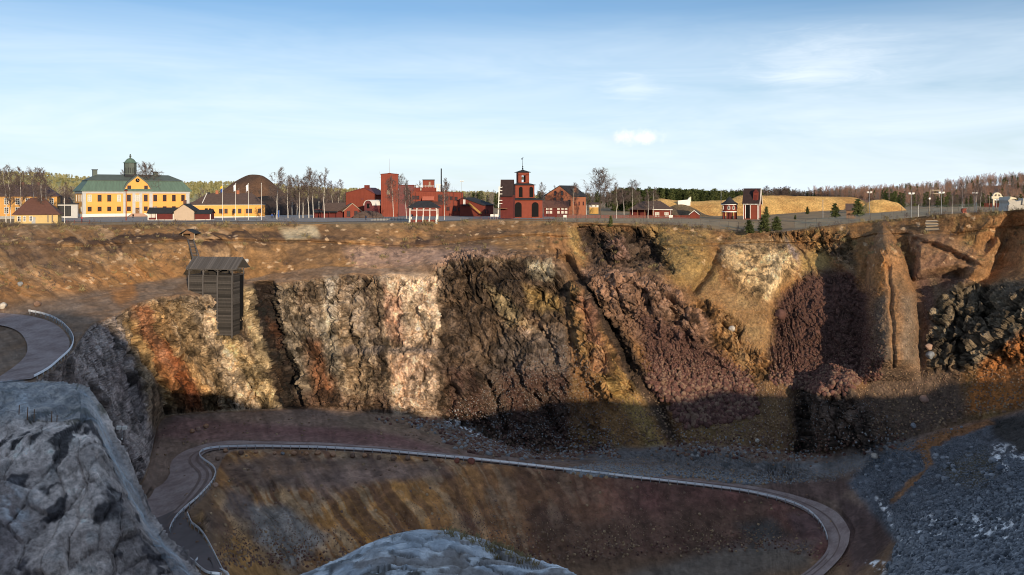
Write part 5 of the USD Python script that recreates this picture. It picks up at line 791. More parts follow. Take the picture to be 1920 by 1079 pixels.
def guardrail(p, label, z=None):
    p = p.copy(); nn = side(p); t = thing('guardrail', label, 'guardrail', p[0]); q = p - p[0]
    sec = [(.02, .5), (.1, .6), (.02, .7), (.1, .82), (.02, .93), (-.02, .93), (-.02, .5)]
    V = np.stack([q + nn * a + np.array([0, 0, b]) for a, b in sec], 1); n, m = V.shape[:2]; i = np.arange(n * m).reshape(n, m); j = np.roll(i, -1, 1)
    obj('beam', (V.reshape(-1, 3), np.stack([i[:-1], i[1:], j[1:], j[:-1]], -1).reshape(-1, 4)), M['steel'], t)
    L = np.r_[0, np.cumsum(np.linalg.norm(np.diff(p, axis=0), axis=1))]
    for u in np.arange(.3, L[-1], 2.0):
        k = int(np.searchsorted(L, u)); k = min(k, len(q) - 1); c = q[k] - nn[k] * .1; obj('post', bx(c[0] - .06, c[0] + .06, c[1] - .06, c[1] + .06, c[2] - .5, c[2] + .88), M['grey_steel'], t)
    return t
ROAD = usdkit.material(stage, '/World/Looks/road_surface', {'g': ('geometry', {}), 'n': ('noise_texture', {'scale': .28, 'detail': 6., 'roughness': .7}), 'n2': ('noise_texture', {'scale': 3., 'detail': 5., 'roughness': .7}),
    'r': ('rgb_ramp', {'ramp': [(.3, (.17,.12,.11)), (.5, (.27,.21,.2)), (.62, (.33,.27,.255)), (.75, (.19,.13,.115))]}), 'm': ('map_range', {'from_min': .3, 'from_max': .7, 'to_min': .75, 'to_max': 1.2}), 'v': ('combine_xyz', {}), 'x': ('mix_color', {'blend_type': 'multiply', 'fac': 1., 'use_clamp': False}),
    'b': ('bump', {'strength': .4, 'distance': .06}), 'p': ('principled_bsdf', {'roughness': .85, 'specular_ior_level': .35})},
    [('g.position', 'n.vector'), ('g.position', 'n2.vector'), ('n.fac', 'r.fac'), ('n2.fac', 'm.value'), ('m.result', 'v.x'), ('m.result', 'v.y'), ('m.result', 'v.z'), ('r.color', 'x.a'), ('v.vector', 'x.b'), ('x.result', 'p.base_color'), ('n2.fac', 'b.height'), ('b.normal', 'p.normal')], surface='p.BSDF')
PATCH = plain('worn_concrete', (.33,.275,.27), .9, .22, .25)
main = path([(317,1006),(322,988),(335,970),(352,954),(372,938),(390,918),(401,903),(406,892),(402,882),(392,874),(378,866),(371,858),(374,850),(387,845),(412,842.5),(450,842),(500,842),(600,844),(700,849),(800,858),(900,867),(1000,878),(1150,895.5),(1300,912.5),(1400,925.5),(1470,941),(1510,957),(1536,979),(1549,1003),(1552,1022)])
guardrail(main, 'long galvanised guardrail curving round the hairpin and across the pit floor')
L = np.linspace(0, 1, len(main)); ext = np.vstack([main, path([(1552,1022),(1552,1036),(1535,1056),(1500,1078),(1450,1105)], sm=3)])
mp_ = ext.copy(); mp_[:, :2] = gaussian_filter1d(ext[:, :2], 7, axis=0, mode='nearest'); nL = len(mp_); u = np.arange(nL) * .5
wide = np.interp(u, [0, 12, 30, 40, 60, 120, 185, 230], [11, 11, 11, 7, 4.6, 3.6, 4.2, 5.2]) + .5 * (fbm(np.c_[u * .25, 0 * u, 0 * u], 3, 7) - .5)
_, G = ribbon('road', mp_, .35, wide, ROAD, .2, 12)
ribbon('concrete_patch', mp_[:52], np.interp(np.arange(52), [0, 20, 40, 51], [4.5, 5.5, 5.5, 9]), np.interp(np.arange(52), [0, 51], [10.6, 10.6]), PATCH, .235, 8, label=None)
for k_, (a_, b_) in enumerate(((.9, 1.45), (2.35, 2.9))): ribbon('wheel_track', mp_[8:], a_, b_, plain(f'wheel_track_gravel_{k_}', (.165,.12,.108), .9, .3, .6), .215, 3)
lo_a = path([(288,975),(306,1016),(345,1047),(386,1079),(420,1108)], sm=3); guardrail(lo_a, 'short guardrail on the near side of the narrow lane below the netted rock')
_, G3_ = ribbon('lane', lo_a, .3, 4.4, plain('dark_gravel_lane', (.12,.1,.1), .9, .2, .5), .2, 6)
lo_b = lo_a + side(lo_a) * 4.7; lo_b[:, 2] = gaussian_filter1d(ground_z(lo_b[:, :2]), 5, mode='nearest'); guardrail(lo_b[14:], 'short guardrail on the far side of the narrow lane below the netted rock')
up = path([(48,588),(75,592),(98,599),(118,611),(131,625),(138,640),(137,652),(129,667),(115,683),(97,696),(78,707),(55,718)], sm=5, tree=BT, base=bn_); guardrail(up, 'curved guardrail round the bend of the upper road at left')
rp = path([(-60,584),(-20,583),(20,587),(48,591),(75,595),(98,602),(118,614),(131,628),(137,640),(136,652),(128,667),(114,683),(96,696),(77,707),(50,719)], sm=9, tree=BT, base=bn_)
_, G2_ = ribbon('road', rp, -.4, -7.5, ROAD, .2, 10, BT, bn_)

def press(G, r0, r1, depth, reach):
    """beds a road: the soil below it is levelled to just under its surface"""
    Gp = G.reshape(-1, 3); V = VP[r0:r1].reshape(-1, 3); d, i = cKDTree(Gp[:, :2]).query(V[:, :2], distance_upper_bound=reach); k = np.isfinite(d); V[k, 2] = np.minimum(V[k, 2], Gp[i[k], 2] - depth); VP[r0:r1] = V.reshape(VP[r0:r1].shape)
press(G, starts[6], NR, .25, .9); press(G2_, starts[2], starts[3] + 1, .25, .9); press(G3_, starts[6], NR, .2, .8)
cut = ci(1062)
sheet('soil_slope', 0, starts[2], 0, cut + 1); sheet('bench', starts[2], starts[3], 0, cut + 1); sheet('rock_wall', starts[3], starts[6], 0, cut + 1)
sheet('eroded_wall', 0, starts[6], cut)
gr = ci(1640)
sheet('pit_floor', starts[6], starts[9], 0, gr + 1); sheet('inner_slope', starts[9], NR - 1, 0, gr + 1); sheet('gravel_heap', starts[6], NR - 1, gr)
# ------------------------------------------------------------------ boulders and rubble
def boulder_mesh(seed, sub=2, flat=.8):
    m = trimesh.creation.icosphere(sub, .5); v = m.vertices * np.array([1, .85, flat]); g = np.random.default_rng(seed)
    for _ in range(11):                        # planes cut off it, as broken stone has
        n_ = g.normal(size=3); n_ /= np.linalg.norm(n_); d = .3 + .12 * g.random(); o = v @ n_ - d; v = v - np.clip(o, 0, None)[:, None] * n_
    v += (fbm(v * 3 + seed, 3, seed)[:, None] - .5) * .12 * m.vertex_normals; m.vertices = v; return m
def stone_mat(name, c1, c2):
    return usdkit.material(stage, '/World/Looks/' + name, {'oi': ('object_info', {}), 'tc': ('texture_coordinate', {}), 'n': ('noise_texture', {'scale': 4., 'detail': 5., 'roughness': .7}), 'r': ('rgb_ramp', {'ramp': [(0., c1), (1., c2)]}), 'm': ('map_range', {'from_min': .3, 'from_max': .7, 'to_min': .7, 'to_max': 1.25}), 'v': ('combine_xyz', {}), 'x': ('mix_color', {'blend_type': 'multiply', 'fac': 1., 'use_clamp': False}), 'p': ('principled_bsdf', {'roughness': .9, 'specular_ior_level': .25})},
        [('oi.random', 'r.fac'), ('tc.object', 'n.vector'), ('n.fac', 'm.value'), ('m.result', 'v.x'), ('m.result', 'v.y'), ('m.result', 'v.z'), ('r.color', 'x.a'), ('v.vector', 'x.b'), ('x.result', 'p.base_color')], surface='p.BSDF')
SM = dict(orange=stone_mat('orange_boulder', (.34,.19,.11), (.42,.24,.15)), brown=stone_mat('brown_boulder', (.16,.1,.075), (.22,.14,.1)), grey=stone_mat('grey_boulder', (.19,.195,.205), (.3,.3,.3)), pale=stone_mat('pale_boulder', (.42,.38,.33), (.5,.46,.41)), purple=stone_mat('purple_boulder', (.06,.03,.026), (.17,.085,.07)), blue=stone_mat('blue_grey_boulder', (.09,.105,.13), (.28,.3,.33)), pink=stone_mat('pink_boulder', (.35,.22,.17), (.4,.27,.2)), red=stone_mat('red_boulder', (.2,.075,.055), (.24,.09,.06)), heap=stone_mat('heap_stone', (.045,.055,.07), (.22,.24,.27)), ochre=stone_mat('ochre_stone', (.16,.1,.06), (.4,.28,.17)))
ord_ = 'first second third fourth fifth sixth seventh eighth ninth tenth eleventh twelfth thirteenth fourteenth fifteenth sixteenth seventeenth eighteenth nineteenth twentieth twenty-first twenty-second'.split()
bl_ = [(423,849,11,'orange'),(452,853,12,'brown'),(480,850,9,'orange'),(515,852,8,'orange'),(530,853,8,'grey'),(551,853,12,'orange'),(575,853,9,'orange'),(596,853,13,'orange'),(624,856,13,'orange'),(661,857,12,'brown'),(683,858,11,'orange'),(711,861,11,'brown'),(738,863,13,'brown'),(765,863,12,'brown'),(798,864,13,'brown'),(828,867,10,'orange'),(857,868,13,'red'),(884,870,16,'red')]
def place_boulder(px, py, w, mat, label, seed, group=None, sink=.12, flat=.8):
    p = surf(px, py); s_ = w * p[1] / F; t = thing('boulder', label, 'boulder', p + [0, 0, s_ * (flat * .5 - sink)], (seed * 67) % 360, group, s_); obj('stone', boulder_mesh(seed, 2, flat), SM[mat], t, smooth=25); return t
cnt = {}
for k, (px, py, w, m) in enumerate(bl_):
    cnt[m] = cnt.get(m, -1) + 1; place_boulder(px, py, w, m, f'{ord_[cnt[m]]} {m} boulder below the long guardrail, counted from the hairpin', 200 + k, 'boulders along the guardrail')
for k, (px, py, w, m, l) in enumerate([(360,812,11,'orange','orange boulder, leftmost of three beside the dirt track above the hairpin'),(372,808,12,'pink','pink boulder, middle of three beside the dirt track above the hairpin'),(386,803,12,'orange','orange boulder, rightmost of three beside the dirt track above the hairpin'),(403,914,13,'pink','pink boulder just outside the guardrail where the hairpin bulges'),(408,862,10,'brown','brown boulder just inside the turn of the guardrail'),(1713,802,13,'blue','blue grey boulder at the foot of the orange slope'),(1733,753,18,'pink','pink brown boulder on the dark scree left of the orange slope'),(1463,597,26,'purple','big dark red block at the left edge of the purple scree'),(1372,622,15,'pale','white block below the ochre cliff left of the scree'),(1748,658,16,'pink','pinkish stone lying on top of a darker one beside the rock outcrop'),(1746,672,20,'blue','dark blue grey block under a pinkish stone beside the rock outcrop'),(5,579,17,'pale','pale round boulder beside the upper road at left'),(38,536,12,'grey','grey round boulder lying on the ochre slope at left'),(70,574,15,'brown','brown boulder behind the start of the upper guardrail'),(462,493,12,'pale','pale round boulder right of the pit headframe roof'),(1660,842,10,'grey','grey stone at the foot of the dark right wall'),(1640,855,15,'pale','pale block on the gravel bench before the right wall'),(1000,873,9,'grey','grey stone behind the guardrail on the gravel'),(1420,829,10,'pale','small pale block at the foot of the right wall')]): place_boulder(px, py, w, m, l, 300 + k)
g = np.random.default_rng(8); PXp, PYp = WX, PY
def pick(mask, n, seed): w = mask.ravel() * np.linalg.norm(np.cross(np.gradient(Bs, axis=0), np.gradient(Bs, axis=1)), axis=-1).ravel(); gg = np.random.default_rng(seed); return gg.choice(len(w), n, p=w / w.sum())
heapm = poly_mask([(1585,905),(1640,850),(1730,830),(1800,810),(1860,860),(2140,800),(2140,1290),(1600,1290),(1690,1010)], 10) * (snow < .4) * (PX < 1960) * (PY < 1100)
heapm *= 1 - poly_mask([(1655,950),(1700,900),(1740,870),(1730,835),(1845,788),(1865,797),(1750,850),(1750,885),(1712,918),(1672,950)], 4)
hb = [boulder_mesh(400 + k, 2, .75) for k in range(6)]; Vf = VP.reshape(-1, 3); idx = pick(heapm, 240, 3); src = []
for k in range(6):
    t = thing('boulder', 'blue grey broken boulder on the dark gravel heap at right', 'boulder', Vf[idx[k]], k * 50, 'boulders on the gravel heap', .9 + .1 * k); obj('stone', hb[k], SM['blue'], t, smooth=25); src.append(t)
for k in range(6, 240): copy_of(src[k % 6], 'boulder', 'blue grey broken boulder on the dark gravel heap at right', Vf[idx[k]] + [0, 0, .1], g.random() * 360, .7 + g.random() ** 3 * 1.2, 'boulders on the gravel heap')
def rubble(name, mask, n, mats, s0, s1, label, seed, pw=4.):
    pi = UsdGeom.PointInstancer.Define(stage, '/World/' + name); tag(pi, label, 'rubble', kind='stuff'); gg = np.random.default_rng(seed)
    for k, m in enumerate(mats):
        for j in range(2): obj('stone', boulder_mesh(500 + seed * 10 + k * 2 + j, 1, .75), SM[m], pi.GetPrim())
    i = pick(mask, n, seed); s_ = s0 + (s1 - s0) * gg.random(n) ** pw; set_instancer(pi, protos_of(pi), Vf[i], gg.integers(0, 2 * len(mats), n), s_, rquats(n, gg))
rubble('heap_rubble', heapm, 16000, ['heap', 'heap', 'blue'], .28, 1.7, 'dark blue grey broken stone covering the heap at right', 1)
rubble('purple_rubble', poly_mask([(1455,560),(1520,500),(1600,505),(1642,560),(1652,700),(1560,735),(1440,705)], 10) + poly_mask([(1190,600),(1290,625),(1400,700),(1410,770),(1290,790),(1220,710)], 14), 15000, ['purple', 'purple', 'purple', 'brown'], .22, 1.9, 'purple brown broken stone on the steep scree', 2)
rubble('bench_rubble', poly_mask([(1060,885),(1130,855),(1400,845),(1480,872),(1570,862),(1720,825),(1730,850),(1560,890),(1400,903),(1150,886)], 6) * (1 - poly_mask([(1120,864),(1400,868),(1560,868),(1560,876),(1400,878),(1120,870)], 2)), 9000, ['grey', 'blue', 'grey', 'ochre'], .2, 1.3, 'grey stones on the gravel bench behind the guardrail', 3)
rubble('wall_foot_rubble', poly_mask([(830,775),(950,690),(1080,640),(1120,720),(1150,850),(990,850)], 12) + .35 * poly_mask([(1380,700),(1680,760),(1700,830),(1500,860),(1240,840)], 12) + .3 * poly_mask([(700,780),(860,800),(1010,860),(900,850)], 8), 9000, ['purple', 'brown', 'brown', 'grey'], .25, 1.4, 'dark brown broken stone at the foot of the walls', 4)
rubble('slope_rubble', inn * (.3 + G2) + .6 * fl * poly_mask([(640,770),(760,780),(1000,870),(640,835)], 20), 9000, ['brown', 'ochre', 'purple', 'brown'], .1, .7, 'small brown stones lying on the slope below the road', 6, 4.)
rubble('loose_stones', soil * inseg(.1, 2.1, .1) * .5 + soil * inseg(.2, 6, .1) * right * 1.6 + .045 * inseg(6.2, 10.9, .1) * (PX < 1560), 13000, ['ochre', 'ochre', 'brown', 'brown'], .1, .8, 'small pale stones scattered over the soil slopes', 5, 5.)
# ------------------------------------------------------------------ headframe and hut in the pit
HY = 222.5; b = Bld('pit_headframe', 'weathered grey timber headframe with plank roof standing against the cliff', 'headframe', 354, 530, HY, -8)
X, Z = b.x, b.z; xr = X(437); D = 6.5
r = b.part('roof', poly([(-.7, Z(504)), (D / 2, Z(484)), (D + .7, Z(504)), (D + .7, Z(505)), (D / 2, Z(485.3)), (-.7, Z(505))], 'x', -.5, xr + 1.2), 'old_wood')
for k in range(26): x = -.5 + k * (xr + 1.7) / 26; b.part('roof_board', hull([(x + a, y, z + .03 + .03 * ((k * 5) % 3)) for a in (.03, .45) for y, z in ((-.75, Z(504.2)), (-.75, Z(503.7)), (D / 2, Z(484)), (D / 2, Z(483.4)))]), 'old_wood', r)
px_ = [X(p) for p in (354.5, 381, 408, 435.5)]
for i, x in enumerate(px_):
    for y in (.1, D - .1):
        b.part('post', bx(x - .13, x + .13, y - .13, y + .13, Z(530), Z(505)), 'old_wood')
    b.part('brace', cat([bar((x, .1, Z(510)), (x + s_ * 1.1, .1, Z(505.3)), .08) for s_ in (-1, 1) if -.3 < x + s_ * 1.1 < xr + .3]), 'old_wood'); b.part('collar', bar((x, -.8, Z(505.6)), (x, D + .8, Z(505.6)), .1), 'old_wood')
b.part('plate', cat([bx(-.3, xr + .8, y - .1, y + .1, Z(506), Z(504.8)) for y in (.1, D - .1)]), 'old_wood'); b.part('deck', bx(-.2, xr + .1, -.1, D, Z(517.5), Z(516)), 'dark_wood'); b.part('hoist', cat([bx(X(385), X(402), 2, 4, Z(516), Z(508)), bar((X(380), 3, Z(509)), (X(415), 3, Z(509)), .2)]), 'dark_wood')
bay = [(-.1, px_[1], 560), (px_[1], px_[2], 600), (px_[2], xr, 628)]
for x0, x1, bt in bay:
    zt, zb = Z(516.2), Z(bt); n = int((zt - zb) / .42)
    for k in range(n): b.part('plank', bx(x0 + .06, x1 - .06, -.02 - .03 * ((k * 7) % 3), .08, zt - (k + 1) * (zt - zb) / n + .03, zt - k * (zt - zb) / n), 'dark_wood')
n = int((Z(516) - Z(628)) / .42)
for k in range(n): zt = Z(516.2); zb = Z(628); b.part('plank', bx(xr - .02, xr + .06 + .03 * ((k * 5) % 3), .1, D * .55, zt - (k + 1) * (zt - zb) / n + .03, zt - k * (zt - zb) / n), 'dark_wood')
b.part('core', bx(.1, xr - .12, .15, D - .3, Z(622), Z(517.6)), 'black')
for x, bt in zip(px_, (560, 600, 628, 632)): b.part('leg', bx(x - .13, x + .13, -.26, -.06, Z(bt), Z(516)), 'old_wood')
for py in (545, 575, 603): b.part('strut', bx(px_[2], xr, -.2, -.1, Z(py) - .1, Z(py) + .1), 'dark_wood')
b = Bld('slope_hut', 'small open hut with gabled dark roof on the slope above the pit headframe', 'hut', 343, 452, 246, -6); X, Z = b.x, b.z; W = X(365)
b.part('roof', poly([(-.9, Z(438.5)), (W * .42, Z(430)), (W + .5, Z(437.5)), (W + .5, Z(438.8)), (W * .42, Z(431.5)), (-.9, Z(440))], 'y', -.6, 3), 'slate'); b.part('gable', poly([(-.1, Z(438.6)), (W * .42, Z(431.5)), (W + .1, Z(438.2))], 'y', -.3, -.2), 'brown_wood')
for x in (0, W): b.part('post', cat([bx(x - .1, x + .1, y, y + .2, Z(456), Z(438)) for y in (-.2, 2.6)]), 'pale_wood')
b.part('back_wall', bx(0, W, 2.5, 2.6, Z(454), Z(438)), 'brown_wood'); b.part('side_wall', bx(W * .62, W, -.05, .05, Z(449), Z(438.5)), 'brown_wood'); b.part('drum', bx(.3, W - .3, 1, 2, Z(449), Z(445)), 'dark_wood')
t = thing('rope_trestle', 'steep timber trestle running down from the slope hut to the headframe roof', 'trestle', at(357, 452, 245))
p0 = [at(352, 449, 244) - at(357, 452, 245), at(362.5, 449, 244) - at(357, 452, 245)]; p1 = [at(362, 485, 233) - at(357, 452, 245), at(374.5, 485, 233) - at(357, 452, 245)]
for a, c in zip(p0, p1): obj('stringer', bar(a, c, .16, 4), M['old_wood'], t)
for k in range(14): u = (k + .5) / 14; obj('rung', bar(p0[0] * (1 - u) + p1[0] * u, p0[1] * (1 - u) + p1[1] * u, .07, 4), M['old_wood'], t)
t = thing('camera_mast', 'two small white camera boxes on a bracket on the dark left wall', 'camera box', at(229, 806, 168)); obj('bracket', bar((0, 0, -1.8), (0, 0, .6), .05), M['grey_steel'], t)
for x in (-.55, .55): obj('camera_box', bx(x - .35, x + .35, -.5, .2, .1, .7), M['white'], t)
obj('lower_lamp', bx(-.12, .12, -.2, 0, -1.9, -1.6), M['white'], t); obj('arm', bar((-.6, -.1, .35), (.6, -.1, .35), .05), M['grey_steel'], t)
t = thing('log_pile', 'collapsed stack of weathered logs at the rim below the right fence', 'log pile', at(1744, 424, 226)); g = np.random.default_rng(4)
for k in range(11): a = -.05 + .25 * g.random(); obj('log', bar((-1.4 + .3 * g.random(), -.4 + .25 * (k % 3), -1.1 + .24 * k), (1.4 + .6 * g.random(), -.9 + .25 * (k % 3), -1.1 + .24 * k + a), .11 + .05 * g.random(), 7), M['pale_wood'] if k % 3 else M['old_wood'], t)

# ------------------------------------------------------------------ heaps, banks, hills
def ridge(name, crest, Y, foot, depth, mat_col, amp=.4, nv=40, step=4, seed=0, zfoot=0., sharp=1.25, label=None, cat_=None, kind='structure', yc=None):
    c = np.array(crest, float); px = np.arange(c[0, 0], c[-1, 0] + .1, step); h = gaussian_filter1d(np.interp(px, c[:, 0], sz(c[:, 1], Y)), 1.5, mode='nearest') - zfoot
    v = np.linspace(-1, 1, nv)[:, None]; P = np.zeros((nv, len(px), 3)); P[..., 1] = Y + v * depth; P[..., 0] = (px - 960) / F * Y
    P[..., 2] = zfoot + np.maximum(h, .0) * np.clip(1 - np.abs(v) ** sharp, 0, 1) - .6 * (np.abs(v) > .98)
    P += (fbm(P * np.array([.35, .08, .1]) * (20. / depth), 4, seed)[..., None] - .5) * np.array([0, amp * 3, amp]) * (1 - np.abs(v[..., None]) ** 4)
    col_ = mat_col(P); obj(name, (P.reshape(-1, 3), grid_faces(*P.shape[:2], True)), ROCKM, smooth=True, kind=kind, col=col_.reshape(-1, 3), label=label, cat=cat_); return P
two = lambda a, b, s_, seed: (lambda P: mixc(C(*a), C(*b), ramp(fbm(P * s_, 4, seed), .38, .62)))
ridge('slag_mound', [(398,376),(418,358),(440,340),(460,330),(478,324.5),(493,328),(508,339),(524,356),(545,372),(575,384)], 480, 0, 42, two((.15,.08,.045), (.085,.05,.034), .12, 201), 1.2, seed=202, sharp=1.1)
ridge('slag_bank', [(470,372),(500,367),(540,368),(600,372),(650,380),(700,392),(740,405)], 392, 0, 16, two((.022,.018,.018), (.04,.028,.025), .2, 203), .6, seed=204)
OC = two((.6,.37,.13), (.45,.25,.085), .15, 205)
ridge('sand_bank', [(1180,405),(1205,388),(1225,374),(1240,372),(1262,376),(1290,378),(1305,378),(1340,376),(1372,375),(1382,367),(1400,366.5),(1470,367),(1540,368.5),(1600,370),(1612,373),(1622,378),(1634,392),(1645,404)], 372, 0, 15, OC, .5, seed=206, sharp=1.5)
ridge('sand_bank', [(1610,402),(1622,382),(1634,376),(1655,374),(1672,378),(1684,380),(1696,394),(1702,404)], 320, 0, 10, OC, .5, seed=207, sharp=1.3, step=2)
ridge('spoil_heap', [(1225,404),(1250,390),(1272,383),(1290,384),(1310,396),(1330,406)], 350, 0, 9, two((.12,.085,.055), (.17,.12,.06), .2, 208), .5, seed=209)  # mounds below the bank; their shadow is put into the dark colour
HG = two((.45,.41,.2), (.3,.29,.14), .015, 210); HP = two((.3,.18,.12), (.2,.125,.09), .02, 211)  # HG is paled, distance haze put into the left hill colour
H1 = ridge('hill', [(-700,335),(-300,325),(-100,323),(0,325),(60,328),(150,335),(230,345),(330,348),(420,345),(470,347),(560,353),(700,361),(900,366),(1000,372)], 1700, 0, 500, HG, 8, 30, 12, seed=212, sharp=1.0)
H2 = ridge('hill', [(1540,372),(1640,369),(1700,366),(1750,363),(1790,358),(1830,351),(1860,348),(1900,346),(1940,345),(2100,332),(2500,330),(3000,340),(3400,372)], 620, 0, 170, HP, 3, 30, 8, seed=213, sharp=1.0)

# ------------------------------------------------------------------ yard, paths, fences, poles
def quadsheet(name, pts, mat, lift, sub=24):
    """a sheet over the plateau between pairs of points on its near and far edge"""
    a = np.array([at(x, y0, EYE * F / (y0 - HOR))[:2] for x, y0, y1 in pts]); c = np.array([at(x, y1, EYE * F / (y1 - HOR))[:2] for x, y0, y1 in pts]); w = np.linspace(0, 1, sub)
    G_ = a[:, None] * (1 - w)[:, None] + c[:, None] * w[:, None]; z = np.array([plateau_z(p) for p in G_.reshape(-1, 2)]).reshape(G_.shape[:2]) + lift
    obj(name, (np.dstack([G_, z]).reshape(-1, 3), grid_faces(*G_.shape[:2], True)), mat, smooth=True, kind='structure')
PT = cKDTree(lay[:15].reshape(-1, 3)[:, :2]); PL = lay[:15].reshape(-1, 3)
def plateau_z(p): d, i = PT.query(p, k=4); w = 1 / (d + .05); return float((PL[i, 2] * w).sum() / w.sum())
xs_ = np.r_[np.arange(60, 520, 20), np.arange(520, 1060, 20)]
quadsheet('yard', [(x, 416.5 if x < 880 else 411.5 - (x - 880) * .0, 404.0 if x > 130 else 408) for x in xs_], M['paving'], .1)
def on_plateau(px, Y): x = sx(px, Y); return np.array([float(x), Y, plateau_z((float(x), Y))])
def pole(name, label, catg, px, Y, top, r, mat, group=None, extra=None):
    p = on_plateau(px, Y); t = thing(name, label, catg, p, 0, group); h = float(sz(top, Y) - p[2]); obj('shaft', bar((0, 0, -.3), (0, 0, h), r, 8, r * .6), M[mat], t)
    if extra: extra(t, h)
    return t
def flag(mats):
    def f(t, h):
        obj('truck', trimesh.creation.icosphere(1, .14).apply_translation([0, 0, h]), M['white'], t)
        for k, m in enumerate(mats):
            z1, z0 = h - .3 - k * .8, h - 1.1 - k * .8 - (.4 if k == len(mats) - 1 else 0); u = np.linspace(0, 1, 7)
            top = [(-.05 - .75 * x, .12 * math.sin(6 * x + k), z1 - .6 * x * x) for x in u]; bot = [(-.05 - .6 * x, .12 * math.sin(6 * x + k), z0 - .5 * x * x) for x in u]
            v = np.array(top + bot); v2 = v + [0, .02, 0]; q_ = [(i, i + 1, i + 8, i + 7) for i in range(6)]; obj('flag', (np.vstack([v, v2]), np.array(q_ + [(d + 14, c + 14, b_ + 14, a + 14) for a, b_, c, d in q_])), M[m], t)
    return f
for px, top, lab, fl in ((417.5, 347, 'flagpole with limp blue and yellow flag, leftmost of four', ['yellow_cloth', 'blue']), (442, 344.5, 'flagpole with white and blue flag, second from the left of four', ['white_cloth', 'white_cloth']), (465.5, 344.5, 'flagpole with white flag, third from the left of four', ['white_cloth', 'white_cloth']), (490, 344, 'bare white flagpole without a flag, rightmost of four', None)):
    pole('flagpole', lab, 'flagpole', px, 289, top, .1, 'white', 'flagpoles before the long yellow house', flag(fl) if fl else (lambda t, h: obj('truck', trimesh.creation.icosphere(1, .14).apply_translation([0, 0, h]), M['white'], t)))
pole('red_mast', 'tall red timber mast with a short crossbar before the mansion', 'mast', 236.5, 285, 356, .2, 'brick_red', None, lambda t, h: (obj('crossbar', bx(-.55, .45, -.12, .12, h - .5, h - .1), M['dark_red'], t), obj('cap', bx(-.26, .26, -.26, .26, h - .1, h + .12), M['slate'], t)))
lamp = lambda w: (lambda t, h: (obj('crosspiece', bx(-w, w, -.1, .1, h - .1, h + .08), M['grey_steel'], t), [obj('lamp_head', bx(x - .3, x + .3, -.35, .1, h + .08, h + .45), M['white'], t) for x in (-w * .7, w * .7)]))
for px, Y, top, lab in ((1630, 300, 362, 'floodlight pole on the small sand bank'), (1708.5, 250, 364.5, 'floodlight pole by the wire fence, left of the white signpost'), (1765, 250, 363, 'tall floodlight pole behind the green fence, left of the birches'), (1828, 262, 363.5, 'thin floodlight pole between the tall birches at right'), (1868.5, 300, 376, 'low lamp pole seen through the stone arch'), (866, 420, 341, 'distant lamp pole behind the stair shed')):
    pole('lamp_post', lab, 'lamp post', px, Y, top, .1, 'grey_steel', 'floodlight poles', lamp(.75))
pole('signpost', 'timber post with white diamond sign near the green fence at right', 'signpost', 1743, 246, 371, .1, 'pale_wood', None, lambda t, h: obj('sign', hull([(-.35, -.14, h - .25), (0, -.14, h + .1), (.35, -.14, h - .25), (0, -.14, h - .6), (-.35, -.1, h - .25), (0, -.1, h + .1), (.35, -.1, h - .25), (0, -.1, h - .6)]), M['white'], t))
for px, Y, top, mat, lab in ((1099.5, 320, 386, 'white', 'short white post before the red fence, right of the brick house'), (1074.5, 318, 355, 'pale_wood', 'tall pale timber pole before the brick house'), (1352, 320, 360, 'grey_steel', 'thin grey pole left of the round hut'), (1543, 300, 376, 'grey_steel', 'thin grey pole before the long sand bank'), (1855, 262, 370, 'pale_wood', 'thin timber pole left of the stone arch'), (1722.5, 248, 385, 'white', 'short white post at the green fence'), (121, 262, 372, 'white', 'thin white pole before the glass annexe')):
    pole('pole', lab, 'pole', px, Y, top, .09, mat, None, lambda t, h: obj('cap', bx(-.13, .13, -.13, .13, h - .02, h + .1), M['grey_steel'], t))
t = thing('lattice_frame', 'far pale timber frame with crossbar above the trees at right', 'frame', at(1753, 396, 420)); s_ = 420 / F
for a, c in (((-8, 62), (-8, 0)), ((8, 62), (8, 0))): obj('upright', bar((a[0] * s_, 0, -1), (a[0] * s_, 0, 40 * s_), .22), M['pale_wood'], t)
for z in (38, 32): obj('beam', bx(-9 * s_, 9 * s_, -.2, .2, z * s_, (z + 1.6) * s_), M['pale_wood'], t)
def fence(name, label, catg, pts, h, mat_post, fill, step=2.5, group=None):
    P = np.array([on_plateau(px, Y) for px, Y in pts]); L_ = np.r_[0, np.cumsum(np.linalg.norm(np.diff(P, axis=0), axis=1))]; u = np.arange(0, L_[-1] + .01, step); Q = np.stack([np.interp(u, L_, P[:, k]) for k in range(3)], -1)
    t = thing(name, label, catg, Q[0], 0, group); Q = Q - Q[0]
    for q_ in Q: obj('post', bx(q_[0] - .04, q_[0] + .04, q_[1] - .04, q_[1] + .04, q_[2] - .4, q_[2] + h + .05), M[mat_post], t)
    if fill[0] == 'mesh':
        for a, c in zip(Q[:-1], Q[1:]): obj('mesh_panel', (np.array([a + [0, 0, .05], c + [0, 0, .05], c + [0, 0, h], a + [0, 0, h]]), np.array([[0, 1, 2, 3]])), M['mesh_fence'], t)
    elif fill[0] == 'pales':
        for a, c in zip(Q[:-1], Q[1:]):
            n = max(2, int(np.linalg.norm(c - a) / .2)); ms = []
            for k in range(n): p_ = a + (c - a) * (k + .5) / n; ms.append(bx(p_[0] - .06, p_[0] + .06, p_[1] - .11, p_[1] - .07, p_[2] + .1, p_[2] + h - .03 * (k % 2)))
            obj('pale_panel', cat(ms), M[fill[1]], t)
    for z in ((.35, .75) if fill[0] != 'mesh' else (1.0,)):
        obj('rail', cat([bar(a + [0, 0, h * z], c + [0, 0, h * z], .02, 4) for a, c in zip(Q[:-1], Q[1:])]), M[fill[1] if len(fill) > 1 else mat_post], t)
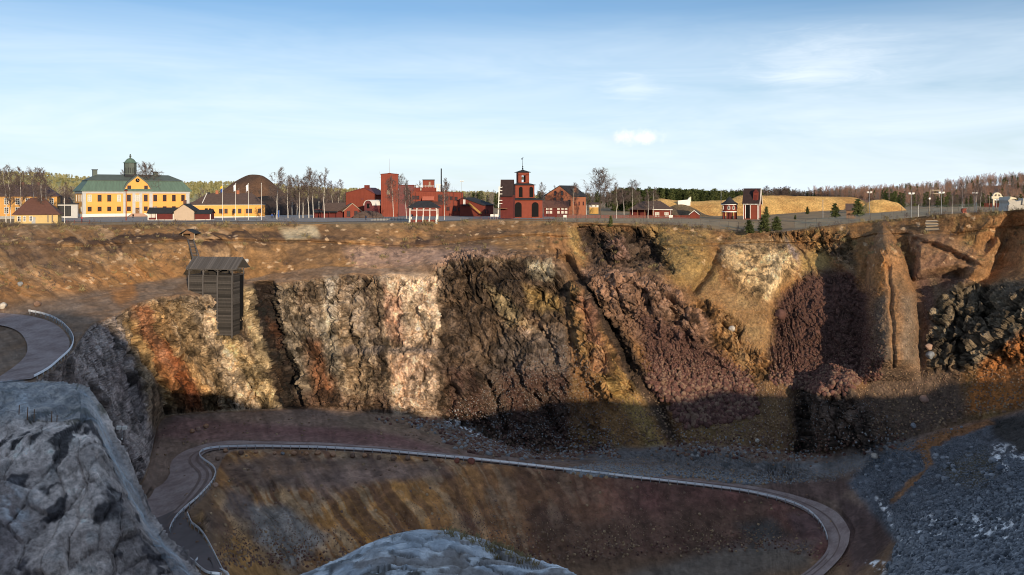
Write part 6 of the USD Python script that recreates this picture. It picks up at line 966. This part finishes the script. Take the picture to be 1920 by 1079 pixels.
fence('paling_fence', 'long low red paling fence along the road behind the birches', 'fence', [(1062, 318), (1180, 318), (1300, 314)], 1.25, 'red', ('pales', 'brick_red'))
fence('railing', 'low red railing at the pit edge before the annexe', 'railing', [(125, 258), (168, 260)], 1.1, 'red', ('bars', 'brick_red'), 2.)
fence('railing', 'thin red railing along the edge below the bell headframe', 'railing', [(888, 285), (960, 283), (1040, 281)], 1.0, 'red', ('bars', 'brick_red'), 2.5)
fence('railing', 'dark railing round the sunken basin left of the lookout pavilion', 'railing', [(700, 285), (762, 284)], 1.1, 'black', ('bars', 'black'), 1.)
fence('wire_fence', 'grey wire mesh fence along the rim from the bell headframe to the hoist house', 'fence', [(1045, 280), (1150, 277), (1250, 276), (1320, 270), (1400, 262), (1440, 259)], 1.9, 'old_wood', ('mesh',), 3)
fence('wire_fence', 'tall green grey wire fence rising to the right beyond the pines', 'fence', [(1490, 258), (1560, 254), (1640, 247), (1700, 242), (1770, 236)], 2.3, 'old_wood', ('mesh',), 3)
fence('wire_fence', 'green wire fence behind the small sand bank and lamp posts', 'fence', [(1690, 300), (1770, 290), (1850, 285)], 2.2, 'old_wood', ('mesh',), 3)
fence('red_board_fence', 'low red board wall behind the stone arch', 'wall', [(1845, 330), (1880, 325)], 1.6, 'dark_red', ('pales', 'red'), 2.)
fence('yard_fence', 'long thin wire fence along the pit edge before the yellow buildings', 'fence', [(168, 262), (300, 266), (450, 268), (600, 270), (760, 274)], 1.0, 'old_wood', ('bars', 'old_wood'), 3)
t = thing('basin_kerb', 'dark sunken basin with pale kerb left of the lookout pavilion', 'basin', on_plateau(730, 290)); obj('kerb', cat([bx(-6, 6, -.3, .2, -.2, .35), bx(-6, 6, 5, 5.4, -.2, .45)]), M['stone'], t); obj('liner', bx(-6, 6, .2, 5, -.2, .12), M['slate'], t)
t = thing('hedge_bank', 'brown brushwood bank below the vaulted hut', 'hedge', on_plateau(690, 318)); obj('brush', trimesh.Trimesh(*(lambda m: (m.vertices * [5.5, 1.2, 2.6] + (fbm(m.vertices * 5, 3, 5)[:, None] - .5) * 1.2, m.faces))(trimesh.creation.icosphere(4, 1.0))), M['tile'], t, smooth=True)
for px, Y, w, lab in ((922.5, 300, .55, 'small white notice board, left of two by the steep headframe'), (930.5, 300, .55, 'small white notice board, right of two by the steep headframe'), (1059.5, 296, .6, 'small white notice board on the wire fence below the cottage'), (1258, 290, .65, 'white notice board at the road below the low red house')):
    p = on_plateau(px, Y); t = thing('notice_board', lab, 'sign', p); obj('leg', cat([bx(x - .04, x + .04, 0, .06, -.2, 1.2) for x in (-w * .7, w * .7)]), M['grey_steel'], t); obj('board', bx(-w, w, -.05, 0, .9, 1.7), M['white'], t)
t = thing('red_sculpture', 'small red and orange stacked kiosk by the path left of the birches at right', 'kiosk', on_plateau(1808, 262)); obj('base', bx(-.55, .55, -.4, .4, -.2, 1.1), M['light_red'], t); obj('box', bx(-.75, .35, -.45, .45, 1.1, 1.9), M['brick_red'], t); obj('lid', bx(-.6, .5, -.5, .5, 1.9, 2.1), M['red'], t)

b = Bld('white_ruin', 'low white concrete ruin with a stub chimney on top of the sand bank', 'ruin', 1271, 379, 366, -5); X, Z = b.x, b.z; b.part('wall', poly([(0, -1.5), (X(1294), -1.5), (X(1294), Z(372)), (X(1292), Z(371)), (X(1289), Z(375)), (X(1280), Z(375.5)), (0, Z(376.5))], 'y', -1, 1), 'white'); b.part('stub', bx(X(1293), X(1295.5), -.6, .6, Z(379), Z(369.5)), 'cream')
b = Bld('cream_cottage', 'small cream house with yellow base far behind the big lone tree', 'building', 1105, 393, 400, -5); X, Z = b.x, b.z; b.part('wall', bx(0, X(1122), 0, 4, Z(389), Z(383.5)), 'white'); b.part('base', bx(0, X(1122), -.1, 4, -3, Z(389)), 'stair_yellow'); b.part('roof', gable_x(-.3, X(1122) + .3, -.4, 4.4, Z(383.5), Z(380), .2), 'tile'); [b.window(X(p), Z(386.3), .7, .7, 'white', 'glass') for p in (1109, 1117)]
# ------------------------------------------------------------------ people
def limb(pts):
    import manifold3d as m3
    o = m3.Manifold()
    for (a, ra), (c, rc) in pts: o += m3.Manifold.batch_hull([m3.Manifold.sphere(ra, 12).translate(a), m3.Manifold.sphere(rc, 12).translate(c)])
    m = o.refine_to_length(.05).to_mesh(); tm = trimesh.Trimesh(m.vert_properties[:, :3], m.tri_verts); trimesh.smoothing.filter_taubin(tm, iterations=6); return tm
def person(label, px, Y, rot, top, legs, stride=.12):
    p = on_plateau(px, Y); t = thing('person', label, 'person', p, rot, 'people on the far rim'); s_ = stride
    hipz, knz, sh = .92, .5, 1.42
    leg = lambda sgn, grow: ([((.1 * sgn, 0, hipz), .1 + grow), ((.1 * sgn, -s_ * sgn * .6, knz), .07 + grow)], [((.1 * sgn, -s_ * sgn * .6, knz), .07 + grow), ((.1 * sgn, -s_ * sgn, .09), .045 + grow)])
    arm = lambda sgn, grow: ([((.19 * sgn, 0, sh - .03), .06 + grow), ((.25 * sgn, .06 * sgn * s_ * 4, 1.12), .045 + grow)], [((.25 * sgn, .06 * sgn * s_ * 4, 1.12), .045 + grow), ((.25 * sgn, -.1 + .1 * sgn, .86), .035 + grow)])
    torso = lambda grow: [[((0, 0, .95), .15 + grow), ((0, 0, 1.3), .16 + grow)], [((-.14, 0, sh - .06), .08 + grow), ((.14, 0, sh - .06), .08 + grow)], [((0, 0, 1.25), .14 + grow), ((0, 0, sh), .09 + grow)]]
    body = torso(0) + [[((0, 0, sh), .06), ((0, 0, 1.55), .06)], [((0, -.015, 1.58), .08), ((0, 0, 1.66), .1)], [((0, -.1, 1.6), .02), ((0, -.06, 1.63), .03)]]
    for q_ in (-1, 1): body += list(leg(q_, 0)) + list(arm(q_, 0)) + [[((.1 * q_, -s_ * q_ + .04, .05), .045), ((.1 * q_, -s_ * q_ - .14, .04), .035)], [((.25 * q_, -.1 + .1 * q_, .86), .04), ((.25 * q_, -.13 + .1 * q_, .78), .03)]]
    obj('body', limb(body), M['skin'], t, smooth=True); jk = torso(.03); tr_ = [[((-.08, 0, .95), .13), ((.08, 0, .95), .13)]]
    for q_ in (-1, 1): jk += list(arm(q_, .02)); tr_ += list(leg(q_, .02))
    obj('jacket', limb(jk), M[top], t, smooth=True); obj('trousers', limb(tr_), M[legs], t, smooth=True); obj('hair', limb([[((0, .02, 1.69), .1), ((0, .05, 1.62), .08)]]), M['black'], t, smooth=True)
person('person in blue jacket walking among the birches right of the flagpoles', 510, 318, 20, 'blue', 'navy'); person('person in dark blue jacket on the yard behind the walker in blue', 515, 322, -30, 'navy', 'black')
person('person in dark coat with pale hood standing on the yard before the brown roofed house', 686, 292, 160, 'navy', 'navy', .05); person('person in red jacket at the low red railing on the left', 153.5, 275, 90, 'red_cloth', 'navy'); person('person in dark clothes standing before the mansion steps', 249.5, 318, 45, 'black', 'navy', .04)
t = thing('blue_banner', 'narrow blue upright banner beside a birch trunk', 'banner', on_plateau(523.5, 316)); obj('pole', bar((0, 0, -.2), (0, 0, 3), .04), M['grey_steel'], t); obj('cloth', bx(-.4, -.03, -.03, .03, .5, 2.9), M['blue'], t)

# ------------------------------------------------------------------ trees
def sticks(P, Q, R, r2=.5):
    P, Q, R = np.array(P), np.array(Q), np.array(R)[:, None]; d = Q - P; a = np.cross(d, np.array([.3, .5, .8])); a /= np.linalg.norm(a, axis=1, keepdims=True) + 1e-9; b_ = np.cross(d, a); b_ /= np.linalg.norm(b_, axis=1, keepdims=True) + 1e-9
    k = [(math.cos(t), math.sin(t)) for t in (0, 2.094, 4.189)]; V = np.stack([P + R * (c * a + s_ * b_) for c, s_ in k] + [Q + R * r2 * (c * a + s_ * b_) for c, s_ in k], 1); n = len(P); o = np.arange(n)[:, None] * 6
    f = np.concatenate([np.stack([o[:, 0] + i, o[:, 0] + j, o[:, 0] + j + 3, o[:, 0] + i + 3], 1) for i, j in ((0, 1), (1, 2), (2, 0))]); return V.reshape(-1, 3), f
def bare_tree(seed, H=14., spread=.24, low=.3, nl=26, nt=11, ns=5, r0=.16, twig_r=.034, up=.75):
    g = np.random.default_rng(seed); n = 9; u = np.linspace(0, 1, n); ax = np.c_[np.cumsum(g.normal(0, .018 * H, n)) * u, np.cumsum(g.normal(0, .018 * H, n)) * u, u * H]
    rad = r0 * (1 - .9 * u); trunk = cat([bar(ax[i], ax[i + 1], rad[i], 7, rad[i + 1]) for i in range(n - 1)])
    tp = lambda h: np.array([np.interp(h, u, ax[:, k]) for k in range(3)]); LP, LQ, LR, TP, TQ, TR = [], [], [], [], [], []
    for k in range(nl):
        h = low + (1 - low) * (k + g.random()) / nl; p = tp(h); a = g.random() * 6.28; l = H * spread * (1.15 - .75 * ((h - low) / (1 - low))) * (.7 + .5 * g.random()); d = np.array([math.cos(a), math.sin(a), up + .5 * g.random()]); d /= np.linalg.norm(d); m = p + d * l * .55; e = m + (d + [0, 0, .35]) * l * .5; r_ = .035 * (1.3 - h)
        LP += [p, m]; LQ += [m, e]; LR += [r_, r_ * .6]
        for j in range(nt):
            w = (.25 + .75 * (j + g.random()) / nt); b_ = p + (m - p) * min(1, w * 2) if w < .5 else m + (e - m) * (w * 2 - 1); dd = d * .6 + g.normal(0, .55, 3) + [0, 0, .25]; dd /= np.linalg.norm(dd); tl = l * (.28 + .25 * g.random()); c = b_ + dd * tl; TP.append(b_); TQ.append(c); TR.append(twig_r)
            for s_ in range(ns): q_ = b_ + (c - b_) * (.3 + .7 * g.random()); d3 = dd * .5 + g.normal(0, .6, 3) - [0, 0, .15]; TP.append(q_); TQ.append(q_ + d3 / np.linalg.norm(d3) * tl * (.4 + .4 * g.random())); TR.append(twig_r * .75)
    return trunk, sticks(LP, LQ, LR), sticks(TP, TQ, TR)
protos_b = []
def birch_proto(k, seed, label, loc, scale, group, bark='bark', tw='twig', **kw):
    tr_, li, tg = bare_tree(seed, **kw); t = thing('birch', label, 'birch', loc, 0, group, scale); obj('trunk', tr_, M[bark], t, smooth=True); c = obj('crown', tg, M[tw], t); obj('limbs', li, M['pale_twig' if bark == 'bark' else 'dark_bark'], c); return t
BG = 'bare birches along the rim'
bir = [(519,322,300,'bare birch with forked white stem right of the slag mound'),(540,340,318,'low thin birch between two taller ones beyond the flagpoles'),(557,335,320,'slim birch, left one of a close pair before the slag bank'),(561,338,316,'slim birch, right one of a close pair before the slag bank'),(568,338,320,'dark crowned birch just right of the close pair'),(579,318,318,'tallest birch of the middle group before the slag bank'),(588,328,318,'birch just right of the tallest one in the middle group'),(608,322,316,'birch standing before the porch of the brown roofed house'),(623,345,345,'small birch behind the brown roof, left'),(636,340,345,'small birch behind the brown roof, right'),
 (738,338,292,'leaning pale birch before the red tower'),(762,343,300,'straight birch left of the lookout pavilion, nearer the red tower'),(768,350,302,'slanting birch close behind the lookout pavilion roof'),(833.5,345,292,'thin birch before the long red wall right of the pavilion'),(11,318,262,'birch with tall white stem, leftmost in the picture'),(20,322,260,'second white birch stem from the left edge'),(39.5,322,262,'white birch standing before the lodge roof, left of its ridge'),(76.7,320,262,'white birch before the right end of the lodge roof'),(61,322,285,'birch behind the lodge with dark crown'),(86,326,300,'birch behind the manor, right side'),
 (1126,327,318,'big broad bare tree standing alone right of the brick house'),(1156,345,316,'white stemmed birch right of the big lone tree'),(1185,343,318,'birch before the left end of the low red house'),(1215,358,316,'thin birch before the brown hipped roof'),(1225,356,322,'thin birch just right of another before the brown hipped roof'),(1017,345,380,'slim bare tree behind the cottage'),(1074,348,345,'bare tree before the gable of the brick house'),(1040,352,372,'small bare tree behind the cottage roof'),
 (1785,362,255,'slim bare birch left of the red kiosk'),(1804,347,270,'tall pale birch above the red kiosk'),(1831,346,262,'tall birch, left of two beside the stone arch'),(1838,352,264,'tall birch, right of two beside the stone arch'),(275,317,352,'bare tree behind the mansion roof right of the turret'),(230,323,352,'thin bare tree behind the mansion left of the turret'),(750,333,372,'bare tree behind the works, right of the red tower'),(785,344,376,'low bare tree behind the works roof'),(838,340,372,'bare tree behind the works right of the black flue'),(121,345,330,'dark bare tree behind the glass annexe'),(1440,352,420,'bare tree behind the hoist house'),(1100,357,400,'bare tree far behind the brick house'),(548,336,330,'birch at the back of the middle group, left'),(598,332,330,'birch at the back of the middle group, right'),(1170,356,370,'bare tree behind the white stemmed birch'),(1200,362,350,'bare tree behind the brown hipped roof')]
kinds = [dict(seed=1), dict(seed=2, spread=.2), dict(seed=3, spread=.28, low=.35), dict(seed=4, spread=.18, low=.25), dict(seed=5, spread=.36, low=.22, nl=34, r0=.22, twig_r=.045)]
prot = {}
for k, (px, top, Y, lab) in enumerate(bir):
    kd = 4 if px in (1126, 275) else k % 4; p = on_plateau(px, Y); H = float(sz(top, Y) - p[2]) / 14.0
    if kd not in prot: prot[kd] = birch_proto(kd, kinds[kd]['seed'], lab, p, (H, H, H), BG, 'dark_bark' if kd == 4 else 'bark', **{a: b_ for a, b_ in kinds[kd].items() if a != 'seed'})
    else: copy_of(prot[kd], 'birch', lab, p, (k * 77) % 360, (H * (.9 + .03 * (k % 5)),) * 2 + (H,), BG)
def conifer(seed, H=6., w=.22, n=900, cone=1.0, clear=.08):
    g = np.random.default_rng(seed); tr_ = bar((0, 0, -.2), (0, 0, H * .97), H * .018, 7, H * .004); LP, LQ, LR, v, f = [], [], [], [], []
    whorls = 16
    for k in range(whorls):
        h = clear + (1 - clear) * (k + .2) / whorls; L_ = H * w * (1 - h) ** (.75 * cone) * (.75 + .5 * g.random()) + .05 * H * w
        for j in range(6):
            a = g.random() * 6.28; p = np.array([0, 0, h * H]); d = np.array([math.cos(a), math.sin(a), .25 - .3 * (1 - h)]); l = L_ * (.7 + .5 * g.random()); e = p + d * l; LP.append(p); LQ.append(e); LR.append(.012 * H * .4)
            m = max(3, int(n / (whorls * 6) * (.5 + 1.2 * (1 - h))))
            for i in range(m): c = p + (e - p) * (.15 + .85 * g.random()) + g.normal(0, .035 * H * w * 3, 3) * [1, 1, .6]; s_ = .045 * H * (.6 + .8 * g.random()) * (w / .22); o = g.normal(size=(3, 3)) * s_ * [1, 1, .55]; i0 = len(v); v += list(c + o); f.append((i0, i0 + 1, i0 + 2))
    return tr_, sticks(LP, LQ, LR), trimesh.Trimesh(v, f, process=False)
PG = 'young conifers on the rim'; cprot = {}
con = [(1145,405,262,'small lone pine on the rim edge below the red fence',425),(1405,414,252,'pine at the rim, leftmost of three before the hoist house',438),(1433,404,254,'pine at the rim, middle and tallest of three before the hoist house',438),(1456,407,254,'pine at the rim, rightmost of three before the hoist house',433),(1437,388,290,'pine half hidden behind the right corner of the hoist house',411),(1514,388,295,'small dark pine before the long sand bank',402),(1566,382,262,'narrow spruce before the right part of the sand bank',409),(1609,374,256,'broad dark spruce at the right end of the sand bank',407),(1491,403,282,'tiny pine low on the ground before the sand bank',412)]
for k, (px, top, Y, lab, bs) in enumerate(con):
    kd = (0, 1, 1, 1, 0, 0, 2, 2, 0)[k]; p = at(px, bs, Y); H = float(sz(top, Y) - p[2]) / 6.0
    if kd not in cprot:
        a, li, nd = conifer(20 + kd, w=(.26, .34, .3)[kd], cone=(.9, .6, .8)[kd]); t = thing('pine_tree', lab, 'pine', p, 0, PG, H); obj('trunk', a, M['dark_bark'], t, smooth=True); c = obj('crown', nd, M['needles'], t); obj('limbs', li, M['dark_bark'], c); cprot[kd] = t
    else: copy_of(cprot[kd], 'pine_tree', lab, p, k * 50, H, PG)
def forest(name, label, pos, kinds_, hts, seed, pick_):
    pi = UsdGeom.PointInstancer.Define(stage, '/World/' + name); tag(pi, label, 'forest', kind='stuff'); g = np.random.default_rng(seed)
    for kind_ in kinds_:
        if kind_ == 'pine':
            a, li, nd = conifer(31, 10, .2, 500, .7, .3); obj('pine', nd, M['needles'], pi.GetPrim())
        elif kind_ == 'spruce':
            a, li, nd = conifer(32, 10, .17, 600, 1., .05); obj('spruce', nd, M['needles'], pi.GetPrim())
        elif kind_ == 'trunks': obj('pine_trunk', bar((0, 0, -.3), (0, 0, 6), .16, 5, .09), M['dark_bark'], pi.GetPrim())
        else:
            tr_, li, tg = bare_tree(33, 10, .2, .3, 16, 7, 3, .1, .05); v = [tg, li]; o = len(tg[0]); obj('bare_tree', (np.vstack([tg[0], li[0], tr_.vertices]), np.vstack([np.vstack([tg[1], li[1] + o])[:, [0, 1, 2]], np.vstack([tg[1], li[1] + o])[:, [0, 2, 3]], tr_.faces + o + len(li[0])])), M[{'pale': 'pale_twig', 'warm': 'warm_twig'}.get(kind_, 'twig')], pi.GetPrim())
    n = len(pos); set_instancer(pi, protos_of(pi), pos, pick_, hts, zquats(n, g))
g = np.random.default_rng(77)
def belt(pts, n, depth):
    c = np.array(pts, float); px = g.uniform(c[0, 0], c[-1, 0], n); Y = np.interp(px, c[:, 0], c[:, 2]) + g.uniform(0, depth, n); top = np.interp(px, c[:, 0], c[:, 1]); return px, Y, top
px, Y, top = belt([(1150,356,455),(1190,354,460),(1280,355,480),(1350,358,520),(1400,361,560),(1445,363,600)], 420, 60); h = (sz(top + g.normal(1.5, 2.2, len(px)), Y)) / 10; forest('pine_wood', 'dense green pines above the sand bank in the middle distance', np.c_[sx(px, Y), Y, 0 * px], ['pine', 'spruce'], np.clip(h, .5, 3), 1, (g.random(len(px)) < .35).astype(int))
px, Y, top = belt([(1330,361,640),(1440,357,640),(1470,354,640),(1500,360,650),(1560,359,650),(1620,357,650),(1680,356,560)], 700, 60); h = (sz(top + g.normal(1.5, 2., len(px)), Y)) / 10; forest('bare_wood', 'purple brown leafless wood behind the long sand bank', np.c_[sx(px, Y), Y, 0 * px], ['bare', 'spruce'], np.clip(h, .5, 3), 2, (g.random(len(px)) < .12).astype(int))
px, Y, top = belt([(600,362,560),(700,360,560),(850,362,560),(900,360,560),(1000,360,560),(1100,362,560),(1160,358,560)], 330, 90); h = sz(top + g.normal(1.5, 2., len(px)), Y) / 10; forest('mixed_wood', 'mixed bare and green wood behind the works', np.c_[sx(px, Y), Y, 0 * px], ['pale', 'spruce', 'pine'], np.clip(h, .5, 3), 3, g.choice(3, len(px), p=[.6, .15, .25]))
nh = 7000; i = g.integers(0, H2.shape[1], nh); j = np.minimum(16, (17 * g.random(nh) ** .6).astype(int)); p = H2[j, i] + np.c_[g.normal(0, 2.5, nh), g.normal(0, 5, nh), 0 * i]; forest('hill_wood', 'reddish brown bare wood covering the right hill', p, ['warm', 'pale', 'spruce'], .5 + .4 * g.random(nh), 4, g.choice(3, nh, p=[.62, .3, .08]))
px, Y, top = belt([(1655,362,330),(1700,360,330),(1760,366,340),(1850,366,345),(1920,368,340),(2000,366,340)], 130, 40); h = np.clip((sz(top + g.normal(0, 4, len(px)), Y) - 2) / 10, .3, 2); forest('spruce_belt', 'dark spruces and bare trees at the foot of the right hill', np.c_[sx(px, Y), Y, 1.5 + 0 * px], ['spruce', 'bare'], h, 5, (g.random(len(px)) < .45).astype(int))
nf = 9000; i = g.integers(0, H1.shape[1], nf); j = g.integers(2, 16, nf); p = H1[j, i] + np.c_[g.normal(0, 9, nf), g.normal(0, 20, nf), 0 * i]
GL = leafy('hazy_spring_canopy', (.3,.28,.12), (.55,.5,.27)); pi = UsdGeom.PointInstancer.Define(stage, '/World/far_wood'); tag(pi, 'pale yellow green spring wood on the far left hill', 'forest', kind='stuff'); a, li, nd = conifer(40, 10, .34, 330, .35, .25); obj('tree', nd, GL, pi.GetPrim()); a, li, nd = conifer(41, 10, .2, 330, .9, .1); obj('spruce', nd, M['needles'], pi.GetPrim())  # spring green paled to carry distance haze in the canopy colour
set_instancer(pi, protos_of(pi), p, (g.random(nf) < .04).astype(int), .4 + .3 * g.random(nf), zquats(nf, g))
px, Y, top = belt([(-100,362,420),(0,362,420),(150,366,430),(360,368,450),(430,368,450),(700,372,430)], 150, 40); h = np.clip(sz(top - g.random(len(px)) * 14, Y) / 10, .5, 2); forest('garden_trees', 'bare trees behind the yellow houses', np.c_[sx(px, Y), Y, 0 * px], ['bare', 'pale'], h, 6, (g.random(len(px)) < .4).astype(int))

# low scrub along the rim and on the upper slope
pi = UsdGeom.PointInstancer.Define(stage, '/World/scrub'); tag(pi, 'low bare scrub and dry grass along the rim and the upper slope', 'scrub', kind='stuff')
for k in range(3): tr_, li, tg = bare_tree(60 + k, 1.3, .45, .02, 12, 6, 2, .02, .012, .5); obj('bush', tg, M['twig'], pi.GetPrim())
for k in range(2): obj('grass_clump', tuft(40, .35, .7, 70 + k), M['dry_grass'], pi.GetPrim())
mk = (inseg(-.1, .28, .1) + .12 * inseg(.2, 2., .2) + .25 * inseg(-.1, 1.2, .1) * poly_mask([(600,418),(720,418),(740,445),(620,440)], 8)) * np.clip((fbm(Bs * .12, 3, 121) - .42) * 8, 0, 1)
i = pick(mk, 1500, 9); gg = np.random.default_rng(9); set_instancer(pi, protos_of(pi), Vf[i], gg.integers(0, 5, 1500), .4 + .9 * gg.random(1500), zquats(1500, gg))
